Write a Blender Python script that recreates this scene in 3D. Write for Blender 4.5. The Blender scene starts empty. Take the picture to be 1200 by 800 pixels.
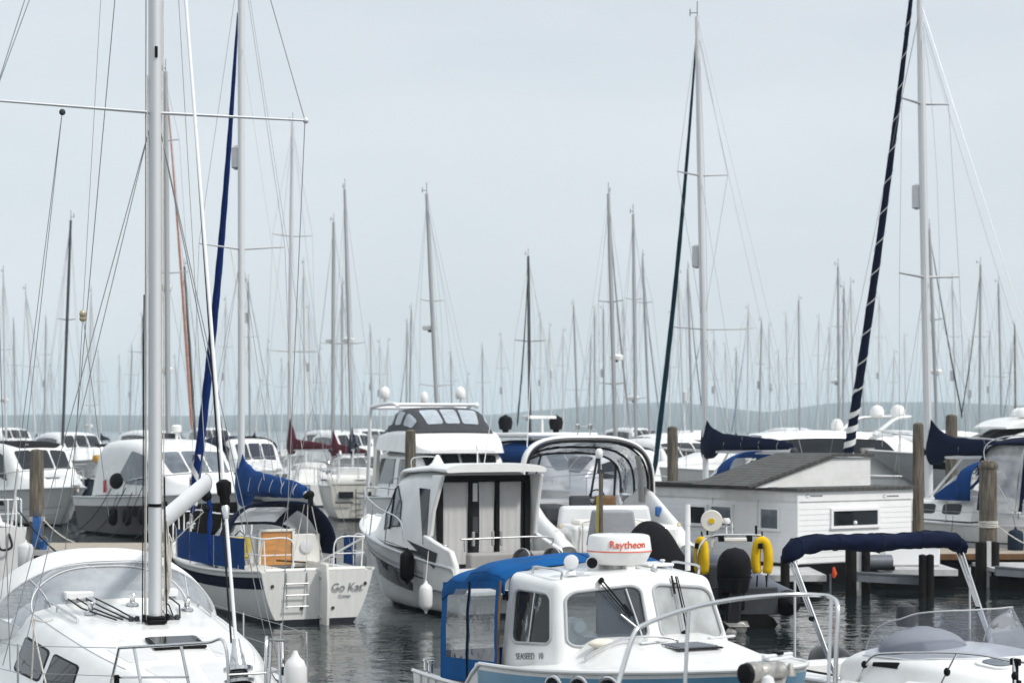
import bpy, bmesh, math, random
from mathutils import Vector, Matrix, Euler, noise
random.seed(7)
SC = bpy.context.scene
COL = SC.collection
F = 2333.0; VH = 503.0; HC = 3.6           # focal length in photo pixels, horizon row, eye height above the water
PI = math.pi

# ------------------------------------------------------------------ materials
def newmat(name):
    m = bpy.data.materials.new(name); m.use_nodes = True
    nt = m.node_tree; nt.nodes.clear()
    out = nt.nodes.new('ShaderNodeOutputMaterial')
    return m, nt, out
def N(nt, typ, **kw):
    n = nt.nodes.new(typ)
    for k, v in kw.items():
        if k in n.inputs: n.inputs[k].default_value = v
        else: setattr(n, k, v)
    return n
def pbr(name, col, rough=.4, metal=0., spec=None, vary=.06, scale=3., bump=0., bscale=40., coat=0., dirt=None, stretch=(1, 1, 1)):
    """Principled surface whose colour, roughness and relief wander a little"""
    m, nt, out = newmat(name)
    b = N(nt, 'ShaderNodeBsdfPrincipled'); nt.links.new(b.outputs[0], out.inputs[0])
    b.inputs['Metallic'].default_value = metal
    b.inputs['Specular IOR Level'].default_value = spec if spec is not None else (.5 if rough < .5 else .12)
    b.inputs['Coat Weight'].default_value = coat
    tc = N(nt, 'ShaderNodeTexCoord'); mp = N(nt, 'ShaderNodeMapping')
    mp.inputs['Scale'].default_value = stretch
    nt.links.new(tc.outputs['Object'], mp.inputs[0])
    n1 = N(nt, 'ShaderNodeTexNoise', Scale=scale, Detail=6., Roughness=.6)
    nt.links.new(mp.outputs[0], n1.inputs['Vector'])
    cr = N(nt, 'ShaderNodeValToRGB')
    cr.color_ramp.elements[0].position = .3; cr.color_ramp.elements[1].position = .7
    c0 = tuple(max(0, c * (1 - vary)) for c in col) + (1,)
    c1 = tuple(min(1, c * (1 + vary)) for c in col) + (1,)
    if dirt: c0 = tuple(dirt) + (1,)
    cr.color_ramp.elements[0].color = c0; cr.color_ramp.elements[1].color = c1
    nt.links.new(n1.outputs[0], cr.inputs[0]); nt.links.new(cr.outputs[0], b.inputs['Base Color'])
    mr = N(nt, 'ShaderNodeMapRange'); mr.inputs['To Min'].default_value = rough * .8; mr.inputs['To Max'].default_value = min(1, rough * 1.2)
    nt.links.new(n1.outputs[0], mr.inputs[0]); nt.links.new(mr.outputs[0], b.inputs['Roughness'])
    if bump:
        n2 = N(nt, 'ShaderNodeTexNoise', Scale=bscale, Detail=4.)
        nt.links.new(mp.outputs[0], n2.inputs['Vector'])
        bp = N(nt, 'ShaderNodeBump', Strength=bump, Distance=.02)
        nt.links.new(n2.outputs[0], bp.inputs['Height']); nt.links.new(bp.outputs[0], b.inputs['Normal'])
    return m
def hullpaint(name, top, boot, bottom, z0=.02, z1=.12, rough=.22, streak=.06):
    """gelcoat with a painted boot stripe between z0 and z1, antifoul below, faint rain streaks"""
    m, nt, out = newmat(name)
    b = N(nt, 'ShaderNodeBsdfPrincipled', Roughness=rough); nt.links.new(b.outputs[0], out.inputs[0])
    b.inputs['Coat Weight'].default_value = .3
    tc = N(nt, 'ShaderNodeTexCoord'); sp = N(nt, 'ShaderNodeSeparateXYZ')
    nt.links.new(tc.outputs['Object'], sp.inputs[0])
    mp = N(nt, 'ShaderNodeMapping'); mp.inputs['Scale'].default_value = (6, 6, .6)
    nt.links.new(tc.outputs['Object'], mp.inputs[0])
    ns = N(nt, 'ShaderNodeTexNoise', Scale=1.6, Detail=6., Roughness=.65); nt.links.new(mp.outputs[0], ns.inputs['Vector'])
    cr = N(nt, 'ShaderNodeValToRGB')
    cr.color_ramp.elements[0].position = .35; cr.color_ramp.elements[1].position = .62
    cr.color_ramp.elements[0].color = (top[0] * (1 - streak), top[1] * (1 - streak * 1.1), top[2] * (1 - streak * 1.4), 1)
    cr.color_ramp.elements[1].color = tuple(top) + (1,)
    nt.links.new(ns.outputs[0], cr.inputs[0])
    def gt(th):
        g = N(nt, 'ShaderNodeMath', operation='GREATER_THAN'); nt.links.new(sp.outputs[2], g.inputs[0]); g.inputs[1].default_value = th; return g
    m1 = N(nt, 'ShaderNodeMixRGB'); m1.inputs[1].default_value = tuple(bottom) + (1,); m1.inputs[2].default_value = tuple(boot) + (1,)
    nt.links.new(gt(z0).outputs[0], m1.inputs[0])
    m2 = N(nt, 'ShaderNodeMixRGB'); nt.links.new(gt(z1).outputs[0], m2.inputs[0])
    nt.links.new(m1.outputs[0], m2.inputs[1]); nt.links.new(cr.outputs[0], m2.inputs[2])
    nt.links.new(m2.outputs[0], b.inputs['Base Color'])
    return m
def glassmat(name, tint=(.8, .85, .88), rough=.02, refl=1.0, film=0.0, filmcol=(.7, .72, .74), ior=1.5):
    """window pane or clear vinyl: see-through with a mirror share that grows at grazing angles, and a cloudy film"""
    m, nt, out = newmat(name)
    tr = N(nt, 'ShaderNodeBsdfTransparent', Color=tuple(tint) + (1,))
    gl = N(nt, 'ShaderNodeBsdfGlossy', Roughness=rough)
    fr = N(nt, 'ShaderNodeFresnel', IOR=ior)
    mu = N(nt, 'ShaderNodeMath', operation='MULTIPLY'); mu.inputs[1].default_value = refl; mu.use_clamp = True
    nt.links.new(fr.outputs[0], mu.inputs[0])
    base = tr
    if film:
        df = N(nt, 'ShaderNodeBsdfDiffuse', Color=tuple(filmcol) + (1,))
        mx = N(nt, 'ShaderNodeMixShader')
        tc = N(nt, 'ShaderNodeTexCoord'); ns = N(nt, 'ShaderNodeTexNoise', Scale=2.2, Detail=4.)
        nt.links.new(tc.outputs['Object'], ns.inputs['Vector'])
        mr = N(nt, 'ShaderNodeMapRange'); mr.inputs['From Min'].default_value = .3; mr.inputs['From Max'].default_value = .7
        mr.inputs['To Min'].default_value = film * .6; mr.inputs['To Max'].default_value = min(1, film * 1.4)
        nt.links.new(ns.outputs[0], mr.inputs[0]); nt.links.new(mr.outputs[0], mx.inputs[0])
        nt.links.new(tr.outputs[0], mx.inputs[1]); nt.links.new(df.outputs[0], mx.inputs[2])
        base = mx
    ms = N(nt, 'ShaderNodeMixShader'); nt.links.new(mu.outputs[0], ms.inputs[0])
    nt.links.new(base.outputs[0], ms.inputs[1]); nt.links.new(gl.outputs[0], ms.inputs[2])
    if film or rough > .03:
        tc2 = N(nt, 'ShaderNodeTexCoord'); n3 = N(nt, 'ShaderNodeTexNoise', Scale=3.5, Detail=3.)
        nt.links.new(tc2.outputs['Object'], n3.inputs['Vector'])
        bp = N(nt, 'ShaderNodeBump', Strength=.35, Distance=.05); nt.links.new(n3.outputs[0], bp.inputs['Height'])
        nt.links.new(bp.outputs[0], gl.inputs['Normal'])
    nt.links.new(ms.outputs[0], out.inputs[0])
    return m
M = {}
def W(*c): return tuple(c)
M['white'] = pbr('white_gelcoat', (.79, .79, .78), .25, vary=.02, scale=2.2, coat=.25, dirt=(.70, .70, .68))
M['deckwhite'] = pbr('nonskid_deck', (.66, .66, .65), .6, vary=.03, dirt=(.56, .56, .54), scale=5, bump=.15, bscale=220)
M['offwhite'] = pbr('aged_gelcoat', (.70, .69, .65), .4, vary=.07, scale=2.)
M['cream'] = pbr('cream_gelcoat', (.76, .73, .66), .35, vary=.05)
M['greyhull'] = pbr('grey_gelcoat', (.42, .44, .47), .3, vary=.05)
M['palegrey'] = pbr('pale_grey_gelcoat', (.60, .61, .62), .35, vary=.05)
M['black'] = pbr('black_rubber', (.006, .006, .007), .55, vary=.3)
M['blackgloss'] = pbr('black_cowl', (.006, .006, .008), .32, vary=.2, scale=6, coat=.2)
M['blackcloth'] = pbr('black_canvas', (.010, .010, .012), .85, vary=.3, bump=.3, bscale=12)
M['nonskid'] = pbr('grey_nonskid_panel', (.60, .605, .61), .75, vary=.05, scale=4, bump=.25, bscale=260)
M['hazywin'] = pbr('hazy_vinyl_window', (.36, .40, .44), .15, vary=.25, scale=1.5)
M['genoablue'] = pbr('dark_blue_sailcloth', (.004, .022, .125), .75, vary=.25, scale=5, bump=.3, bscale=7)
M['darkgrey'] = pbr('charcoal_vinyl', (.055, .058, .065), .6, vary=.15, bump=.2, bscale=8)
M['greycloth'] = pbr('grey_canvas', (.30, .31, .33), .8, vary=.08, bump=.35, bscale=9)
M['taupe'] = pbr('taupe_vinyl', (.33, .32, .31), .6, vary=.06, bump=.1, bscale=6)
M['blue'] = pbr('royal_blue_canvas', (.006, .046, .175), .8, vary=.18, scale=5, bump=.4, bscale=7)
M['skyblue'] = pbr('bright_blue_canvas', (.004, .075, .235), .75, vary=.26, scale=2.6, bump=.6, bscale=5)
M['navy'] = pbr('navy_canvas', (.004, .008, .028), .85, vary=.25, scale=5, bump=.4, bscale=9)
M['teal'] = pbr('dark_teal_canvas', (.006, .03, .045), .8, vary=.2, bump=.3, bscale=9)
M['burgundy'] = pbr('burgundy_canvas', (.085, .010, .020), .8, vary=.2, bump=.4, bscale=7)
M['orangecloth'] = pbr('faded_orange_cloth', (.58, .30, .23), .8, vary=.3, scale=9)
M['stripewhite'] = pbr('white_sailcloth', (.70, .70, .69), .7, vary=.06)
M['steel'] = pbr('stainless_steel', (.62, .62, .62), .22, metal=1., vary=.06)
M['wire'] = pbr('rigging_wire', (.30, .31, .32), .4, metal=.6, vary=.1)
M['darkwire'] = pbr('dark_rope', (.02, .021, .024), .7, vary=.2)
M['alu'] = pbr('mast_aluminium', (.66, .67, .68), .42, metal=.25, vary=.04, scale=2., stretch=(1, 1, .1))
M['greymast'] = pbr('grey_mast', (.40, .41, .42), .5, metal=.2, vary=.08, stretch=(1, 1, .1))
M['whitepaint'] = pbr('white_paint', (.80, .80, .80), .3, vary=.03)
M['darkmast'] = pbr('dark_mast', (.07, .075, .08), .5, vary=.1)
M['rope'] = pbr('pale_rope', (.58, .56, .51), .85, vary=.15, scale=30, bump=.6, bscale=120)
M['teak'] = pbr('varnished_wood', (.50, .23, .065), .35, vary=.25, scale=3, stretch=(1, 1, 6), coat=.3)
M['brownwood'] = pbr('brown_wood', (.16, .09, .045), .6, vary=.3, scale=4)
M['yellow'] = pbr('yellow_foam_cover', (.72, .46, .012), .6, vary=.12, scale=6, bump=.2, bscale=10)
M['yellowold'] = pbr('faded_yellow_cloth', (.50, .40, .09), .8, vary=.2, bump=.3)
M['red'] = pbr('red_cloth', (.55, .03, .025), .7, vary=.1)
M['orangered'] = pbr('orange_plastic', (.75, .10, .03), .5, vary=.1)
M['bluestripe'] = pbr('blue_hull_stripe', (.13, .29, .43), .3, vary=.14, scale=3.5)
M['bluepaint'] = pbr('blue_paint', (.02, .10, .30), .4, vary=.15)
M['fenderwhite'] = pbr('white_fender_vinyl', (.70, .70, .69), .45, vary=.05, scale=4)
M['fendernavy'] = pbr('navy_fender_sock', (.016, .026, .045), .75, vary=.2)
M['ribgrey'] = pbr('grey_hypalon', (.11, .12, .145), .55, vary=.1)
M['brass'] = pbr('pale_bronze', (.45, .38, .26), .4, metal=.6, vary=.15)
M['winchgrey'] = pbr('worn_alloy', (.34, .33, .31), .45, metal=.5, vary=.3, scale=14, bump=.3, bscale=30)
M['text'] = pbr('grey_lettering', (.20, .21, .23), .5, vary=.05)
M['textred'] = pbr('red_lettering', (.72, .12, .06), .5, vary=.05)
M['frame'] = pbr('grey_rubber_gasket', (.42, .43, .44), .5, vary=.06)
M['blackpost'] = pbr('tarred_post', (.012, .011, .010), .7, vary=.4, scale=6, bump=.6, bscale=14, stretch=(1, 1, .3))
M['dark'] = pbr('dark_interior', (.02, .022, .026), .6, vary=.2)  # near-black for painted interior shade, also for dark seats
M['curtain'] = pbr('pale_curtain', (.50, .49, .485), .9, vary=.05)
M['shellpink'] = pbr('pale_shell', (.70, .66, .56), .6, vary=.1)
M['darkglass'] = pbr('smoked_glass', (.012, .015, .020), .05, vary=.3, scale=1.2, spec=.35)
M['greyglass'] = pbr('tinted_glass', (.10, .12, .145), .06, vary=.5, scale=1.5, spec=.8)
M['clear'] = glassmat('clear_pane', (.90, .94, .96), .01, 1.0, film=.03, ior=1.5)
M['milky'] = glassmat('pale_film_pane', (.6, .63, .64), .08, 1.0, film=.62, filmcol=(.58, .60, .60))  # pane whitened all over by a dense pale film
M['vinyl'] = glassmat('clear_vinyl', (.86, .88, .90), .05, 1.1, film=.32, filmcol=(.62, .65, .69), ior=1.45)
M['vinylclear'] = glassmat('clear_vinyl_new', (.90, .92, .94), .06, 1.4, film=.12, filmcol=(.62, .65, .69), ior=1.5)
M['slate'] = pbr('slate_blue_curtain', (.10, .125, .17), .8, vary=.1)
M['vinylold'] = glassmat('clouded_vinyl', (.84, .86, .88), .07, 1.1, film=.62, filmcol=(.66, .67, .67), ior=1.45)
M['acrylic'] = glassmat('smoked_acrylic', (.72, .74, .80), .03, .6, film=.07, filmcol=(.5, .52, .58))
M['hull_white'] = hullpaint('hull_white', (.79, .79, .78), (.03, .035, .05), (.015, .016, .02), -.02, .07)
M['hull_stained'] = hullpaint('hull_stained_white', (.74, .74, .72), (.02, .022, .03), (.012, .012, .015), -.02, .09, .3, .09)
M['hull_cream'] = hullpaint('hull_cream', (.72, .70, .64), (.02, .022, .03), (.012, .012, .015), -.02, .10, .3, .12)
M['hull_dark'] = hullpaint('hull_dark', (.040, .030, .024), (.012, .012, .013), (.012, .012, .015), -.02, .2, .2, .3)  # dark hull with a brownish reflection mixed into its colour
M['hull_blue'] = hullpaint('hull_navy', (.010, .016, .045), (.5, .5, .5), (.012, .012, .015), .04, .10, .15)
M['hull_pale'] = hullpaint('hull_pale_grey', (.58, .59, .61), (.03, .035, .05), (.015, .016, .02), -.02, .07)
M['pinkish'] = pbr('faded_rose_cushion', (.42, .34, .34), .8, vary=.1)
M['navyglass'] = pbr('navy_screen_cover', (.01, .014, .03), .3, vary=.3)
M['orangeyellow'] = pbr('orange_yellow_canvas', (.62, .33, .05), .8, vary=.12)
def woodpile():
    m, nt, out = newmat('weathered_pile_wood')
    b = N(nt, 'ShaderNodeBsdfPrincipled', Roughness=.85); nt.links.new(b.outputs[0], out.inputs[0])
    tc = N(nt, 'ShaderNodeTexCoord'); mp = N(nt, 'ShaderNodeMapping'); mp.inputs['Scale'].default_value = (9, 9, .7)
    nt.links.new(tc.outputs['Object'], mp.inputs[0])
    n = N(nt, 'ShaderNodeTexNoise', Scale=2.2, Detail=8., Roughness=.7); nt.links.new(mp.outputs[0], n.inputs['Vector'])
    cr = N(nt, 'ShaderNodeValToRGB'); e = cr.color_ramp.elements
    e[0].position = .32; e[0].color = (.032, .026, .020, 1); e[1].position = .72; e[1].color = (.25, .225, .18, 1)
    x = e.new(.5); x.color = (.12, .102, .078, 1)
    nt.links.new(n.outputs[0], cr.inputs[0]); nt.links.new(cr.outputs[0], b.inputs['Base Color'])
    bp = N(nt, 'ShaderNodeBump', Strength=.9, Distance=.04); nt.links.new(n.outputs[0], bp.inputs['Height']); nt.links.new(bp.outputs[0], b.inputs['Normal'])
    return m
M['pile'] = woodpile()
def plankmat(name, c0, c1, rough=.8, freq=7.):
    m, nt, out = newmat(name)
    b = N(nt, 'ShaderNodeBsdfPrincipled', Roughness=rough); nt.links.new(b.outputs[0], out.inputs[0])
    tc = N(nt, 'ShaderNodeTexCoord')
    w = N(nt, 'ShaderNodeTexWave', Scale=freq, Distortion=.3); w.wave_type = 'BANDS'; w.bands_direction = 'X'
    nt.links.new(tc.outputs['Object'], w.inputs['Vector'])
    n = N(nt, 'ShaderNodeTexNoise', Scale=4., Detail=7., Roughness=.7); nt.links.new(tc.outputs['Object'], n.inputs['Vector'])
    mu = N(nt, 'ShaderNodeMixRGB', blend_type='MULTIPLY'); mu.inputs[0].default_value = .4
    cr = N(nt, 'ShaderNodeValToRGB'); e = cr.color_ramp.elements
    e[0].position = .3; e[1].position = .7; e[0].color = tuple(c0) + (1,); e[1].color = tuple(c1) + (1,)
    nt.links.new(n.outputs[0], cr.inputs[0]); nt.links.new(cr.outputs[0], mu.inputs[1]); nt.links.new(w.outputs[0], mu.inputs[2])
    nt.links.new(mu.outputs[0], b.inputs['Base Color'])
    bp = N(nt, 'ShaderNodeBump', Strength=.4, Distance=.02); nt.links.new(w.outputs[0], bp.inputs['Height']); nt.links.new(bp.outputs[0], b.inputs['Normal'])
    return m
M['planks'] = plankmat('dock_planks', (.34, .29, .23), (.52, .46, .38))
M['dockgrey'] = pbr('grey_pontoon_deck', (.42, .42, .42), .8, vary=.2, scale=3, bump=.2, bscale=30)
M['dockedge'] = pbr('galvanised_edge', (.55, .55, .54), .5, metal=.2, vary=.12, scale=5)
M['beam'] = pbr('grey_steel_beam', (.14, .15, .17), .5, metal=.2, vary=.2)
M['roofing'] = plankmat('grey_roof_felt', (.045, .045, .043), (.10, .10, .095), .8, 1.6)
def clapboard(name, col):
    m, nt, out = newmat(name)
    b = N(nt, 'ShaderNodeBsdfPrincipled', Roughness=.5); nt.links.new(b.outputs[0], out.inputs[0])
    tc = N(nt, 'ShaderNodeTexCoord')
    w = N(nt, 'ShaderNodeTexWave', Scale=2.4, Distortion=0.); w.wave_type = 'BANDS'; w.bands_direction = 'Z'; w.wave_profile = 'SAW'
    nt.links.new(tc.outputs['Object'], w.inputs['Vector'])
    n = N(nt, 'ShaderNodeTexNoise', Scale=3., Detail=7.); nt.links.new(tc.outputs['Object'], n.inputs['Vector'])
    cr = N(nt, 'ShaderNodeValToRGB'); e = cr.color_ramp.elements
    e[0].position = .25; e[1].position = .6
    e[0].color = (col[0] * .86, col[1] * .86, col[2] * .85, 1); e[1].color = tuple(col) + (1,)
    nt.links.new(n.outputs[0], cr.inputs[0]); nt.links.new(cr.outputs[0], b.inputs['Base Color'])
    bp = N(nt, 'ShaderNodeBump', Strength=.55, Distance=.02); nt.links.new(w.outputs[0], bp.inputs['Height']); nt.links.new(bp.outputs[0], b.inputs['Normal'])
    return m
M['clap'] = clapboard('white_clapboard', (.78, .78, .77))

# ------------------------------------------------------------------ mesh building
class MB:
    def __init__(s): s.v = []; s.f = []; s.m = []; s.cur = 0
    def add(s, vs, fs):
        o = len(s.v); s.v += [tuple(p) for p in vs]
        for f in fs: s.f.append(tuple(i + o for i in f)); s.m.append(s.cur)
        return s
    def box(s, c, d, rz=0, ry=0, rx=0):
        R = Euler((rx, ry, rz)).to_matrix(); c = Vector(c); d = Vector(d) / 2
        vs = [c + R @ Vector((x * d.x, y * d.y, z * d.z)) for x in (-1, 1) for y in (-1, 1) for z in (-1, 1)]
        return s.add(vs, [(0, 1, 3, 2), (4, 6, 7, 5), (0, 4, 5, 1), (2, 3, 7, 6), (0, 2, 6, 4), (1, 5, 7, 3)])
    def tube(s, path, r, seg=8, closed=False, caps=True, flat=None):
        P = [Vector(p) for p in path]; n = len(P)
        R = r if isinstance(r, (list, tuple)) else [r] * n
        T = []
        for i in range(n):
            if closed: a = P[i - 1]; b = P[(i + 1) % n]
            else: a = P[max(0, i - 1)]; b = P[min(n - 1, i + 1)]
            t = (b - a); T.append(t.normalized() if t.length > 1e-9 else Vector((0, 0, 1)))
        up = Vector((0, 0, 1)) if abs(T[0].z) < .9 else Vector((1, 0, 0))
        u = T[0].cross(up).normalized(); rings = []
        for i in range(n):
            u = (u - T[i] * u.dot(T[i])); u = u.normalized() if u.length > 1e-6 else T[i].orthogonal().normalized()
            w = T[i].cross(u)
            kx, ky = flat if flat else (1, 1)
            rings.append([P[i] + (u * math.cos(a) * kx + w * math.sin(a) * ky) * R[i] for a in [2 * PI * k / seg for k in range(seg)]])
        vs = [p for g in rings for p in g]; fs = []
        for i in range(n if closed else n - 1):
            j = (i + 1) % n
            for k in range(seg):
                k2 = (k + 1) % seg
                fs.append((i * seg + k, j * seg + k, j * seg + k2, i * seg + k2))
        if caps and not closed:
            fs.append(tuple(range(seg))); fs.append(tuple((n - 1) * seg + k for k in reversed(range(seg))))
        return s.add(vs, fs)
    def wire(s, a, b, r=.004, seg=5): return s.tube([a, b], r, seg, caps=False)
    def lathe(s, prof, o=(0, 0, 0), axis=(0, 0, 1), seg=20):
        """prof: (distance along axis, radius)"""
        ax = Vector(axis).normalized(); u = ax.orthogonal().normalized(); w = ax.cross(u); o = Vector(o)
        vs = []; n = len(prof)
        for h, r in prof:
            for k in range(seg):
                a = 2 * PI * k / seg; vs.append(o + ax * h + (u * math.cos(a) + w * math.sin(a)) * r)
        fs = [(i * seg + k, i * seg + (k + 1) % seg, (i + 1) * seg + (k + 1) % seg, (i + 1) * seg + k) for i in range(n - 1) for k in range(seg)]
        fs += [tuple(reversed(range(seg))), tuple((n - 1) * seg + k for k in range(seg))]
        return s.add(vs, fs)
    def ball(s, c, r, sc=(1, 1, 1), seg=16, rings=10):
        c = Vector(c); vs = [c + Vector((0, 0, -r * sc[2]))]; fs = []
        for i in range(1, rings):
            a = -PI / 2 + PI * i / rings
            for k in range(seg):
                b = 2 * PI * k / seg
                vs.append(c + Vector((math.cos(a) * math.cos(b) * r * sc[0], math.cos(a) * math.sin(b) * r * sc[1], math.sin(a) * r * sc[2])))
        vs.append(c + Vector((0, 0, r * sc[2]))); t = len(vs) - 1
        for k in range(seg):
            fs.append((0, 1 + (k + 1) % seg, 1 + k)); fs.append((t, t - seg + k, t - seg + (k + 1) % seg))
        for i in range(rings - 2):
            for k in range(seg):
                a = 1 + i * seg + k; b = 1 + i * seg + (k + 1) % seg
                fs.append((a, b, b + seg, a + seg))
        return s.add(vs, fs)
    def grid(s, S, nu, nv, cu=False, cv=False):
        vs = [S(i / (nu if cu else nu - 1), j / (nv if cv else nv - 1)) for i in range(nu) for j in range(nv)]
        fs = []
        for i in range(nu if cu else nu - 1):
            for j in range(nv if cv else nv - 1):
                i2 = (i + 1) % nu; j2 = (j + 1) % nv
                fs.append((i * nv + j, i2 * nv + j, i2 * nv + j2, i * nv + j2))
        return s.add(vs, fs)
    def prism(s, poly, vec):
        """closed polygon pushed along vec"""
        n = len(poly); v = Vector(vec); a = [Vector(p) for p in poly]
        fs = [tuple(range(n)), tuple(reversed(range(n, 2 * n)))] + [(i, n + i, n + (i + 1) % n, (i + 1) % n) for i in range(n)]
        return s.add(a + [p + v for p in a], fs)
    def build(s, name, mat, parent=None, smooth=40, bevel=0, bseg=2, solid=0, sub=0, fix=True):
        me = bpy.data.meshes.new(name)
        me.from_pydata(s.v, [], s.f)
        mats = mat if isinstance(mat, (list, tuple)) else [mat]
        for k in mats: me.materials.append(M[k] if isinstance(k, str) else k)
        for p, i in zip(me.polygons, s.m): p.material_index = min(i, len(mats) - 1)
        if fix:
            bm = bmesh.new(); bm.from_mesh(me)
            bmesh.ops.remove_doubles(bm, verts=bm.verts, dist=1e-5)
            bmesh.ops.recalc_face_normals(bm, faces=bm.faces); bm.to_mesh(me); bm.free()
        if smooth:
            for p in me.polygons: p.use_smooth = True
            me.set_sharp_from_angle(angle=math.radians(smooth))
        o = bpy.data.objects.new(name, me); COL.objects.link(o)
        if parent: o.parent = parent
        if solid:
            md = o.modifiers.new('thick', 'SOLIDIFY'); md.thickness = solid; md.offset = 0
        if bevel:
            md = o.modifiers.new('bevel', 'BEVEL'); md.width = bevel; md.segments = bseg; md.limit_method = 'ANGLE'; md.angle_limit = math.radians(35)
            md.harden_normals = False
        if sub:
            md = o.modifiers.new('sub', 'SUBSURF'); md.levels = sub; md.render_levels = sub
        return o
def bake(o):
    """replace an object's mesh by its modified mesh"""
    dg = bpy.context.evaluated_depsgraph_get(); dg.update()
    me = bpy.data.meshes.new_from_object(o.evaluated_get(dg)); o.modifiers.clear(); o.data = me
    return o
def tag(o, label=None, cat=None, group=None, kind=None):
    if label: o['label'] = label
    if cat: o['category'] = cat
    if group: o['group'] = group
    if kind: o['kind'] = kind
    return o
def spline(pts, n=8, closed=False):
    """Catmull-Rom through points"""
    P = [Vector(p) for p in pts]; out = []; m = len(P)
    for i in range(m if closed else m - 1):
        p0 = P[i - 1] if (closed or i > 0) else P[i] * 2 - P[i + 1]
        p1 = P[i]; p2 = P[(i + 1) % m]
        p3 = P[(i + 2) % m] if (closed or i + 2 < m) else p2 * 2 - p1
        for k in range(n):
            t = k / n
            out.append(.5 * ((2 * p1) + (p2 - p0) * t + (2 * p0 - 5 * p1 + 4 * p2 - p3) * t * t + (3 * p1 - p0 - 3 * p2 + p3) * t ** 3))
    if not closed: out.append(P[-1])
    return out
def sag(a, b, d, n=12):
    a = Vector(a); b = Vector(b)
    return [a.lerp(b, t) - Vector((0, 0, d * 4 * t * (1 - t))) for t in [i / n for i in range(n + 1)]]
def lerp(a, b, t): return a + (b - a) * t
def interp(tab, x):
    if x <= tab[0][0]: return tab[0][1]
    for (x0, y0), (x1, y1) in zip(tab, tab[1:]):
        if x <= x1: return lerp(y0, y1, (x - x0) / (x1 - x0))
    return tab[-1][1]
def sstep(t): t = max(0, min(1, t)); return t * t * (3 - 2 * t)

class Fr:
    """a boat's own frame: x to the bow, y to port, z up from the water"""
    def __init__(s, name, x, y, deg, label, cat, group=None, z=0):
        s.x = x; s.y = y; s.a = math.radians(deg); s.c = math.cos(s.a); s.s = math.sin(s.a); s.z = z
        s.o = bpy.data.objects.new(name, None); COL.objects.link(s.o)
        s.o.location = (x, y, z); s.o.rotation_euler = (0, 0, s.a); s.o.empty_display_size = .2
        tag(s.o, label, cat, group)
    def w(s, p): return Vector((s.x + p[0] * s.c - p[1] * s.s, s.y + p[0] * s.s + p[1] * s.c, p[2] + s.z))
    def l(s, p):
        dx = p[0] - s.x; dy = p[1] - s.y
        return Vector((dx * s.c + dy * s.s, -dx * s.s + dy * s.c, p[2] - s.z))
    def px(s, p):
        q = s.w(p); return (600 + F * q.x / q.y, VH - F * (q.z - HC) / q.y)
    def on(s, u, v, ax, val):
        """own coordinates of the point of plane axis=val that shows at photo pixel u,v"""
        A = s.l((0, 0, HC)); B = s.l(((u - 600) / F * 100, 100, HC - (v - VH) / F * 100)); d = B - A
        t = (val - A['xyz'.index(ax)]) / d['xyz'.index(ax)]
        return A + d * t
def at(u, v, Y): return Vector(((u - 600) / F * Y, Y, HC - (v - VH) / F * Y))

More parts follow.
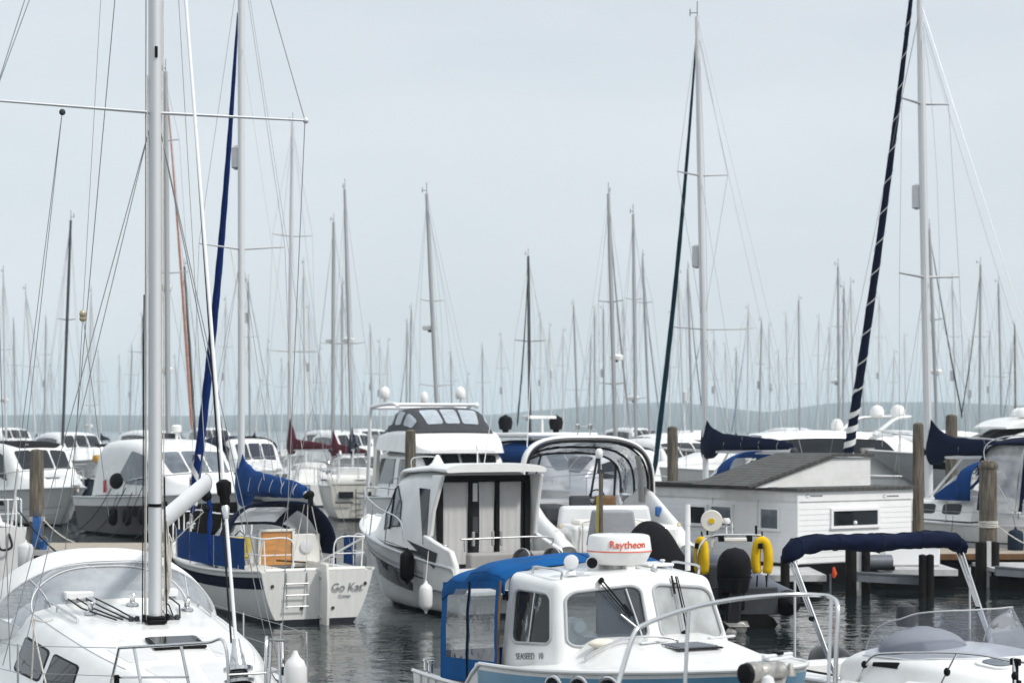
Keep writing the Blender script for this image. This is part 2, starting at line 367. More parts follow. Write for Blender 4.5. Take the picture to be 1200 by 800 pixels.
# ------------------------------------------------------------------ hulls and cabins
class Hull:
    def __init__(s, L, B, zs, zm, zb, stern=.8, draft=.4, flare=.25, rake=.5, trake=0., full=.9, chine=False, x0=0., sm=.4, p=2.2):
        s.__dict__.update(L=L, B=B, zs=zs, zm=zm, zb=zb, stern=stern, draft=draft, flare=flare, rake=rake, trake=trake, full=full, chine=chine, x0=x0, sm=sm, p=p)
    step = None
    def sheer(s, u):
        d = s.step[1] * sstep((s.step[0] - u) / .03 + .5) if s.step else 0.
        a = s.zs; c = s.zb; m = s.zm
        # parabola through u=0,.45,1
        return a * ((u - .45) * (u - 1)) / .45 + m * (u * (u - 1)) / (.45 * (.45 - 1)) + c * (u * (u - .45)) / .55 - d
    def half(s, u):
        if u < s.sm: k = s.stern + (1 - s.stern) * math.sin(u / s.sm * PI / 2)
        else: k = max(0, 1 - ((u - s.sm) / (1 - s.sm)) ** s.p) ** .8
        return max(.012, s.B / 2 * k)
    def keel(s, u): return -s.draft * (1 - max(0, (u - .55) / .45) ** 3) if u > .55 else -s.draft * (.55 + .45 * u / .55)
    def S(s, u, t, side=1):
        b = s.half(u); zs = s.sheer(u); zk = s.keel(u); kw = s.full * (1 - s.flare * u ** 2.5)
        if s.chine:
            zc = .05 + .35 * max(0, u - .3) ** 1.5 * zs; yc = b * kw
            if t < .35: k = t / .35; y = yc * k; z = zk + (zc - zk) * k
            else:
                k = (t - .35) / .65; y = yc + (b - yc) * k ** (1 + .5 * u); z = zc + (zs - zc) * k
        else:
            P = ((0, zk), (.8 * b * kw, zk), (b * (kw + .04), .1 * zs), (b, zs))
            q = 1 - t; cs = (q ** 3, 3 * q * q * t, 3 * q * t * t, t ** 3)
            y = sum(c * a[0] for c, a in zip(cs, P)); z = sum(c * a[1] for c, a in zip(cs, P))
        x = s.x0 + u * s.L - s.rake * (zs - z) * u ** 5 - s.trake * (z) * (1 - u) ** 4
        return Vector((x, side * y, z))
    def mesh(s, ns=28, nt=14):
        mb = MB(); us = [1 - (1 - i / (ns - 1)) ** 1.25 for i in range(ns)]
        for sd in (1, -1):
            mb.grid(lambda a, t: s.S(us[min(ns - 1, int(a * (ns - 1) + .5))], t, sd), ns, nt)
        ring = [s.S(0, j / (nt - 1), 1) for j in range(nt)] + [s.S(0, j / (nt - 1), -1) for j in reversed(range(nt - 1))][:-1] if False else \
               [s.S(0, j / (nt - 1), 1) for j in range(nt)] + [s.S(0, j / (nt - 1), -1) for j in reversed(range(1, nt))]
        mb.add(ring, [tuple(range(len(ring)))])
        return mb
    def deckmesh(s, drop=.02, camber=.06, ns=28, inset=.02, u0=0., u1=1., nv=7):
        mb = MB()
        def D(a, v):
            u = lerp(u0, u1, a); b = max(.005, s.half(u) - inset); k = 2 * v - 1
            p = s.S(u, 1, 1); return Vector((p.x, b * k, p.z - drop + camber * (1 - k * k) * min(1, b / (s.B / 2))))
        return mb.grid(D, ns, nv)
    def edge(s, side=1, u0=0., u1=1., n=30, off=0., dz=0.):
        out = []
        for i in range(n + 1):
            u = lerp(u0, u1, i / n); p = s.S(u, 1, side); out.append(Vector((p.x, p.y + side * off, p.z + dz)))
        return out
    def strip(s, mb, u0, u1, d0, d1, side, off=.004, n=30):
        """band on the topsides from d0 to d1 below the sheer (metres)"""
        def tz(u, d):
            lo, hi = .2, 1.0; z = s.sheer(u) - d
            for _ in range(24):
                m = (lo + hi) / 2
                if s.S(u, m, 1).z < z: lo = m
                else: hi = m
            return (lo + hi) / 2
        vs = []; k = 4
        for i in range(n + 1):
            u = lerp(u0, u1, i / n)
            for j in range(k):
                p = s.S(u, tz(u, lerp(d0, d1, j / (k - 1))), side); vs.append(p + Vector((off * .3, side * off, 0)))
        mb.add(vs, [(i * k + j, (i + 1) * k + j, (i + 1) * k + j + 1, i * k + j + 1) for i in range(n) for j in range(k - 1)])
        return mb
    def tz(s, u, z):
        lo, hi = .05, 1.0
        for _ in range(24):
            m = (lo + hi) / 2
            if s.S(u, m, 1).z < z: lo = m
            else: hi = m
        return (lo + hi) / 2

class Cab:
    """lofted superstructure; stations (x, half-width below, half-width above, z below, z above[, crown])"""
    def __init__(s, st, rnd=.25, crown=.05, smooth=False):
        s.st = [tuple(a) + ((crown,) if len(a) == 5 else ()) for a in st]; s.rnd = rnd; s.sm = smooth
    def sec(s, u):
        n = len(s.st) - 1; k = min(n - 1, int(u * n)); f = u * n - k
        if s.sm:
            q = [s.st[max(0, min(n, k + d))] for d in (-1, 0, 1, 2)]
            return [.5 * (2 * b + (c - a) * f + (2 * a - 5 * b + 4 * c - d) * f * f + (3 * b - a - 3 * c + d) * f ** 3) for a, b, c, d in zip(*q)]
        return [lerp(a, b, f) for a, b in zip(s.st[k], s.st[k + 1])]
    def S(s, u, t):
        """t -1..1, port is +; 0 the roof centre"""
        x, hb, ht, zb, zt, cr = s.sec(u); a = abs(t); sg = 1 if t >= 0 else -1; r = s.rnd * .5
        def roof(k): return Vector((ht * k / .5, zt + cr * (1 - (k / .5) ** 2)))
        def side(k): return Vector((lerp(ht, hb, (k - .5) / .5), lerp(zt, zb, (k - .5) / .5)))
        if a < .5 - r: p = roof(a)
        elif a > .5 + r: p = side(a)
        else:
            k = (a - .5 + r) / (2 * r); p = roof(.5 - r) * (1 - k) ** 2 + Vector((ht, zt)) * 2 * k * (1 - k) + side(.5 + r) * k * k
        return Vector((x, sg * p.x, p.y))
    def mesh(s, nu=None, nv=33, caps=True):
        nu = nu or ((len(s.st) - 1) * (6 if s.sm else 4) + 1); mb = MB()
        mb.grid(lambda a, b: s.S(a, 2 * b - 1), nu, nv)
        if caps:
            for a in (0, 1): mb.add([s.S(a, 2 * j / (nv - 1) - 1) for j in range(nv)], [tuple(range(nv))])
        return mb
    def patch(s, mb, outline, off=.006, skirt=.012, rings=4): return star(s.S, mb, outline, off, skirt, rings)
def snorm(S, u, t, ref):
    e = .004; a = S(min(1, u + e), t) - S(max(0, u - e), t); b = S(u, min(1, t + e)) - S(u, max(-1, t - e))
    n = a.cross(b)
    if n.length < 1e-9: return Vector((0, 0, 1))
    n.normalize(); c = S(u, t) - ref
    return n if n.dot(c) > 0 else -n
def star(S, mb, outline, off=.006, skirt=.012, rings=4, ref=None):
    """panel laid over surface S inside a uv outline, standing a little proud, with an edge"""
    n = len(outline); cu = sum(p[0] for p in outline) / n; ct = sum(p[1] for p in outline) / n
    p0 = S(cu, ct); ref = ref or Vector((p0.x, 0, p0.z - .6))
    def pt(u, t, o): return S(u, t) + snorm(S, u, t, ref) * o
    vs = [pt(cu, ct, off)]; fs = []
    for r in range(1, rings + 1):
        k = r / rings
        vs += [pt(cu + (u - cu) * k, ct + (t - ct) * k, off) for u, t in outline]
    vs += [pt(u, t, off - skirt) for u, t in outline]
    for i in range(n):
        fs.append((0, 1 + i, 1 + (i + 1) % n))
        for r in range(rings):
            a = 1 + r * n + i; b = 1 + r * n + (i + 1) % n
            fs.append((a, a + n, b + n, b))
    mb.add(vs, fs); return mb
def rrect(u0, u1, t0, t1, r=.2, n=5, skew=0.):
    """rounded rectangle in uv; skew slides the upper edge in u"""
    out = []; du = (u1 - u0) * r; dt = (t1 - t0) * r
    for cu, ct, a0 in ((u1 - du, t1 - dt, 0), (u0 + du, t1 - dt, 90), (u0 + du, t0 + dt, 180), (u1 - du, t0 + dt, 270)):
        for k in range(n + 1):
            a = math.radians(a0 + 90 * k / n); out.append((cu + du * math.cos(a), ct + dt * math.sin(a)))
    res = []
    m = 3
    for i in range(len(out)):
        p, q = out[i], out[(i + 1) % len(out)]
        for k in range(m):
            u = lerp(p[0], q[0], k / m); t = lerp(p[1], q[1], k / m)
            res.append((u + skew * (1 - (t - t0) / (t1 - t0)), t))
    return res
def densify(poly, m=6):
    out = []
    for i in range(len(poly)):
        p, q = poly[i], poly[(i + 1) % len(poly)]
        for k in range(m): out.append(tuple(lerp(a, b, k / m) for a, b in zip(p, q)))
    return out
def text(body, size, mat, parent, origin, right, up, name='lettering', ext=.003, align='CENTER', shear=0.):
    cu = bpy.data.curves.new(name, 'FONT'); cu.body = body; cu.size = size; cu.extrude = ext; cu.align_x = align; cu.align_y = 'CENTER'; cu.shear = shear
    o = bpy.data.objects.new(name, cu); COL.objects.link(o)
    dg = bpy.context.evaluated_depsgraph_get(); dg.update()
    me = bpy.data.meshes.new_from_object(o.evaluated_get(dg)); bpy.data.objects.remove(o)
    me.materials.clear(); me.materials.append(M[mat])
    R = Vector(right).normalized(); U = Vector(up); U = (U - R * U.dot(R)).normalized(); Nn = R.cross(U)
    mt = Matrix(((R.x, U.x, Nn.x, origin[0]), (R.y, U.y, Nn.y, origin[1]), (R.z, U.z, Nn.z, origin[2]), (0, 0, 0, 1)))
    me.transform(mt)
    q = bpy.data.objects.new(name, me); COL.objects.link(q); q.parent = parent
    return q
def fender(u, v, Y, L, r, mat, label, top=None, name='boat_fender'):
    """sausage fender with end eyes, hung on a line to world point top"""
    c = at(u, v, Y); o = bpy.data.objects.new(name, None); COL.objects.link(o); o.location = c - Vector((0, 0, L / 2))
    tag(o, label, 'fender', 'fenders hung along the hulls')
    mb = MB(); mb.lathe([(0, .02), (.03, .03), (.06, .045), (.10, r * .8), (.16, r), (L / 2, r * 1.03), (L - .16, r), (L - .10, r * .8), (L - .06, .045), (L - .03, .03), (L, .02)], seg=16)
    mb.build('fender_body', mat, o)
    if top:
        t = Vector(top) - o.location
        mb = MB(); mb.wire((0, 0, L - .02), t, .007); mb.build('fender_line', 'rope' if mat == 'fenderwhite' else 'darkwire', o)
    return o
# ------------------------------------------------------------------ camera, light, air
cam = bpy.data.cameras.new('camera'); co = bpy.data.objects.new('camera', cam); COL.objects.link(co); SC.camera = co
co.location = (0, 0, HC); co.rotation_euler = (PI / 2, 0, 0)
cam.lens = F / 1200 * 36; cam.sensor_width = 36; cam.shift_y = (VH - 400) / 1200
cam.clip_end = 20000; cam.clip_start = .3
cam.dof.use_dof = True; cam.dof.focus_distance = 24; cam.dof.aperture_fstop = 2.5
SUN_AZ, SUN_EL = 122.0, 47.0            # azimuth from +Y (the view) clockwise towards +X
az, el = math.radians(SUN_AZ), math.radians(SUN_EL)
sd = Vector((math.sin(az) * math.cos(el), math.cos(az) * math.cos(el), math.sin(el)))
sl = bpy.data.lights.new('sun', 'SUN'); so = bpy.data.objects.new('sun', sl); COL.objects.link(so)
so.rotation_euler = sd.to_track_quat('Z', 'Y').to_euler(); so.location = (30, -30, 60)
sl.energy = 2.75; sl.angle = math.radians(5); sl.color = (1, .965, .91)
wd = bpy.data.worlds.new('World'); SC.world = wd; wd.use_nodes = True
nt = wd.node_tree; nt.nodes.clear()
wo = nt.nodes.new('ShaderNodeOutputWorld'); bg = nt.nodes.new('ShaderNodeBackground')
sk = nt.nodes.new('ShaderNodeTexSky'); sk.sky_type = 'NISHITA'; sk.sun_disc = False
sk.sun_elevation = el; sk.sun_rotation = az; sk.air_density = 1.0; sk.dust_density = 2.0; sk.ozone_density = 1.5
# thin high veil of cloud over the blue
tc = nt.nodes.new('ShaderNodeTexCoord'); mp = nt.nodes.new('ShaderNodeMapping'); mp.inputs['Scale'].default_value = (1.2, 1.2, 5)
nz = nt.nodes.new('ShaderNodeTexNoise'); nz.inputs['Scale'].default_value = 2.2; nz.inputs['Detail'].default_value = 5
mr = nt.nodes.new('ShaderNodeMapRange'); mr.inputs['From Min'].default_value = .3; mr.inputs['From Max'].default_value = .7
mr.inputs['To Min'].default_value = .74; mr.inputs['To Max'].default_value = .95
mx = nt.nodes.new('ShaderNodeMixRGB'); mx.inputs[2].default_value = (7.98, 8.5, 8.92, 1)
nt.links.new(tc.outputs['Generated'], mp.inputs[0]); nt.links.new(mp.outputs[0], nz.inputs['Vector'])
nt.links.new(nz.outputs[0], mr.inputs[0]); nt.links.new(mr.outputs[0], mx.inputs[0])
nt.links.new(sk.outputs[0], mx.inputs[1])
# the veil is brighter overhead and towards the sun than low over the water
sx = nt.nodes.new('ShaderNodeSeparateXYZ'); nt.links.new(tc.outputs['Generated'], sx.inputs[0])
ml = nt.nodes.new('ShaderNodeMapRange'); ml.inputs['From Min'].default_value = .25; ml.inputs['From Max'].default_value = .95; ml.inputs['To Min'].default_value = 1.0; ml.inputs['To Max'].default_value = 1.5
nt.links.new(sx.outputs[2], ml.inputs[0])
vm = nt.nodes.new('ShaderNodeVectorMath'); vm.operation = 'SCALE'; nt.links.new(mx.outputs[0], vm.inputs[0]); nt.links.new(ml.outputs[0], vm.inputs['Scale'])
nt.links.new(vm.outputs[0], bg.inputs[0])
bg.inputs[1].default_value = .102
nt.links.new(bg.outputs[0], wo.inputs[0])
vs = SC.view_settings; vs.view_transform = 'Standard'; vs.look = 'None'; vs.exposure = 0.0; vs.gamma = 1; vs.use_curve_mapping = False
SC.cycles.use_denoising = True; SC.cycles.max_bounces = 10; SC.cycles.transparent_max_bounces = 16
SC.cycles.volume_bounces = 2; SC.cycles.sample_clamp_indirect = 6

# ------------------------------------------------------------------ water, far shore, hills
def water():
    m, nt, out = newmat('harbour_water')
    b = N(nt, 'ShaderNodeBsdfPrincipled', Roughness=.035, IOR=1.33); b.inputs['Base Color'].default_value = (.010, .016, .017, 1)
    nt.links.new(b.outputs[0], out.inputs[0])
    g = N(nt, 'ShaderNodeNewGeometry')
    mp = N(nt, 'ShaderNodeMapping'); mp.inputs['Scale'].default_value = (.8, 1.0, 1); nt.links.new(g.outputs['Position'], mp.inputs[0])
    n1 = N(nt, 'ShaderNodeTexNoise', Scale=1.1, Detail=4., Roughness=.55); n1.inputs['Distortion'].default_value = .6
    n2 = N(nt, 'ShaderNodeTexNoise', Scale=4.2, Detail=3., Roughness=.5)
    for n in (n1, n2): nt.links.new(mp.outputs[0], n.inputs['Vector'])
    ad = N(nt, 'ShaderNodeMath', operation='MULTIPLY_ADD'); nt.links.new(n2.outputs[0], ad.inputs[0]); ad.inputs[1].default_value = .22; nt.links.new(n1.outputs[0], ad.inputs[2])
    bp = N(nt, 'ShaderNodeBump', Strength=.36, Distance=.10); nt.links.new(ad.outputs[0], bp.inputs['Height']); nt.links.new(bp.outputs[0], b.inputs['Normal'])
    return m
M['water'] = water()
mb = MB(); mb.add([(-7400, -25, 0), (7400, -25, 0), (7400, 5900, 0), (-7400, 5900, 0)], [(0, 1, 2, 3)])
tag(mb.build('water', 'water', smooth=0), kind='structure')
M['hill'] = pbr('hill_woods', (.040, .052, .045), .9, vary=.45, scale=.006)
prof = [(-900, 484), (-300, 486), (0, 487), (150, 486), (300, 486), (440, 487), (560, 486), (640, 480), (720, 474), (800, 471), (850, 477), (900, 482), (960, 474), (1010, 470), (1080, 471), (1200, 475), (1500, 470), (2100, 480)]
mb = MB(); D = 5000.; xs = [-900 + 12 * i for i in range(251)]; nr = 8
ps = spline([(a, b, 0) for a, b in prof], 24); tab = [(p.x, p.y) for p in ps]
def ridge(i, j):
    u = xs[i]; h = HC + (VH - interp(tab, u)) / F * D; X = (u - 600) / F * D
    h *= 1 + .13 * noise.noise(Vector((X * .003, 3.1, 0))) + .03 * noise.noise(Vector((X * .01, 1.1, 0)))
    k = j / (nr - 1); Y = lerp(3300, D, k); hh = h * (sstep(k) if k < 1 else 1)
    hh *= 1 + .1 * noise.noise(Vector((X * .004, Y * .004, 5))) * (1 - k) * 2
    return Vector((X * (Y / D) ** .35, Y, max(.0, hh) - (.5 if j == 0 else 0)))
vsx = [ridge(i, j) for i in range(251) for j in range(nr)] + []
back = [Vector((p.x, 5600, -1)) for p in [ridge(i, nr - 1) for i in range(251)]]
mb.add(vsx, [(i * nr + j, (i + 1) * nr + j, (i + 1) * nr + j + 1, i * nr + j + 1) for i in range(250) for j in range(nr - 1)])
mb.add([ridge(i, nr - 1) for i in range(251)] + back, [(i, i + 1, 252 + i, 251 + i) for i in range(250)])
tag(mb.build('hills', 'hill', smooth=60), kind='structure')
mb = MB(); mb.box((0, 2970, 57), (15000, 6000, 120))
hz = mb.build('haze', 'white', smooth=0); hz.data.materials.clear()
m, nt, out = newmat('air_haze'); pv = N(nt, 'ShaderNodeVolumePrincipled', Density=.00021, Anisotropy=-.1)
pv.inputs['Color'].default_value = (.80, .93, 1.0, 1); nt.links.new(pv.outputs[0], out.inputs['Volume']); hz.data.materials.append(m)
tag(hz, kind='stuff'); hz.display_type = 'WIRE'
# ------------------------------------------------------------------ near left sailing yacht
def stays(o, segs, r=.0045, mat='wire', name='rigging'):
    mb = MB()
    for a, b in segs: mb.wire(a, b, r)
    return mb.build(name, mat, o)
Y1 = Fr('sailing_yacht', -3.93, 21.9, -66.5, 'white sailing yacht in the near left foreground with clear sprayhood and thick bare mast', 'sailboat', None, -.12)
o = Y1.o
HU = Hull(9.3, 3.75, .90, .80, 1.12, stern=.86, flare=.3, rake=.55, x0=-5.6, sm=.42, full=.92)
HU.mesh().build('hull', 'hull_white', o)
HU.deckmesh(drop=.015, camber=.05).build('deck', 'deckwhite', o)
mb = MB()
for sdd in (1, -1): mb.tube(HU.edge(sdd, .02, .995, off=-.03, dz=.015), .022, 6)
mb.build('toe_rail', 'palegrey', o)
# coachroof rising aft from the foredeck
cab = Cab([(2.55, .30, .22, 1.0, 1.10, .01), (1.85, .80, .60, .92, 1.27, .03), (1.0, 1.18, .84, .86, 1.40, .05), (0, 1.38, .95, .82, 1.50, .06), (-1.3, 1.46, 1.02, .80, 1.60, .07), (-2.4, 1.46, 1.02, .80, 1.66, .07), (-2.6, 1.46, 1.0, .80, 1.62, .06)], rnd=.22, smooth=True)
cb = cab.mesh().build('coachroof', 'white', o, smooth=50)
for sg in (-1, 1):
    mb = MB(); mb.tube([cab.S(.22 + .70 * k / 30, sg * .505) for k in range(31)], .007, 5); mb.build('roof_seam', 'palegrey', cb)
for (u0, u1) in ((.345, .475), (.505, .645)):
    for sg in (-1, 1):
        mb = MB(); out = [(u, sg * t) for u, t in rrect(u0, u1, .66, .85, .12, skew=.03)]
        cab.patch(mb, out, .007); w_ = mb.build('cabin_window', 'darkglass', cb)
        mb = MB(); out = [(u, sg * t) for u, t in rrect(u0 - .006, u1 + .006, .645, .865, .12, skew=.03)]
        cab.patch(mb, out, .003); mb.build('window_surround', 'black', w_)
# grey non-skid panels moulded into the roof and foredeck, raised roof step
for (u0, u1, t0, t1) in ((.06, .20, -.40, -.04), (.06, .20, .04, .40), (.24, .36, -.42, -.20), (.24, .36, .20, .42)):
    mb = MB(); cab.patch(mb, rrect(u0, u1, t0, t1, .12), .003, .006); mb.build('nonskid_panel', 'nonskid', cb)
for sg in (-1, 1):
    mb = MB(); mb.grid(lambda a, b, sg=sg: Vector((HU.S(lerp(.45, .93, a), 1, 1).x, sg * (HU.half(lerp(.45, .93, a)) - .09 - b * (.20 + .1 * a)), HU.sheer(lerp(.45, .93, a)) + .004 + .035 * b)), 20, 4); mb.build('nonskid_panel', 'nonskid', o)
def step(u, v): 
    p = cab.S(lerp(.40, .97, u), lerp(-.43, .43, v)); e = min(1, min(u * 14, (1 - u) * 30, v * 14, (1 - v) * 14)); return p + Vector((0, 0, -.004 + .040 * sstep(e)))
mb = MB(); mb.grid(step, 40, 40); mb.build('raised_roof', 'white', cb, smooth=50)
for x0_, x1_, y_ in ((-1.9, -.25, .70), (-1.9, -.25, -.70)):
    mb = MB(); mb.tube([(lerp(x0_, x1_, k / 6), y_ * (1 - .05 * k / 6), 0) for k in range(7)], .01, 5); mb.v = [(x, y, z + 1.60 - .06 * (x + 1.9) - .03) for x, y, z in mb.v]; mb.build('jib_track', 'darkgrey', cb)
# smoked foredeck hatch, handrails, panel seam
def roofz(x):
    for i in range(200):
        u = i / 199; p = cab.S(u, 0)
        if p.x <= x: return p.z + (.036 if u > .42 else 0)
    return cab.S(1, 0).z
def surf(x, y):
    best = None
    for i in range(80):
        u = i / 79
        if abs(cab.S(u, 0).x - x) < .06:
            for j in range(41):
                t = -1 + 2 * j / 40; p = cab.S(u, t); d = abs(p.y - y)
                if best is None or d < best[0]: best = (d, p.z)
    return best[1] if best else 1.1
mb = MB(); mb.box((.95, .0, roofz(.95) + .012), (.48, .56, .03), ry=.13); hat = mb.build('deck_hatch', 'black', o, bevel=.02)
mb = MB(); mb.box((.95, .0, roofz(.95) + .030), (.42, .50, .012), ry=.13); mb.build('hatch_pane', 'darkglass', hat, bevel=.01)
for x_, y_ in ((-.75, -.55), (-.75, .55), (-1.1, 0)):
    mb = MB(); mb.lathe([(0, .075), (.03, .07), (.05, .03), (.10, .03), (.13, .055), (.14, .05)], (x_, y_, roofz(x_) - .04 * abs(y_)), seg=14); mb.build('deck_vent', 'steel', o)
for y_ in (-.14, -.10, .10, .14, .18):
    mb = MB(); mb.lathe([(0, .03), (.05, .028), (.06, .01)], (-.16, y_ * 1.6, roofz(-.2) - .01), seg=10); mb.build('deck_block', 'darkgrey', o)
mb = MB(); mb.box((.55, -.62, roofz(.55) - .05), (.30, .30, .025), ry=.1, rx=.18); hat = mb.build('deck_hatch', 'palegrey', o, bevel=.02)
for sg in (-1, 1):
    mb = MB(); pts = [(-2.2, sg * .86), (-2.15, sg * .86), (-1.3, sg * .82), (-.45, sg * .76), (-.40, sg * .76)]
    zz = [surf(x, y) for x, y in pts]; hh = [0, .07, .075, .07, 0]
    mb.tube([(x, y, z + h) for (x, y), z, h in zip(pts, zz, hh)], .014, 8)
    mb.wire((-1.3, sg * .82, zz[2] - .02), (-1.3, sg * .82, zz[2] + .075), .012, 8)
    mb.build('grab_rail', 'steel', o)
# rope organisers and clutches on the roof
mb = MB()
for k in range(4): mb.tube([(-.15, -.18 - .07 * k, roofz(-.1) + .02), (-.9, -.26 - .12 * k, roofz(-.9) + .025), (-1.75, -.34 - .10 * k, roofz(-1.7) + .03)], .009, 6)
for k in range(3): mb.tube([(-.15, .18 + .07 * k, roofz(-.1) + .02), (-.9, .26 + .12 * k, roofz(-.9) + .025), (-1.75, .34 + .10 * k, roofz(-1.7) + .03)], .009, 6)
mb.build('control_lines', 'darkwire', o)
mb = MB()
for sg in (-1, 1):
    mb = MB(); mb.box((-1.72, sg * .50, roofz(-1.7) + .05), (.22, .32, .09)); mb.build('rope_clutch', 'whitepaint', o, bevel=.012)
    mb = MB(); mb.lathe([(0, .07), (.05, .055), (.10, .06), (.12, .05)], (-2.0, sg * .62, roofz(-2.0)), seg=14); mb.build('winch', 'steel', o)
# sprayhood: one shell with a canvas roof and a wide clear window
def hood(u, t):
    a = PI * (t + 1) / 2; k = u                       # t -1..1 across, u 0 front foot .. 1 aft bow
    w = lerp(1.18, 1.46, sstep(k * 1.1)); h = lerp(.02, .64, math.sin(min(1, k) * PI / 2) ** .85)
    x = lerp(-1.35, -3.05, k) - .25 * abs(math.cos(a)) ** 2 * (1 - k) - .10 * abs(math.cos(a)) ** 3
    c, s_ = math.cos(a), math.sin(a)
    y = -w * (abs(c) ** .72) * (1 if c > 0 else -1)
    z0 = 1.60 - .48 * abs(c) ** 2.0 * (.55 + .45 * k)
    wr = .010 * noise.noise(Vector((k * 7, t * 5, 2.)))
    return Vector((x + wr, y, z0 + h * (s_ ** .62) + wr))
def hood2(u, v): return hood(u, 2 * v - 1)
def band(u0, u1, v0, v1, nu, nv, name, mat, par, off=0):
    mb = MB(); mb.grid(lambda a, b: hood2(lerp(u0, u1, a), lerp(v0, v1, b)) + Vector((off, 0, off)), nu, nv); return mb.build(name, mat, par, smooth=80)
hd = band(.60, 1.0, .0, 1., 12, 49, 'sprayhood', 'stripewhite', o)
band(.0, .10, .0, 1., 4, 49, 'hood_hem', 'offwhite', hd)
band(.10, .60, .0, .09, 8, 8, 'hood_side', 'stripewhite', hd); band(.10, .60, .91, 1., 8, 8, 'hood_side', 'stripewhite', hd)
band(.10, .60, .09, .91, 14, 49, 'hood_window', 'vinyl', hd)
for v_ in (.09, .30, .70, .91): mb = MB(); mb.tube([hood2(lerp(.10, .60, k / 10), v_) + Vector((.006, 0, .006)) for k in range(11)], .006, 5); mb.build('window_stitching', 'palegrey', hd)
mb = MB()
for v0 in (.60,): mb.tube([hood2(u, .0 + v) + Vector((0.012, 0, .006)) for u, v in [(lerp(.55, .66, abs(2 * q / 30 - 1)), q / 30) for q in range(31)]], .012, 6)
for u_ in (1.0,): mb.tube([hood2(u_, q / 40) for q in range(41)], .016, 8)
mb.build('hood_piping', 'palegrey', hd)
# rounded paler zip panel lying inside the window, cover edge folded on the roof
zp = [(lerp(.12, .50, (math.sin(a) + 0) if math.sin(a) > 0 else 0), .45 + .235 * math.cos(a)) for a in [PI * k / 40 for k in range(41)]]
mb = MB(); star(hood2, mb, zp, -.02, .004, 6, ref=Vector((-3, 0, 1.0))); mb.build('rolled_panel', 'vinylold', hd)
mb = MB(); mb.tube([hood2(u, v) + Vector((.01, 0, .006)) for u, v in zp[:41]], .008, 5); mb.build('panel_seam', 'stripewhite', hd)
# cockpit coamings and wheel behind the hood
mb = MB()
for sg in (-1, 1): mb.box((-4.1, sg * 1.12, 1.16), (2.6, .22, .26))
mb.box((-5.3, 0, 1.05), (.3, 2.4, .3)); mb.build('cockpit_coaming', 'white', o, bevel=.06, bseg=3)
mb = MB(); mb.tube([(-4.4, .55 * math.cos(2 * PI * k / 28), 1.5 + .45 * math.sin(2 * PI * k / 28)) for k in range(28)], .016, 6, closed=True)
for k in range(5): mb.wire((-4.4, 0, 1.5), (-4.4, .55 * math.cos(2 * PI * k / 5), 1.5 + .45 * math.sin(2 * PI * k / 5)), .01)
mb.box((-4.5, 0, 1.2), (.2, .25, .8)); mb.build('steering_wheel', 'steel', o)
# mast with its fittings
MT = 13.2
def mast_section(mb, z0, z1, rx, ry, x=0, y=0, n=20):
    vs = []
    for z in (z0, z1):
        for k in range(n):
            a = 2 * PI * k / n; vs.append((x + rx * math.cos(a) * (1 + .10 * math.cos(a)), y + ry * math.sin(a), z))
    mb.add(vs, [(k, (k + 1) % n, n + (k + 1) % n, n + k) for k in range(n)] + [tuple(range(n)), tuple(range(n, 2 * n))])
mb = MB(); mast_section(mb, roofz(0), MT, .096, .068); mast = mb.build('mast', 'alu', o)
mb = MB(); mb.box((0, 0, roofz(0) + .02), (.29, .21, .05)); mb.box((.02, 0, roofz(0) + .06), (.23, .17, .04))
for sg in (-1, 1): mb.box((.05, sg * .13, roofz(0) + .06), (.05, .04, .08))
mb.build('mast_step', 'black', mast, bevel=.015)
mb = MB(); mast_section(mb, 2.87, 2.905, .102, .074); mb.build('mast_band', 'black', mast)
mb = MB(); mb.box((.112, -.01, 7.85), (.02, .03, .12)); mb.build('halyard_slot', 'black', mast)
mb = MB(); mb.tube([(-.118, 0, 1.55), (-.118, 0, 12.8)], .012, 5); mb.build('sail_track', 'greymast', mast)
for sg, w_ in ((1, 1.74), (-1, 1.74)):
    mb = MB(); mb.tube([(0, sg * .06, 7.20), (-.05, sg * w_, 7.20 + .03)], [.032, .022], 8, flat=(1, .55)); mb.ball((-.05, sg * (w_ + .01), 7.23), .035); mb.build('spreader', 'alu', mast)
# halyards lying along the mast
mb = MB()
for y_, x_, z1 in ((-.105, .03, 7.6), (-.10, -.05, 12.5), (.10, .02, 12.5), (.095, -.06, 12.5)): mb.wire((x_, y_, 1.62), (x_ * .8, y_ * .8, z1), .007)
mb.build('halyards', 'rope', mast)
mb = MB(); mb.wire((-.04, -.128, 1.6), (-.04, -.11, 5.2), .007); mb.wire((.03, .125, 1.6), (.03, .10, 3.2), .009); mb.build('dark_halyard', 'darkwire', mast)
# tangle of spare line tied to the mast
mb = MB()
for k in range(9):
    a = .02 * (k % 3); mb.tube(spline([(-.10 + a, .13 + .012 * k, 2.85 - .07 * k), (-.06 - .02 * (k % 2), .14 + .016 * (k % 5), 2.4), (-.10 + a, .13 + .014 * (k % 4), 1.78 + .09 * (k % 4)), (-.05, .17 + .01 * (k % 3), 2.1), (-.09, .13 + .01 * (k % 3), 2.7)], 5), .010, 5)
mb.build('spare_halyards', 'rope', mast)
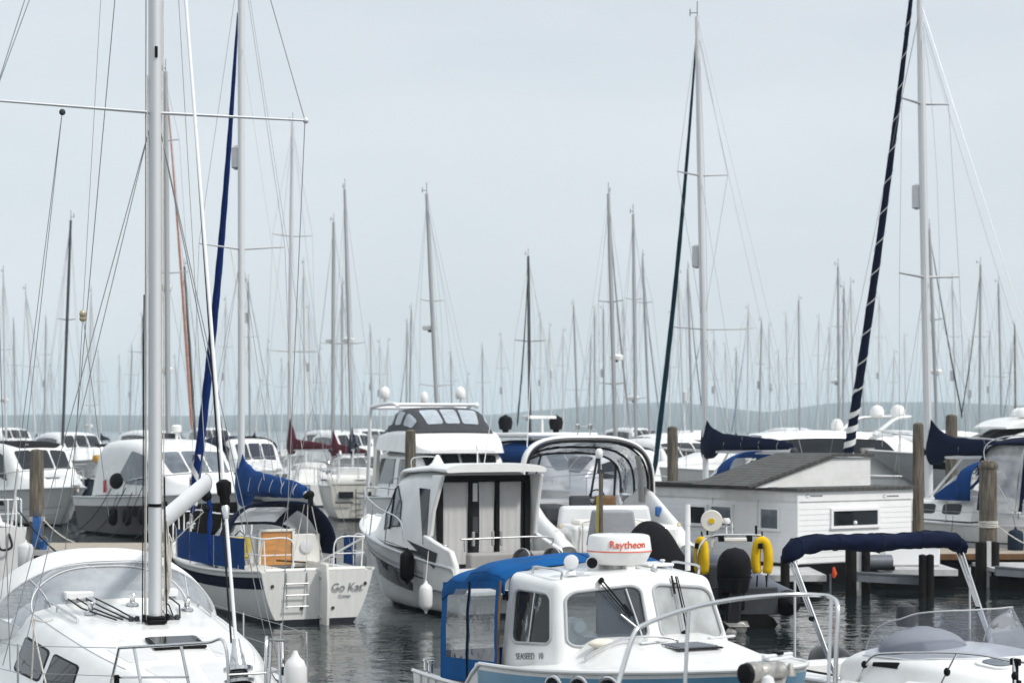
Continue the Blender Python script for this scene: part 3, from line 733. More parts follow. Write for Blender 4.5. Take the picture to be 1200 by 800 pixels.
# boom pushed out over the side
b0 = Vector((-.16, .02, 2.62)); b1 = Y1.l(at(242, 566, 24.9)); d_ = (b1 - b0)
mb = MB(); mb.tube([b0, b0 + d_ * .5, b1], .105, 14, flat=(.62, 1.12)); boom = mb.build('boom', 'alu', o)
mb = MB(); mb.tube([b1 - d_ * .005, b1 + d_ * .012], .108, 14, flat=(.62, 1.12)); mb.build('boom_end', 'greymast', boom)
mb = MB(); mb.ball(b1 + Vector((0, 0, -.16)), .07, (.6, 1, 1)); mb.ball(b1 + Vector((0, 0, -.32)), .05); mb.build('mainsheet_block', 'black', boom)
fl = MB(); fp = [b1 + Vector((0, .0, -.05)), b1 + Vector((.02, .04, -.35)), b1 + Vector((.05, .02, -.7)), b1 + Vector((0, .05, -1.0))]
fl.tube(spline(fp, 5), [.036 + .007 * math.sin(k * 1.9) - .001 * k for k in range(16)], 8, flat=(1, .45)); fl.build('boom_tie', 'genoablue', boom)
mb = MB(); mb.wire(b1, (-5.2, .4, 1.3), .008); mb.wire(b1 + Vector((0, .02, -.3)), (-5.0, .5, 1.3), .008); mb.wire(b1, (0, 0, 13), .005); mb.build('mainsheet', 'rope', boom)
# standing rigging
cp = 1.52
sg_ = []
for s_ in (1, -1):
    tip = (-.05, s_ * 1.74, 7.23); ch = (-.25, s_ * cp, 1.12)
    sg_ += [(tip, ch), (tip, (0, 0, 12.9)), ((0, s_ * .06, 7.02), (-.15, s_ * cp * .95, 1.12)), ((0, s_ * .06, 7.02), (-.75, s_ * cp, 1.12))]
sg_ += [((-.1, 0, 13.1), (-5.5, 0, 1.2)), ((-.05, -1.74, 7.23), (0, 0, 12.2))]
stays(o, sg_, .0055)
stays(o, [((.06, .04, 12.6), (1.5, .45, 1.5)), ], .011, 'darkwire', 'spinnaker_halyard')
# lazy jacks with a small block
p = Y1.on(97, 368, 'y', -.55)
mb = MB(); mb.ball(p, .05, (.6, .8, 1)); mb.ball(p + Vector((0, 0, -.05)), .04, (.5, 1, 1)); jb = mb.build('lazy_jack_block', 'brass', o)
q1 = Y1.on(40, 500, 'y', -.6); q2 = Y1.on(140, 520, 'y', -.5)
stays(o, [(p, Y1.on(118, 0, 'y', -.2)), (p, (-3.6, -.2, 2.75)), (p, (-1.9, -.1, 2.7))], .004, 'wire', 'lazy_jack')
stays(o, [((-.05, -1.0, 7.16), (-2.4, -1.2, 1.6)), ((-.05, -1.0, 7.16), (-2.65, -1.25, 1.6))], .004, 'wire', 'flag_halyard')
mb = MB(); mb.ball((-.05, -1.0, 7.15), .035); mb.build('flag_block', 'darkgrey', o)
# forestay with its drum
J0 = Vector((3.40, 0, 1.33)); J1 = Vector((.12, 0, 12.4)); jd = (J1 - J0).normalized()
mb = MB(); mb.tube([J0 + jd * .3, J1], .0175, 8); fs_ = mb.build('forestay_foil', 'whitepaint', o)
mb = MB(); mb.lathe([(-.02, .05), (0, .14), (.03, .145), (.05, .09), (.10, .088), (.115, .14), (.15, .14), (.17, .08), (.26, .065), (.30, .05), (.42, .035)], J0, jd, 20); dr = mb.build('furling_drum', 'steel', fs_)
mb = MB(); mb.lathe([(.052, .092), (.098, .092)], J0, jd, 18); mb.lathe([(-.10, .05), (-.01, .12)], J0, jd, 16); mb.build('drum_line', 'black', dr)
sw = J0 + jd * 1.72
mb = MB(); mb.lathe([(0, .03), (.03, .05), (.10, .05), (.13, .07), (.23, .075), (.26, .04)], sw, jd, 16); mb.build('halyard_swivel', 'black', fs_)
mb = MB(); mb.lathe([(-.12, .026), (-.02, .04), (.02, .026)], sw, jd, 12); mb.build('swivel_collar', 'steel', fs_)
# pulpit, stanchions, lifelines
def zd(x): 
    u = (x + 5.6) / 9.3; return HU.sheer(max(0, min(1, u)))
def hb(x):
    u = (x + 5.6) / 9.3; return HU.half(max(0, min(1, u)))
mb = MB(); r_ = .0155
for sg in (1, -1):
    top = [(2.05, sg * .84, zd(2.05) + .60), (2.7, sg * .56, zd(2.7) + .62), (3.35, sg * .30, zd(3.3) + .64), (3.62, sg * .20, zd(3.6) + .62), (3.70, sg * .17, zd(3.6) + .05)]
    mb.tube(spline(top, 6), r_, 8)
    mb.tube([top[0], (1.80, sg * .92, zd(1.8) + .02)], r_, 8); mb.tube([(2.25, sg * .74, zd(2.2) + .61), (2.5, sg * .68, zd(2.5))], r_, 8)
    mb.tube([(2.95, sg * .45, zd(3) + .63), (3.12, sg * .36, zd(3.1))], r_, 8)
    mb.tube([(1.93, sg * .88, zd(2) + .30), (3.05, sg * .40, zd(3) + .32)], .012, 8)
mb.tube([(3.68, -.18, zd(3.6) + .34), (3.68, .18, zd(3.6) + .34)], .012, 8)
pp = mb.build('pulpit', 'steel', o)
for sg in (1, -1):
    mb = MB(); mb.box((2.02, sg * .86, zd(2) + .29), (.05, .05, .09)); mb.build('rail_clamp', 'black', pp, bevel=.01)
    mb = MB(); mb.box((1.80, sg * .93, zd(1.8) + .03), (.10, .04, .05)); mb.build('rail_foot', 'black', pp, bevel=.01)
for sg in (1, -1):
    for x_ in (.55, -1.1, -2.7, -4.2):
        y_ = sg * (hb(x_) - .08); mb = MB(); mb.tube([(x_, y_, zd(x_)), (x_, y_, zd(x_) + .62)], .0125, 8); mb.tube([(x_, y_, zd(x_)), (x_, y_, zd(x_) + .07)], .02, 8); mb.build('stanchion', 'steel', o)
    for h_ in (.60, .32):
        pts = [(2.0, sg * .86, zd(2) + h_)] + [(x_, sg * (hb(x_) - .08), zd(x_) + h_) for x_ in (.55, -1.1, -2.7, -4.2, -5.4)]
        mb = MB(); mb.tube(pts, .004, 5); mb.build('lifeline', 'wire', o)
# mooring rope hung in loops on the roof, fore hatch cleats, lines at the shrouds
c_ = Y1.on(143, 738, 'y', -.28)
ro = bpy.data.objects.new('rope_coil', None); COL.objects.link(ro); ro.location = Y1.w(c_ + Vector((0, 0, -.25))); ro.rotation_euler = (0, 0, Y1.a)
tag(ro, 'pale rope coil hanging on the lifeline in front of the near left mast', 'rope')
mb = MB()
for k in range(6):
    a0 = .03 * k; mb.tube([(.01 * (k - 3), .075 * math.cos(t) * (1 - .05 * k) + .006 * k, .27 + .135 * math.sin(t) - .008 * k) for t in [2 * PI * q / 20 for q in range(20)]], .012, 6, closed=True)
mb.tube([(.03, .09 * math.cos(t), .33 + .02 * math.sin(t)) for t in [2 * PI * q / 14 for q in range(14)]], .013, 6, closed=True)
mb.build('coil_loops', 'rope', ro)
mb = MB(); mb.tube(spline([(0, .02, .15), (.05, .03, -.05), (.25, .10, -.22), (.6, .28, -.24)], 6), .011, 6); mb.tube(spline([(0, -.03, .15), (.02, -.04, .0), (.01, -.02, -.14)], 5), .011, 6); mb.build('rope_tail', 'rope', ro)
mb = MB()
for (a, b) in (((.5, -1.42, 1.74), (.85, -1.34, 1.1)), ((.52, -1.40, 1.74), (.35, -1.40, 1.08)), ((.5, -1.41, 1.74), (-.6, -1.0, 1.62))): mb.tube(sag(a, b, .03, 6), .010, 6)
mb.build('lashing', 'rope', o)
for sg in (1, -1):
    for x_ in (2.6, -4.9):
        mb = MB(); mb.tube([(x_ - .12, sg * (hb(x_) - .16), zd(x_) + .06), (x_ + .12, sg * (hb(x_) - .16), zd(x_) + .06)], .018, 6); mb.box((x_, sg * (hb(x_) - .16), zd(x_) + .02), (.10, .05, .08)); mb.build('deck_cleat', 'steel', o)
mb = MB(); mb.wire((3.55, .1, 1.32), (3.9, 1.6, .6), .012); mb.build('mooring_line', 'rope', o)
fender(346, 795, 19.4, .55, .11, 'fenderwhite', 'white fender beside the bow rail of the near left yacht', Y1.w((2.9, .62, 1.5)))
# ------------------------------------------------------------------ white cabin boat in the foreground
PB = Fr('cabin_boat', 1.258, 18.7, -63, 'white cabin boat with pale blue stripe, roof radar dome and bright blue aft canvas', 'motorboat', None, -.085)
o = PB.o
PH = Hull(5.0, 2.58, 1.44, 1.48, 1.69, stern=.9, flare=.22, rake=.45, full=.92, x0=-2.75, sm=.42, p=2.5, draft=.4)
PH.step = ((-1.1 + 2.75) / 5.0, .24)
PH.mesh(60, 16).build('hull', 'hull_white', o)
for sg in (1, -1):
    mb = MB(); PH.strip(mb, .355, .992, .06, .205, sg, .006, 40); mb.build('hull_stripe', 'bluestripe', o)
    mb = MB(); mb.tube(PH.edge(sg, .0, .995, off=0, dz=-.005), .022, 8); mb.build('gunwale', 'white', o)
def hxu(x): return (x + 2.75) / 5.0
for x_ in (.42, .74, 1.06):
    u = hxu(x_)
    for sg in (-1, 1):
        t = PH.tz(u, PH.sheer(u) - .15); p = PH.S(u, t, sg); e = PH.S(u + .01, t, sg) - PH.S(u - .01, t, sg); f = PH.S(u, min(1, t + .02), sg) - PH.S(u, t - .02, sg)
        n = e.cross(f).normalized(); n = n if n.y * sg > 0 else -n
        mb = MB(); mb.tube([p + n * .012 + (e.normalized() * math.cos(a) * .105 + f.normalized() * math.sin(a) * .105) for a in [2 * PI * k / 24 for k in range(24)]], .022, 8, closed=True); ph = mb.build('porthole', 'steel', o)
        mb = MB(); mb.lathe([(0, .10), (.012, .10)], p + n * .004, n, 24); mb.build('porthole_glass', 'darkglass', ph)
# foredeck: crowned trunk that falls away to the bow
def fdeck(a, v):
    u = lerp(hxu(-.35), .985, a); hb_ = max(.02, PH.half(u) - .015); k = 2 * v - 1
    zs = PH.sheer(u); tr = .24 * (1 - sstep((a - .10) / .85)) * (1 - sstep((abs(k) - .42) / .42)) + .03 * (1 - k * k) * (1 - a * .6)
    return Vector((PH.S(u, 1, 1).x, hb_ * k, zs - .005 + tr))
mb = MB(); mb.grid(fdeck, 40, 41); mb.build('foredeck', 'white', o, smooth=60)
def dz(x, y):
    u = hxu(x); a = (u - hxu(-.35)) / (.985 - hxu(-.35)); hb_ = max(.02, PH.half(u) - .015)
    return fdeck(max(0, min(1, a)), (y / hb_ + 1) / 2).z
mb = MB(); mb.grid(lambda a, v: Vector((lerp(-2.72, -.6, a), (2 * v - 1) * (PH.half(hxu(lerp(-2.72, -.6, a))) - .02), PH.sheer(hxu(lerp(-2.72, -.6, a))) - .02 if abs(2 * v - 1) > .8 else .55)), 20, 21); mb.build('cockpit', 'white', o)
# cabin: a bevelled shell with real window openings
zb = 1.42; zt = 2.27
B_ = {'fs': Vector((.10, -.98, zb)), 'fc': Vector((.30, 0, zb + .05)), 'fp': Vector((.10, .98, zb)),
      'as': Vector((-1.02, -1.06, 1.30)), 'ap': Vector((-1.02, 1.06, 1.30))}
T_ = {'fs': Vector((-.20, -.84, zt)), 'fc': Vector((-.04, 0, zt + .085)), 'fp': Vector((-.20, .84, zt)),
      'as': Vector((-1.08, -.92, zt + .04)), 'ac': Vector((-1.08, 0, zt + .12)), 'ap': Vector((-1.08, .92, zt + .04))}
vs_ = [B_['fs'], B_['fc'], B_['fp'], B_['ap'], B_['as'], T_['fs'], T_['fc'], T_['fp'], T_['ap'], T_['ac'], T_['as']]
mb = MB(); mb.add(vs_, [(0, 1, 6, 5), (1, 2, 7, 6), (2, 3, 8, 7), (4, 0, 5, 10), (3, 4, 10, 9, 8), (5, 6, 9, 10), (6, 7, 8, 9), (0, 4, 3, 2, 1)])
cabn = mb.build('cabin', 'white', o, smooth=0, bevel=.085, bseg=5); bake(cabn)
mb = MB()
for p in (-1,): pass
inn = [p + (Vector((-.33, 0, 1.80)) - p).normalized() * .075 for p in vs_]
inn = [Vector((p.x, p.y, min(p.z, 2.30))) for p in inn]
mb.add(inn, [(0, 1, 6, 5), (1, 2, 7, 6), (2, 3, 8, 7), (4, 0, 5, 10), (3, 4, 10, 9, 8), (5, 6, 9, 10), (6, 7, 8, 9), (0, 4, 3, 2, 1)])
cuts = [mb.build('cut', 'white', o, smooth=0)]
def facewin(a, b, c, d, u0, u1, v0, v1, r, sk0=0., sk1=0.):
    """rounded outline inside the face a(bottom left) b(bottom right) c(top right) d(top left)"""
    out = []
    for u, v in rrect(u0, u1, v0, v1, r):
        k = (v - v0) / (v1 - v0); u2 = u + lerp(sk0, sk1, (u - u0) / (u1 - u0)) * k
        out.append(a.lerp(b, u2).lerp(d.lerp(c, u2), v))
    n = (b - a).cross(d - a).normalized(); return out, n
faces = {'screen_s': (B_['fs'], B_['fc'], T_['fc'], T_['fs'], .085, .93, .30, .87, .17), 'screen_p': (B_['fc'], B_['fp'], T_['fp'], T_['fc'], .07, .915, .30, .87, .17),
         'side_s': (B_['as'], B_['fs'], T_['fs'], T_['as'], .20, .88, .34, .86, .16), 'side_p': (B_['fp'], B_['ap'], T_['ap'], T_['fp'], .12, .80, .34, .86, .16)}
wins = {}
for k, q in faces.items():
    ol, n = facewin(*q); c0 = sum(ol, Vector()) / len(ol)
    if n.dot(c0 - Vector((-.5, 0, 1.85))) < 0: n = -n
    wins[k] = (ol, n, c0)
    mb = MB(); mb.prism([p - n * .16 for p in ol], n * .3); cuts.append(mb.build('cut', 'white', o, smooth=0))
mb = MB(); mb.box((-1.05, -.25, 1.80), (.5, .95, .70)); cuts.append(mb.build('cut', 'white', o, smooth=0))
for c in cuts:
    md = cabn.modifiers.new('b', 'BOOLEAN'); md.operation = 'DIFFERENCE'; md.solver = 'EXACT'; md.object = c
bake(cabn)
for c in cuts: bpy.data.objects.remove(c)
for p in cabn.data.polygons: p.use_smooth = True
cabn.data.set_sharp_from_angle(angle=math.radians(28))
for k, (ol, n, c0) in wins.items():
    mb = MB(); mb.tube([p + n * .002 for p in ol], .015, 8, closed=True, flat=(1, 1)); fr = mb.build('window', 'frame', o)
    mb = MB(); mb.prism([c0 + (p - c0) * 1.0 - n * .012 for p in ol], n * -.006); mb.build('pane', 'milky' if k == 'screen_p' else 'clear', fr)
    if k.startswith('side'):
        a_, b_ = min(ol, key=lambda p: p.z), max(ol, key=lambda p: p.z); lo = c0 + (Vector((0, 0, a_.z)) - Vector((0, 0, c0.z))) * .94; mid = c0
        up = (T_['fs'] - B_['fs']) * (1 if 1 else 0); upn = Vector((-.05, (-.02 if k == 'side_p' else .14) , 0)); 
        v = n.cross(Vector((1, 0, 0))).normalized(); v = v if v.z > 0 else -v
        mb = MB(); mb.tube([c0 - v * .235, c0 + v * .235], .010, 6); mb.build('glazing_bar', 'steel', fr)
mb = MB()
# things seen through the glass: bulkhead, seats, wheel, panel
mb = MB(); mb.box((-.99, .28, 1.75), (.03, .5, .70)); mb.build('bulkhead_door', 'blue', o)
mb = MB(); mb.box((-.72, -.62, 1.60), (.42, .40, .20)); mb.box((-.94, -.62, 1.80), (.10, .40, .40), ry=-.1); mb.build('helm_seat', 'white', o, bevel=.05)
mb = MB(); mb.box((-.62, .20, 1.72), (.05, .42, .72)); mb.build('cabin_curtain', 'fendernavy', o, bevel=.02)
mb = MB(); mb.box((-.16, -.25, 1.50), (.30, 1.1, .22)); mb.build('dashboard', 'palegrey', o, bevel=.03)
mb = MB(); mb.box((-.20, -.18, 1.86), (.03, .46, .62), ry=-.12); mb.build('cabin_blind', 'slate', o, bevel=.01)
mb = MB(); mb.box((-.30, -.68, 1.74), (.22, .26, .36)); mb.build('light_catcher_box', 'white', o, bevel=.03)  # white box added near the pane to catch sun and brighten the cabin
mb = MB(); mb.lathe([(0, .06), (.03, .07), (.05, .05)], (-.18, -.62, 1.84), (1, -.3, .1), 16); mb.build('compass', 'whitepaint', o)
# wipers
def wiper(base, tip, n, par):
    b = Vector(base); t = Vector(tip); d = t - b; s = d.cross(n).normalized()
    mb = MB(); mb.tube([b + n * .05, b + d * .35 + n * .055, t + n * .045], .009, 6); mb.tube([b + s * .03 + n * .05, b + d * .4 + s * .03 + n * .055, t + s * .022 + n * .045], .006, 6); mb.build('wiper_arm', 'black', par)
    mb = MB(); mb.tube([t - d * .30 + n * .024 - s * .03, t + d * .02 + n * .024 - s * .03], .011, 5); mb.wire(t - d * .12 + n * .03, t - d * .12 - s * .03 + n * .024, .008); mb.build('wiper_blade', 'black', par)
    mb = MB(); mb.lathe([(0, .025), (.05, .025), (.06, .01)], b, n, 12); mb.build('wiper_spindle', 'black', par)
ol, n, c0 = wins['screen_s']
A = lambda u, v, q: (q[0].lerp(q[1], u)).lerp(q[3].lerp(q[2], u), v)
qs = faces['screen_s'][:4]; qp = faces['screen_p'][:4]
wiper(A(.49, .95, qs), A(.76, .55, qs), n, o); 
mb = MB(); mb.tube([A(.66, .58, qs) + n * .03, A(.80, .44, qs) + n * .03], .007, 5); mb.tube([A(.76, .84, qs) + n * .012, A(.86, .30, qs) + n * .012], .007, 5); mb.build('wiper_link', 'alu', o)
ol, n2, c2 = wins['screen_p']
wiper(A(.37, .36, qp), A(.41, .95, qp), n2, o)
# lettering under the side window
n3 = wins['side_s'][1]; p0 = A(.50, .21, faces['side_s'][:4]) + n3 * .003
dr_ = (B_['fs'] - B_['as']).normalized()
text('SEASEED', .088, 'text', o, p0 - dr_ * .05, dr_, Vector((0, 0, 1)), ext=.002, name='name_lettering'); text('10', .088, 'text', o, p0 + dr_ * .23, dr_, Vector((0, 0, 1)), ext=.002, name='number_lettering')
mb = MB(); q = A(.03, .78, faces['side_s'][:4]) + n3 * .006; mb.box(q, (.10, .012, .09)); mb.build('black_badge', 'black', o)
# roof things
def rz(x, y): return zt + .115 - .10 * (abs(y) / .9) ** 1.5
mb = MB(); rp = Vector((-.50, 0.0, 2.395))
mb.lathe([(0, .235), (.02, .26), (.11, .305), (.125, .312), (.135, .312), (.26, .295), (.275, .285), (.285, .25), (.287, 0.01)], rp, seg=40); rad = mb.build('radar_dome', 'white', o, smooth=30)
mb = MB(); mb.lathe([(.124, .3145), (.134, .3145)], rp, seg=40); mb.build('red_band', 'textred', rad, smooth=30)
mb = MB()
for c in range(3): mb.box(rp + Vector((.18 * math.cos(c * 2.1), .18 * math.sin(c * 2.1), -.02)), (.10, .10, .07))
mb.box(rp + Vector((0, 0, -.02)), (.25, .25, .05)); mb.build('radar_foot', 'white', rad, bevel=.01)
cdir = (PB.l((0, 0, HC)) - rp); cdir.z = 0; cdir.normalize()
me_r = .304
base_a = math.atan2(cdir.y, cdir.x) + .30
lt = text('Raytheon', .098, 'textred', rad, (0, 0, 0), (1, 0, 0), (0, 1, 0), ext=.004)
for v in lt.data.vertices:                    # wrap the word round the dome
    a = base_a + v.co.x / me_r; rr = me_r - (v.co.y) * .14 + .004 + v.co.z; v.co = Vector((rp.x + math.cos(a) * rr, rp.y + math.sin(a) * rr, rp.z + .198 + v.co.y))
# horn and searchlight
hp = Vector((-.36, -.60, rz(-.36, .6) - .01))
mb = MB(); mb.lathe([(0, .06), (.02, .055), (.05, .02), (.09, .02)], hp, seg=14); mb.lathe([(-.06, .02), (-.05, .05), (.0, .068), (.05, .07), (.055, .055)], hp + Vector((0, 0, .12)), Vector((.8, -.5, 0)), 18); mb.build('searchlight', 'whitepaint', o)
hp = Vector((-.27, -.44, rz(-.27, .44) + .005))
mb = MB(); mb.lathe([(-.16, .022), (-.02, .025), (.05, .035), (.08, .062)], hp + Vector((0, 0, .075)), Vector((.9, -.35, .05)), 16); mb.lathe([(0, .03), (.06, .02)], hp, seg=10); hn = mb.build('horn', 'steel', o)
mb = MB(); mb.lathe([(.0, .052), (.006, .05)], hp + Vector((0, 0, .075)) + Vector((.9, -.35, .05)).normalized() * .077, Vector((.9, -.35, .05)), 16); mb.build('horn_mouth', 'black', hn)
for sg in (-1, 1):
    mb = MB(); y_ = sg * .78; z_ = rz(-.5, .78) + .015
    mb.tube(spline([(-.80, y_, z_ - .03), (-.79, y_, z_ + .05), (-.55, y_ * .99, z_ + .055), (-.28, y_ * .97, z_ + .045), (-.27, y_ * .97, z_ - .03)], 4), .012, 8); mb.build('roof_handrail', 'steel', o)
mb = MB(); mb.lathe([(0, .06), (.02, .055), (.035, .02), (.06, .018), (.07, .03), (.08, .02)], (-.72, .62, rz(-.7, .62)), seg=14); mb.build('gps_puck', 'palegrey', o)
mb = MB(); mb.lathe([(0, .035), (.04, .03), (.06, .01)], (-.15, .18, rz(-.15, .18) - .03), seg=12); mb.build('nav_light', 'steel', o)
mb = MB(); mb.box((-.8, .55, rz(-.8, .55) + .02), (.35, .30, .03)); mb.build('roof_hatch', 'white', o, bevel=.012)
# white antenna on the port quarter of the roof
ap = PB.on(806, 668, 'x', -.85); mb = MB(); mb.tube([ap, ap + Vector((0, 0, .16)), ap + Vector((0, 0, .45)), ap + Vector((0, 0, .452)), ap + Vector((0, 0, .66))], [.028, .028, .025, .030, .026], 10); mb.build('antenna', 'white', o)
# bright blue aft canopy
sec = [(-1.0, .95, .97, 2.30), (-1.10, .97, .99, 2.34), (-1.35, 1.0, 1.02, 2.37), (-1.62, 1.02, 1.04, 2.34), (-1.74, 1.03, 1.05, 2.25), (-2.05, 1.05, 1.08, 2.24), (-2.18, 1.06, 1.09, 2.17)]
def can(u, v):
    n = len(sec) - 1; k = min(n - 1, int(u * n)); f = u * n - k; x, wt, wb, z = [lerp(a, b, f) for a, b in zip(sec[k], sec[k + 1])]
    k = 2 * v - 1; a = abs(k); sg = 1 if k > 0 else -1
    wr = .014 * noise.noise(Vector((u * 5, v * 7, 3))) + .006 * noise.noise(Vector((u * 14, v * 18, 5)))
    if a < .7: y = wt * a / .7; zz = z + .08 * (1 - (a / .7) ** 2) - .05 * (max(0, a - .5) / .2) ** 2
    else: q = (a - .7) / .3; y = wt + .035 * math.sin(min(1, q * 2) * PI / 2); zz = z - .05 - .16 * q
    return Vector((x + wr, sg * y, zz + wr))
mb = MB(); mb.grid(can, 31, 45); cp_ = mb.build('canopy', 'skyblue', o, smooth=80, solid=.01)
mb = MB(); mb.grid(lambda a, v: can(1, v).lerp(Vector((-2.20, (2 * v - 1) * 1.08, 1.42)), a), 6, 45)
def csd(sg):
    return lambda a, b: Vector((lerp(-.90, -2.20, a) + (.0), sg * lerp(1.075, 1.10 + .05 * b, 1 - b) * (1 if b < .5 else 1), lerp(lerp(1.22, 1.16, a), lerp(2.24, 2.14, a), b)))
for sg in (-1, 1):
    f_ = csd(sg)
    def wob(a, b, f_=f_): p = f_(a, b); q = .012 * noise.noise(Vector((a * 4, b * 5, sg * 3.))); return p + Vector((0, q, 0))
    def reg(a0, a1, b0, b1, nm, mt, off=0., par=cp_):
        mb = MB(); mb.grid(lambda a, b: wob(lerp(a0, a1, a), lerp(b0, b1, b)) + Vector((0, sg * off, 0)), 10, 10); return mb.build(nm, mt, par, smooth=80)
    reg(0, 1, .0, .24, 'canopy_skirt', 'skyblue'); reg(0, 1, .93, 1, 'canopy_valance', 'skyblue')
    for a0, a1 in ((0, .07), (.50, .54), (.90, 1)): reg(a0, a1, .24, .93, 'canopy_panel', 'skyblue')
    for a0, a1 in ((.07, .50), (.54, .90)): reg(a0, a1, .24, .93, 'canopy_window', 'vinylclear')
    mb = MB(); mb.tube([wob(.52, b / 10) + Vector((0, sg * .008, 0)) for b in range(11)], .010, 5); mb.build('canopy_zip', 'black', cp_)
    mb = MB(); mb.tube([wob(a / 10, 0) for a in range(11)] , .012, 5); mb.tube([wob(0, b / 10) for b in range(11)], .012, 5); mb.build('canopy_edge', 'brownwood', cp_)
mb = MB(); mb.grid(lambda a, b: Vector((-2.20 + .01 * noise.noise(Vector((a * 5, b * 5, 1))), lerp(-1.10, 1.10, a), lerp(1.16, 1.45, b))), 12, 6); mb.build('canopy_skirt', 'skyblue', cp_)
mb = MB(); mb.grid(lambda a, b: Vector((-2.20 + .02 * noise.noise(Vector((a * 5, b * 5, 1))), lerp(-1.08, 1.08, a), lerp(1.45, 2.18, b))), 12, 8); mb.build('canopy_window', 'vinylclear', cp_)
# foredeck fittings
for v_ in (.12, .5, .88):
    mb = MB(); mb.tube([can(k / 30, v_) + Vector((0, 0, .008)) for k in range(31)], .005, 4); mb.build('canopy_seam', 'blue', cp_)
mb = MB(); mb.tube([can(.66, k / 40) + Vector((0, 0, .006)) for k in range(41)], .006, 4); mb.build('canopy_seam', 'blue', cp_)
mb = MB()
P0 = [Vector(q + (0,)) for q in ((.36, -.84), (.37, -.82), (.50, -.47), (.64, -.09), (.65, -.07))]
z1 = [dz(p.x, p.y) for p in P0]
mb.tube(spline([Vector((p.x, p.y, z + h)) for p, z, h in zip(P0, z1, (-.01, .05, .055, .05, -.01))], 5), .012, 8)
p = P0[2]; mb.wire((p.x, p.y, z1[2] - .02), (p.x, p.y, z1[2] + .055), .011, 8); mb.build('foredeck_handrail', 'steel', o)
p = Vector((.80, -.02, 0)); zc = dz(p.x, p.y)
mb = MB()
for k in range(6): mb.box((p.x - .15 + .06 * k, p.y, zc + .016), (.03, .40, .010), ry=.3)
gr = mb.build('louvre', 'beam', o)
mb = MB(); mb.tube([(p.x + a * .19, p.y + b * .23, zc + .004) for a, b in ((-1, -1), (1, -1), (1, 1), (-1, 1))], .009, 6, closed=True); mb.build('louvre_frame', 'black', gr)
mb = MB(); mb.box((p.x, p.y, zc + .0), (.38, .46, .012)); mb.build('louvre_plate', 'frame', gr)
p = Vector((.30, -.66, 0))
sh = bpy.data.objects.new('sea_shell', None); COL.objects.link(sh); sh.location = PB.w((p.x, p.y, dz(p.x, p.y))); sh.rotation_euler = (0, 0, .3)
tag(sh, 'pale shell lying on the white foredeck below the windscreen', 'shell')
mb = MB(); mb.ball((0, 0, .03), .12, (1, .55, .35), 18, 10); mb.ball((.07, .02, .035), .07, (1, .6, .5)); mb.build('shell_body', 'shellpink', sh)
for q in ((.55, -.25), (.45, .55)):
    z_ = dz(*q); mb = MB(); mb.box((q[0], q[1], z_ + .012), (.05, .34, .02), rz=.25); mb.build('deck_seam', 'palegrey', o, bevel=.008)
mb = MB(); p = Vector((1.55, .42, 0)); z_ = dz(p.x, p.y)
mb.box((p.x, p.y, z_ + .03), (.10, .34, .03), rz=.3); mb.box((p.x, p.y, z_ + .055), (.05, .40, .03), rz=.3); mb.build('cleat_plate', 'palegrey', o, bevel=.012)
mb = MB(); mb.box((p.x, p.y, z_ + .075), (.09, .07, .03), rz=.3); mb.build('latch', 'black', o, bevel=.006)
for k in range(6):
    q = PH.S(.05 + .045 * k, 1, -1); mb = MB(); mb.box((q.x, q.y - .005, q.z - .12), (.025, .02, .26)); mb.build('canopy_strap', 'palegrey', o)
for x_ in (-2.55, -2.42):
    u = hxu(x_); mb = MB(); z_ = PH.sheer(u); mb.lathe([(0, .03), (.10, .03), (.11, .04), (.13, .04)], (x_, -PH.half(u) + .08, z_), seg=10); mb.build('mooring_bitt', 'steel', o)

# ------------------------------------------------------------------ bow rail of the boat nearest the camera
FB = Fr('motorboat', 1.62, 13.2, 66, 'nearest boat, only its steel bow rail and winch showing at the bottom edge', 'motorboat')
o = FB.o
FHU = Hull(6.2, 2.5, 1.2, 1.36, 1.70, stern=.85, flare=.3, rake=.4, x0=-4.35, sm=.4, p=2.0)
FHU.mesh().build('hull', 'hull_white', o); FHU.deckmesh(camber=.10).build('deck', 'white', o)
mb = MB()
def ex(u): p = (u + 4.35) / 6.2; return FHU.half(p), FHU.sheer(p)
path = []
for u, v, Y in ((716, 830, 13.2), (726, 795, 13.3), (742, 745, 13.4), (756, 731, 13.5), (806, 713, 13.9), (860, 702, 14.3), (920, 696.5, 14.6), (960, 697, 14.65), (975, 700, 14.5), (982, 712, 14.35), (980, 760, 14.3), (978, 840, 14.3)):
    path.append(FB.l(at(u, v, Y)))
mb.tube(spline(path, 6), .017, 10); rl = mb.build('bow_rail', 'steel', o)
for a, b, Y0, Y1_ in (((807, 712), (801, 840), 13.9, 13.85), ((974, 702), (970, 830), 14.55, 14.4)):
    mb = MB(); mb.tube([FB.l(at(*a, Y0)), FB.l(at(*b, Y1_))], .0145, 10); mb.build('rail_post', 'steel', rl)
wp = FB.l(at(888, 788, 14.6)); wd_ = FB.l(at(918, 785, 14.75)) - wp; wd_.normalize()
mb = MB(); mb.lathe([(-.12, .05), (-.10, .085), (-.02, .088), (0, .075), (.03, .085), (.10, .075), (.20, .062), (.24, .065)], wp, wd_, 20); wn = mb.build('anchor_winch', 'winchgrey', o)
mb = MB(); mb.lathe([(-.145, .06), (-.135, .078), (-.10, .082), (-.095, .06)], wp, wd_, 16); mb.build('winch_gypsy', 'black', wn)
mb = MB(); mb.box(wp + Vector((0, 0, -.09)) + wd_ * .05, (.30, .30, .06), rz=.3); mb.build('winch_base', 'winchgrey', wn, bevel=.02)
mb = MB()
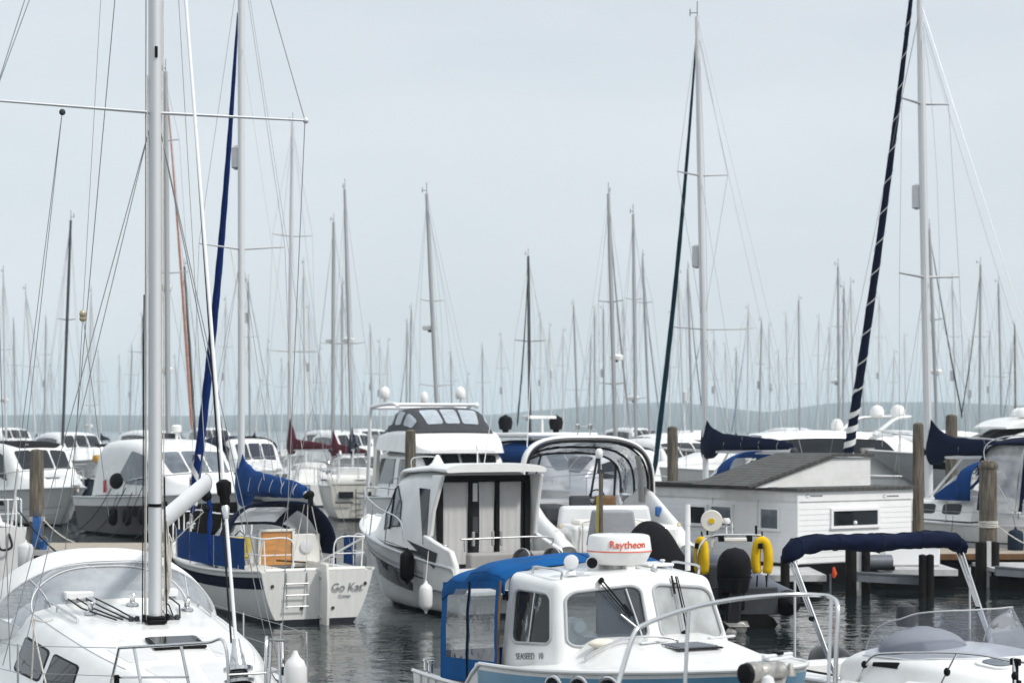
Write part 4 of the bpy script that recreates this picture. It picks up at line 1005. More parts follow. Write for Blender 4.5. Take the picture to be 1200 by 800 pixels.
for k, (u, v) in enumerate(((838, 796), (850, 793), (820, 797))): mb.lathe([(0, .03), (.05, .035), (.07, .02)], FB.l(at(u, v, 14.3)) - Vector((0, 0, .05)), seg=10)
for k in range(3): mb = MB() if k == 0 else mb
mb.lathe([(0, .05), (.04, .04), (.06, .0101)], FB.l(at(900, 800, 14.4)), seg=12); mb.build('deck_fittings', 'palegrey', o)
for u, v in ((912, 783), (926, 785)):
    c = FB.l(at(u, v + 6, 14.8)); mb = MB(); mb.lathe([(0, .045), (.05, .03), (.09, .012)], c, seg=12); mb.build('bow_roller_cheek', 'winchgrey', o)
# ------------------------------------------------------------------ open boat with folded bimini, right foreground
RB = Fr('day_boat', 4.6, 22.4, -60, 'white open day boat with curved clear windscreen and folded navy bimini, right foreground', 'motorboat', None, -.10)
o = RB.o
RH = Hull(5.6, 2.55, .92, .95, 1.10, stern=.92, flare=.2, rake=.6, x0=-1.55, sm=.4, p=2.4, chine=True, full=.88)
RH.mesh(32, 14).build('hull', 'hull_white', o)
def ru(x): return (x + 1.55) / 5.6
mb = MB()
for sg in (1, -1): mb.tube(RH.edge(sg, .0, .99), .028, 8)
mb.build('rub_rail', 'palegrey', o)
def rdeck(a, v):
    u = lerp(ru(.9), .985, a); k = 2 * v - 1; h = max(.02, RH.half(u) - .02)
    return Vector((RH.S(u, 1, 1).x, h * k, RH.sheer(u) + .16 * (1 - abs(k) ** 3) * (1 - .6 * a)))
mb = MB(); mb.grid(rdeck, 24, 31); mb.build('foredeck', 'white', o, smooth=60)
# side decks and cockpit sole
for sg in (1, -1):
    mb = MB(); mb.grid(lambda a, b: Vector((lerp(-1.5, 1.0, a), sg * (RH.half(ru(lerp(-1.5, 1, a))) - .02 - .28 * b), RH.sheer(ru(lerp(-1.5, 1, a))) + .01 + .02 * b)), 14, 4); mb.build('side_deck', 'white', o)
mb = MB(); mb.box((-.3, 0, .45), (2.4, 2.0, .05)); mb.build('cockpit_sole', 'deckwhite', o)
mb = MB(); mb.box((-1.45, 0, .82), (.22, 2.2, .32)); mb.build('transom_seat', 'white', o, bevel=.05)
# moulded cuddy with the curved screen standing on it
cud = Cab([(2.35, .25, .15, 1.02, 1.06, .01), (1.9, .62, .48, 1.0, 1.16, .03), (1.35, .92, .78, .98, 1.24, .05), (.7, 1.02, .90, .96, 1.28, .05), (.05, 1.06, .98, .94, 1.27, .04), (-.15, 1.06, 1.0, .94, 1.20, .02)], rnd=.4, smooth=True)
cd = cud.mesh().build('cuddy', 'white', o, smooth=50)
def cz(x, y):
    b = (9, 1.2)
    for i in range(60):
        for j in range(41):
            p = cud.S(i / 59, -1 + j / 20); d = (p.x - x) ** 2 + (p.y - y) ** 2
            if d < b[0]: b = (d, p.z)
    return b[1]
def scr(u, v):
    """u round the screen from starboard aft to port aft, v up"""
    a = lerp(-1.0, 1.0, u); k = abs(a)
    y = .93 * (math.sin(a * PI / 2) if k < 1 else a); x = lerp(1.42, .12, k ** 2.2)
    h = .49 * max(.03, 1 - k ** 4.5) ** .55
    return Vector((x - .42 * v * h / .49 * (1 - .4 * k), y * (1 - .07 * v), cz_tab(k) + h * v))
ctab = [(k / 10, cz(lerp(1.42, .12, (k / 10) ** 2.2), .93 * math.sin(k / 10 * PI / 2))) for k in range(11)]
def cz_tab(k): return interp(ctab, k) - .01
mb = MB(); mb.grid(scr, 49, 9); sc_ = mb.build('windscreen', 'acrylic', o, smooth=80)
mb = MB(); mb.tube([scr(k / 48, 1) for k in range(49)], .009, 6); mb.build('windscreen_rim', 'frame', sc_)
mb = MB(); mb.tube([scr(k / 48, .0) + Vector((0, 0, .012)) for k in range(49)], .012, 6); mb.build('windscreen_gasket', 'palegrey', sc_)
for k in (.10, .30, .52, .72, .92):
    p = scr(k, 0); mb = MB(); mb.lathe([(0, .018), (.02, .014)], p + Vector((.02, 0, -.035)), (.6, p.y * .5, .6), 10); mb.build('screen_stud', 'black', sc_)
# covered helm console behind the screen, small opening hatch, side vent
mb = MB(); mb.ball((.38, -.30, 1.25), .55, (.75, 1.0, .50), 24, 14); mb.ball((.30, -.25, 1.38), .25, (1, 1.2, .6)); mb.build('console_cover', 'greycloth', o)
mb = MB(); mb.lathe([(0, .10), (.04, .11), (.22, .10), (.25, .05)], (.15, -.35, 1.52), seg=14); mb.build('helm_wheel_cover', 'darkgrey', o)
hu, ht = .40, .0
mb = MB(); cud.patch(mb, [(u, t) for u, t in rrect(.255, .375, -.40, -.08, .3)], .022, .04); hh = mb.build('hatch_frame', 'white', o, smooth=50)
mb = MB(); cud.patch(mb, [(u, t) for u, t in rrect(.275, .358, -.36, -.12, .3)], .032, .012); mb.build('hatch_lens', 'greyglass', hh, smooth=50)
mb = MB(); cud.patch(mb, densify([(.60, -.72), (.70, -.72), (.70, -.66), (.60, -.62)], 4), .012, .02); mb.build('side_vent', 'black', o)
# outboard
oc = Vector((-1.85, .25, .80))
mb = MB()
def cowl(u, v):
    a = 2 * PI * u; k = v; r = math.sin(max(.02, (1 - k)) * PI * .52) ** .45 if k > .5 else lerp(.86, 1, k * 2) * math.sin(.5 * PI * .52 * 2 * .5 + .4) ** .2
    r = (1 - max(0, (k - .45) / .55) ** 2.6) ** .5 * lerp(.86, 1, min(1, k * 2.2))
    return oc + Vector((math.cos(a) * .36 * r - .08 * k, math.sin(a) * .22 * r * (1 + .1 * math.cos(a)), .52 * k - .22))
mb.grid(cowl, 28, 14, cu=True); ob = mb.build('outboard_cowl', 'blackgloss', o, smooth=60)
mb = MB(); mb.box(oc + Vector((.0, 0, -.62)), (.20, .12, .85)); mb.lathe([(-.2, .02), (-.1, .07), (.15, .06), (.22, .02)], oc + Vector((0, 0, -1.05)), (1, 0, 0), 14); mb.build('outboard_leg', 'blackgloss', o, bevel=.02)
# folded bimini in its navy boot on three pairs of tubes
def bim(u, v):
    a = 2 * PI * v; t = 2 * u - 1; r = .102 * (1 + .08 * math.sin(u * 17) + .10 * noise.noise(Vector((u * 5, 3, 1)))) * (1 if abs(t) < .97 else .6)
    if abs(t) > .86: r *= 1.12 - .3 * ((abs(t) - .86) / .14) ** 3
    z = 2.36 + .05 * (1 - t * t) - .10 * max(0, (abs(t) - .80) / .2) ** 1.6 + .02 * math.sin(u * 9)
    w_ = .022 * noise.noise(Vector((u * 18, math.cos(a) * 2, math.sin(a) * 2)))
    return Vector((-.75 + math.cos(a) * (r * 1.2 + w_), t * 1.34, z + math.sin(a) * (r * .95 + w_)))
mb = MB(); mb.grid(bim, 60, 20, cv=True)
for e in (0, 1): mb.add([bim(e, k / 20) for k in range(20)], [tuple(range(20))])
bt = mb.build('bimini_boot', 'navy', o, smooth=70)
for k in (.06, .27, .5, .73, .94):
    mb = MB(); mb.tube([bim(k, q / 20) + Vector((.006 * math.cos(2 * PI * q / 20), 0, .006 * math.sin(2 * PI * q / 20))) for q in range(20)], .006, 4, closed=True); mb.build('boot_strap', 'fendernavy', bt)
mb = MB(); mb.tube([bim(k / 60, .30) + Vector((0, 0, .004)) for k in range(1, 60)], .005, 4); mb.build('boot_zip', 'black', bt)
for sg in (-1, 1):
    for k in range(3):
        f = Vector((-.02 + .015 * k, sg * 1.20, .96)); t_ = Vector((-.80 + .055 * k, sg * 1.26, 2.26))
        mb = MB(); mb.tube([f, t_], .0125, 8); mb.build('bimini_tube', 'steel', o)
    mb = MB(); mb.tube([(-.42, sg * 1.235, 1.60), (-.36, sg * 1.235, 1.60)], .03, 8); mb.build('tube_clamp', 'black', o)
    mb = MB(); mb.box((0, sg * 1.2, .97), (.10, .05, .05)); mb.build('bimini_foot', 'steel', o, bevel=.01)
# bow rail with black clamps, cleats, thin flag staffs
mb = MB(); pts = [RB.on(u, v, 'y', -1.06) for u, v in ((1003, 800), (1012, 783), (1022, 769), (1040, 765), (1100, 764), (1150, 767))] + [Vector((2.6, -.95, 1.40)), Vector((3.3, -.60, 1.48)), Vector((3.75, 0, 1.52)), Vector((3.3, .60, 1.48)), Vector((2.4, .98, 1.40)), Vector((1.0, 1.1, 1.3)), Vector((.8, 1.1, 1.0))]
mb.tube(spline(pts, 5), .014, 8); rr = mb.build('bow_rail', 'steel', o)
for (a, b) in (((1121, 765), (1103, 800)), ((1188, 770), (1190, 805))):
    p = RB.on(*a, 'y', -1.06); q = RB.on(*b, 'y', -1.12); mb = MB(); mb.tube([p, q], .012, 8); mb.build('rail_post', 'steel', rr)
    mb = MB(); mb.ball(p.lerp(q, .62), .035, (1, 1, 1.3)); mb.build('rail_clamp', 'black', rr)
p = RB.on(1013, 778, 'y', -1.06); mb = MB(); mb.ball(p, .035, (1, 1, 1.2)); mb.build('rail_clamp', 'black', rr)
mb = MB()
q = RB.on(1190, 775, 'y', -1.05); mb.box(q, (.12, .05, .07)); mb.box(q + Vector((0, 0, -.11)), (.05, .05, .16)); mb.box(q + Vector((.02, 0, -.22)), (.09, .05, .09)); mb.build('rod_holder', 'black', o, bevel=.012)
for x_, sg in ((-1.2, -1), (-1.2, 1), (1.6, -1), (1.6, 1)):
    h = RH.half(ru(x_)) - .13; z_ = RH.sheer(ru(x_)) + .02; mb = MB(); mb.tube([(x_ - .10, sg * h, z_ + .06), (x_ + .10, sg * h, z_ + .06)], .018, 6); mb.box((x_, sg * h, z_ + .02), (.08, .04, .08)); mb.build('cleat', 'black', o)
mb = MB(); mb.tube(spline([(-1.2, -1.1, 1.0), (-1.28, -1.25, .92), (-1.3, -1.3, .6), (-1.35, -1.32, .3)], 5), .011, 6); mb.tube(spline([(-.9, -1.05, .98), (-.7, -1.1, .99), (-.4, -1.06, .98), (-.15, -1.1, .99)], 5), .014, 6); mb.build('mooring_line', 'darkwire', o)
# ------------------------------------------------------------------ blue-covered yacht seen over its stern
GK = Fr('sailing_yacht', -3.64, 37.0, 116, 'small white yacht with royal blue sail cover and navy hood, its lettered stern towards us', 'sailboat')
o = GK.o
GH = Hull(8.2, 2.62, .98, .88, 1.20, stern=.84, flare=.35, rake=.9, trake=.10, full=.80, draft=.55, sm=.42, p=2.1)
GH.mesh(30, 16).build('hull', 'hull_stained', o)
for sg in (1, -1):
    mb = MB(); GH.strip(mb, .005, .97, .09, .31, sg, .006, 36); mb.build('navy_band', 'navy', o)
    mb = MB(); mb.tube(GH.edge(sg, 0, .99, dz=.02), .03, 8); mb.build('toe_rail', 'offwhite', o)
GH.deckmesh(u0=.27).build('deck', 'deckwhite', o)
mb = MB(); mb.box((1.15, 0, .62), (2.2, 1.5, .06)); mb.build('cockpit_sole', 'deckwhite', o)
for sg in (1, -1):
    mb = MB(); mb.add([], []); mb.prism([(0.0, sg * 1.05, .93), (2.3, sg * 1.18, .90), (2.3, sg * .62, .98), (0, sg * .58, .98)], (0, 0, .05)); mb.box((1.15, sg * .62, .80), (2.25, .05, .40)); mb.build('cockpit_seat', 'offwhite', o, bevel=.03)
mb = MB(); mb.tube([(.04, y, .99) for y in (-.98, -.5, 0, .5, .98)], .045, 10, flat=(1, 1)); mb.build('stern_coaming', 'offwhite', o)
gcab = Cab([(7.0, .3, .2, .95, 1.0, .01), (6.0, .70, .55, .95, 1.22, .04), (4.4, .92, .74, .93, 1.38, .05), (2.5, 1.0, .80, .90, 1.48, .06), (2.25, 1.0, .8, .9, 1.48, .06)], rnd=.3)
gc = gcab.mesh().build('coachroof', 'white', o, smooth=45)
for sg in (1, -1):
    for u0, u1 in ((.35, .50), (.56, .70)):
        mb = MB(); gcab.patch(mb, [(u, sg * t) for u, t in rrect(u0, u1, .62, .85, .25)], .008); mb.build('cabin_window', 'darkglass', gc)
mb = MB(); mb.box((2.20, .02, 1.28), (.05, .62, .66)); wb = mb.build('washboard', 'teak', o, bevel=.01)
mb = MB()
for y in (-.33, .37): mb.box((2.17, y, 1.28), (.06, .06, .74))
mb.box((2.17, .02, 1.63), (.06, .76, .05)); mb.build('washboard_frame', 'offwhite', wb, bevel=.008)
mb = MB(); mb.box((2.21, -.62, 1.25), (.05, .55, .60)); mb.build('cockpit_bulkhead', 'offwhite', o, bevel=.02)
mb = MB(); mb.lathe([(0, .12), (.03, .13), (.04, .10)], (2.18, -.60, 1.30), (-1, 0, 0), 18); mb.build('instrument', 'palegrey', o)
mb = MB(); mb.box((1.2, .05, 1.08), (.9, .035, .035), rz=.35); mb.build('tiller', 'brownwood', o)
for y, z in ((.62, 1.1), (-.75, 1.05)):
    mb = MB(); mb.lathe([(0, .08), (.05, .07), (.12, .075), (.13, .05)], (1.7, y * 1.3, .98), seg=14); mb.build('sheet_winch', 'steel', o)
# sprayhood
def gh(u, t):
    a = PI * (t + 1) / 2; c, s_ = math.cos(a), math.sin(a)
    w = lerp(.98, 1.12, u); h = lerp(.20, .70, math.sin(u * PI / 2)); x = lerp(3.7, 2.05, u) - .12 * abs(c) ** 2
    return Vector((x + .01 * noise.noise(Vector((u * 5, t * 6, 1))), -w * abs(c) ** .7 * (1 if c > 0 else -1), 1.48 - .34 * abs(c) ** 3 + h * s_ ** .55))
def gh2(u, v): return gh(u, 2 * v - 1)
def gb(u0, u1, v0, v1, nm, mt, par): mb = MB(); mb.grid(lambda a, b: gh2(lerp(u0, u1, a), lerp(v0, v1, b)), 8, 33); return mb.build(nm, mt, par, smooth=80)
gs = gb(.55, 1., 0, 1, 'sprayhood', 'navy', o); gb(0, .08, 0, 1, 'hood_hem', 'navy', gs)
for v0, v1 in ((0, .10), (.34, .40), (.60, .66), (.90, 1)): gb(.08, .55, v0, v1, 'hood_seam', 'navy', gs)
for v0, v1 in ((.10, .34), (.40, .60), (.66, .90)): gb(.08, .55, v0, v1, 'hood_window', 'vinyl', gs)
mb = MB(); mb.tube([gh2(1, k / 30) for k in range(31)], .03, 8); mb.build('hood_edge', 'navy', gs)
# mast, boom, sail cover
mb = MB(); mast_section(mb, 1.36, 13.6, .095, .07, 4.4); gm = mb.build('mast', 'alu', o)
for sg in (1, -1):
    mb = MB(); mb.tube([(4.4, 0, 7.3), (4.33, sg * .92, 7.38)], [.022, .014], 6); mb.build('spreader', 'greymast', gm)
mb = MB(); mb.lathe([(-.25, .04), (-.2, .11), (.2, .11), (.25, .04)], (4.55, .05, 9.2), (0, 0, 1), 14); mb.build('radar_reflector', 'palegrey', gm)
zb_ = 2.40
mb = MB(); mb.tube([(4.3, 0, zb_ - .05), (.35, 0, zb_ - .02)], .07, 10); bm_ = mb.build('boom', 'alu', o)
mb = MB(); mb.lathe([(0, .075), (.08, .08), (.10, .05)], (.38, 0, zb_ - .02), (-1, 0, 0), 12); mb.box((.30, 0, zb_ - .15), (.10, .07, .18)); mb.ball((.36, .06, zb_ - .05), .06); mb.build('boom_end_fitting', 'black', bm_)
def cover(u, v, x0=4.42, x1=.55, h0=1.25, r0=.26, r1=.12, zb_=zb_):
    """sail cover: tall collar round the mast, then a drooping sausage along the boom"""
    a = 2 * PI * v; c, s_ = math.cos(a), math.sin(a)
    top = interp(((0, h0), (.03, h0 * .94), (.08, h0 * .70), (.14, .42), (.24, .33), (.5, .27), (.85, .19), (1, .10)), u)
    bot = interp(((0, .38), (.10, .36), (.16, .14), (1, .09)), u)
    wd_ = interp(((0, .085), (.02, .13), (.08, .17), (.16, .15), (.5, .135), (1, .085)), u)
    fold = .011 * math.sin(u * 38 + 3 * s_) * (1 - u * .4) + .018 * noise.noise(Vector((u * 11, c * 2, s_ * 2)))
    z = zb_ + (s_ * top if s_ > 0 else s_ * bot)
    w = wd_ * c * (1 - .72 * max(0, s_) * (1 if u < .1 else .25)) + fold * c * .6
    return Vector((lerp(x0, x1, u) + .10 * (1 if u < .001 else 0) - .10, w, z + fold * .5))
def sailcover(par, x0, x1, zb_, h0, mat, nm='sail_cover', k=1.0):
    mb = MB(); us = [0, .01, .025, .045, .07, .10, .13, .16, .20] + [.2 + .8 * i / 22 for i in range(1, 23)]
    mb.grid(lambda a, b: cover(us[int(a * (len(us) - 1) + .5)], b, x0, x1, h0, zb_=zb_), len(us), 26, cv=True)
    for e in (0, 1): mb.add([cover(e, q / 26, x0, x1, h0, zb_=zb_) for q in range(26)], [tuple(range(26))])
    if k != 1:
        mb.v = [(x, y * k, zb_ + (z - zb_) * (k if abs(x - x0) > .6 else 1)) for x, y, z in mb.v]
    return mb.build(nm, mat, par, smooth=75)
gcov = sailcover(o, 4.55, .62, zb_, .78, 'blue', k=1.12)
for q in range(5):
    u = .25 + .16 * q; mb = MB(); mb.tube([cover(u, b / 20, 4.55, .62, .78, zb_=zb_) * 1.0 + Vector((0, .02 * math.cos(2 * PI * b / 20), .01)) for b in range(20)], .007, 4, closed=True); mb.build('cover_tie', 'stripewhite', gcov)
sg_ = []
for sg in (1, -1):
    sg_ += [((4.33, sg * .92, 7.38), (4.3, sg * 1.15, .95)), ((4.33, sg * .92, 7.38), (4.4, 0, 13.4)), ((4.4, 0, 7.2), (4.0, sg * 1.15, .95)), ((4.4, 0, 7.2), (4.8, sg * 1.1, .95))]
sg_ += [((4.3, 0, 13.4), (.2, 0, 4.0)), ((.2, 0, 4.0), (.08, .85, 1.0)), ((.2, 0, 4.0), (.08, -.85, 1.0))]
stays(o, sg_, .005)
mb = MB()
for p_ in ((.45, .0, zb_ - .2), (.5, .05, zb_ - .2), (.42, -.06, zb_ - .2)): mb.wire(p_, (.25, p_[1] * 6 + .1, 1.0), .008)
mb.wire((4.3, 0, 11.4), (.42, 0, zb_ + .05), .005); mb.wire((4.2, .3, 7.3), (1.6, .1, zb_ + .1), .005); mb.wire((4.2, .3, 7.3), (2.6, .12, zb_ + .2), .005)
mb.build('mainsheet', 'rope', o)
# furled genoa in its blue strip, white and blue spiral at the foot
G0 = GK.l(at(236, 560, 44.6)); G1 = Vector((4.62, 0, 12.2))
G0 = Vector((7.85, 0, 1.75)); gd = G1 - G0
def gr_(t): return interp(((0, .03), (.02, .10), (.08, .10), (.3, .092), (.6, .07), (.9, .04), (1, .02)), t)
mb = MB(); mb.tube([G0 + gd * (k / 60) + Vector((0, -.10 * math.sin(PI * k / 60), 0)) for k in range(61)], [gr_(k / 60) * (1 + .05 * math.sin(k * 1.7)) for k in range(61)], 10); gn = mb.build('furled_genoa', 'genoablue', o)
mb = MB(); n_ = 46
for q in range(2):
    vs_ = []
    for k in range(n_):
        t = .012 + .115 * k / n_; c = G0 + gd * t; a = 2 * PI * 1.15 * k / n_ + q * PI; r = gr_(t) + .012
        for b in range(6): vs_.append(c + Vector((0, math.cos(a + b * .22), 0)) * r + Vector((math.sin(a + b * .22), 0, 0)) * r)
    mb.add(vs_, [(i * 6 + b, (i + 1) * 6 + b, (i + 1) * 6 + b + 1, i * 6 + b + 1) for i in range(n_ - 1) for b in range(5)])
mb.build('genoa_luff_band', 'stripewhite', gn)
mb = MB(); mb.lathe([(0, .05), (.02, .10), (.12, .10), (.14, .05), (.3, .03)], G0 - gd.normalized() * .35, gd, 14); mb.build('furling_drum', 'steel', o)
# pushpit, pulpit, lifelines, weather cloths
mb = MB()
for sg in (1, -1):
    mb.tube(spline([(.15, sg * .40, 1.0), (.10, sg * .45, 1.55), (.12, sg * 1.0, 1.58), (.9, sg * 1.12, 1.56), (1.05, sg * 1.16, .98)], 5), .0145, 8)
    mb.tube([(.12, sg * .95, 1.0), (.12, sg * .98, 1.58)], .0145, 8); mb.tube([(.10, sg * .45, 1.28), (.12, sg * 1.0, 1.28), (1.0, sg * 1.13, 1.28)], .010, 8)
    mb.tube([(.12, sg * 1.0, 1.57), (1.6, sg * .60, 1.0)], .02, 8)
mb.build('pushpit', 'whitepaint', o)
mb = MB()
for sg in (1, -1): mb.tube(spline([(6.4, sg * .86, 1.1), (6.4, sg * .84, 1.68), (7.4, sg * .42, 1.76), (8.15, sg * .10, 1.78), (8.2, sg * .08, 1.25)], 5), .016, 8)
mb.tube([(8.17, -.1, 1.78), (8.17, .1, 1.78)], .016, 6); mb.tube([(7.2, -.5, 1.74), (7.25, -.46, 1.2)], .014, 6); mb.tube([(7.2, .5, 1.74), (7.25, .46, 1.2)], .014, 6); mb.build('pulpit', 'whitepaint', o)
for sg in (1, -1):
    for x_ in (2.3, 3.8, 5.2):
        mb = MB(); mb.tube([(x_, sg * (GH.half(x_ / 8.2) - .04), .9), (x_, sg * (GH.half(x_ / 8.2) - .04), 1.56)], .0125, 8); mb.build('stanchion', 'steel', o)
    mb = MB()
    for h in (1.55, 1.25): mb.tube([(1.0, sg * 1.14, h), (2.3, sg * (GH.half(2.3 / 8.2) - .04), h), (3.8, sg * (GH.half(3.8 / 8.2) - .04), h), (5.2, sg * (GH.half(5.2 / 8.2) - .04), h), (6.4, sg * .85, h + .1)], .0045, 5)
    mb.build('lifeline', 'wire', o)
def dodger(x0, x1, sg, z0, z1):
    mb = MB(); mb.grid(lambda a, b: Vector((lerp(x0, x1, a), sg * (GH.half(lerp(x0, x1, a) / 8.2) - .03 + .025 * math.sin(a * 9) * b * (1 - b) * 2), lerp(z0, z1 - .012 * abs(math.sin(a * 14)), b))), 26, 8)
    return mb.build('weather_cloth', 'blue', o, smooth=80)
dodger(.75, 5.0, 1, .98, 1.57); dodger(.95, 1.75, -1, .98, 1.57)
# transom fittings: rudder, ladder, name
def trx(y, z): return -GH.trake * z - .005
mb = MB(); mb.prism([(-.03, -.10, 1.12), (-.40, -.10, 1.12), (-.46, -.10, .7), (-.42, -.10, .0), (-.30, -.10, -.45), (-.05, -.10, -.45)], (0, .055, 0)); rd = mb.build('rudder', 'offwhite', o, bevel=.012)
for z in (.86, .12): mb = MB(); mb.box((-.06, -.07, z), (.18, .10, .07)); mb.build('rudder_pintle', 'steel', rd, bevel=.01)
mb = MB()
for y in (.22, .62): mb.tube([(-.02, y, 1.02), (-.10, y, .95), (-.13, y, .30)], .013, 6)
for z in (.34, .55, .76): mb.tube([(-.13, .20, z), (-.13, .64, z)], .013, 6)
mb.build('stern_ladder', 'wire', o)
text('Go Kat', .21, 'text', o, (trx(0, .68) - .012, -.58, .66), (0, -1, 0), (0, 0, 1), ext=.003, shear=.15, name='name_lettering')
text('Cowes', .085, 'text', o, (trx(0, .5) - .012, -.54, .50), (0, -1, 0), (0, 0, 1), ext=.003, name='port_lettering')
for y, z in ((.88, .72), (.30, .30), (-.32, .28), (-.95, .72)):
    mb = MB(); mb.lathe([(0, .035), (.015, .03)], (trx(y, z), y, z), (-1, 0, 0), 12); mb.build('skin_fitting', 'darkgrey', o)
hb_ = bpy.data.objects.new('lifebuoy_bag', None); COL.objects.link(hb_); hb_.location = GK.w((1.6, .95, 1.15)); hb_.rotation_euler = (0, 0, GK.a)
tag(hb_, 'faded yellow lifebuoy bag hanging beside the varnished washboard', 'lifebuoy')
mb = MB(); mb.tube([(0, .13, .40), (0, .15, .22), (0, .13, .05), (0, -.13, .05), (0, -.15, .22), (0, -.13, .40)], .085, 10); mb.ball((0, 0, .22), .16, (.5, 1, 1.2)); mb.build('bag_cover', 'yellowold', hb_)
mb = MB(); mb.tube([(0, -.10, .42), (0, 0, .52), (0, .10, .42)], .012, 6); mb.build('bag_strap', 'black', hb_)

# ------------------------------------------------------------------ white cruiser with curtained aft doors
CC = Fr('motor_cruiser', -.03, 38.4, 118, 'white hardtop cruiser with curtains drawn behind its black framed aft doors', 'motorboat')
o = CC.o
CH = Hull(6.6, 2.6, .95, 1.22, 1.72, stern=.96, flare=.45, rake=.9, full=.86, chine=True, draft=.35, sm=.35, p=2.3)
CH.mesh(32, 16).build('hull', 'hull_white', o); CH.deckmesh(u0=.25).build('deck', 'white', o)
for sg in (1, -1):
    mb = MB(); mb.tube(CH.edge(sg, 0, .99), .03, 8); mb.build('rub_rail', 'palegrey', o)
    mb = MB(); CH.strip(mb, .02, .97, .24, .30, sg, .006); mb.build('grey_stripe', 'greyhull', o)
    mb = MB(); CH.strip(mb, .06, .97, .36, .39, sg, .006); mb.build('thin_stripe', 'darkgrey', o)
    mb = MB(); star(lambda u, t, sg=sg: CH.S(u, t, sg), mb, densify([(.30, .56), (.62, .60), (.60, .80), (.36, .76), (.29, .66)], 5), .008, .014, 4, ref=Vector((3, 0, .5))); mb.build('hull_window', 'darkglass', o)
mb = MB(); mb.box((.35, 0, .50), (1.7, 2.3, .06)); mb.build('cockpit_sole', 'deckwhite', o)
for sg in (1, -1):
    mb = MB(); mb.prism([(.0, sg * 1.10, .45), (1.25, sg * 1.16, .5), (1.25, sg * 1.16, 1.55), (.75, sg * 1.15, 1.42), (.15, sg * 1.12, 1.28), (-.02, sg * 1.10, 1.0)], (0, sg * .12, 0)); mb.build('cockpit_side', 'white', o, bevel=.035, bseg=3)
    mb = MB(); mb.prism([(.75, sg * 1.285, .92), (1.95, sg * 1.30, 1.42), (1.6, sg * 1.29, 1.36), (.62, sg * 1.275, 1.22)], (0, sg * .006, 0)); mb.build('side_inlay', 'darkgrey', o)
mb = MB(); mb.box((.30, -.1, .95), (.25, 1.75, .55)); mb.build('aft_bench', 'taupe', o, bevel=.06, bseg=3)
mb = MB(); mb.box((-.12, 0, .42), (.28, 2.2, .10)); mb.build('swim_platform', 'white', o, bevel=.03)
mb = MB(); mb.tube(spline([(.15, .92, 1.26), (.15, .92, 1.48), (.15, .86, 1.50), (.15, -.9, 1.50), (.15, -.95, 1.28)], 4), .017, 8); mb.build('stern_rail', 'steel', o)
for y in (.72, .30, .12): mb = MB(); mb.box((.16, y, 1.50), (.05, .05, .28)); mb.build('rod_holder', 'taupe', o, bevel=.01)
ccab = Cab([(5.3, .35, .2, 1.45, 1.50, .02), (4.5, .88, .70, 1.38, 1.72, .05), (3.6, 1.08, .84, 1.30, 2.30, .06), (3.1, 1.14, .92, 1.26, 2.62, .06), (2.2, 1.17, 1.0, 1.22, 2.74, .06), (1.2, 1.18, 1.04, 1.18, 2.74, .05)], rnd=.22, smooth=True)
cc = ccab.mesh().build('cabin', 'white', o, smooth=50)
mb = MB()
for sg in (1, -1):
    mb = MB(); ccab.patch(mb, densify([(sg and u, sg * t) for u, t in ((.35, .66), (.50, .565), (.60, .56), (.69, .70), (.70, .86), (.40, .88))], 6), .008); w1 = mb.build('cabin_window', 'greyglass', cc)
    mb = MB(); mb.tube([ccab.S(lerp(.545, .56, k / 6), sg * lerp(.555, .885, k / 6)) + Vector((0, sg * .014, 0)) for k in range(7)], .022, 6); mb.build('window_pillar', 'black', w1)
    mb = MB(); mb.tube([ccab.S(u, sg * t) + Vector((0, sg * .01, .004)) for u, t in densify([(.35, .66), (.50, .565), (.60, .56), (.69, .70), (.70, .86), (.40, .88)], 4)], .014, 6, closed=True); mb.build('window_trim', 'darkgrey', w1)
    mb = MB(); ccab.patch(mb, densify([(u, sg * t) for u, t in ((.86, .60), (.955, .60), (.965, .95), (.93, .95))], 5), .008); mb.build('quarter_window', 'darkglass', cc)
mb = MB(); ccab.patch(mb, rrect(.26, .48, -.40, .40, .15), .008); mb.build('windscreen', 'greyglass', cc)
# hardtop brow that overhangs the doors
mb = MB()
def brow(a, v):
    x, w, z, t = [interp(tb, a) for tb in (((0, 3.5), (.3, 2.9), (1, .55)), ((0, .78), (.3, .98), (.9, 1.14), (1, 1.10)), ((0, 2.50), (.3, 2.74), (.8, 2.82), (1, 2.80)), ((0, .04), (.5, .10), (1, .13)))]
    an = 2 * PI * v; c, s_ = math.cos(an), math.sin(an)
    return Vector((x, w * (abs(c) ** .35) * (1 if c > 0 else -1), z + .05 * (1 - c * c) + t * .6 * (abs(s_) ** .6) * (1 if s_ > 0 else -1)))
mb.grid(brow, 20, 40, cv=True); mb.add([brow(1, k / 40) for k in range(40)], [tuple(range(40))]); mb.build('hardtop', 'white', o, smooth=55)
for sg in (1, -1):
    mb = MB(); mb.prism([(1.20, sg * 1.06, 1.5), (1.20, sg * 1.01, 2.72), (.70, sg * 1.04, 2.72), (1.0, sg * 1.10, 2.0), (1.10, sg * 1.12, 1.5)], (0, sg * .09, 0)); mb.build('hardtop_pillar', 'white', o, bevel=.03, bseg=3)
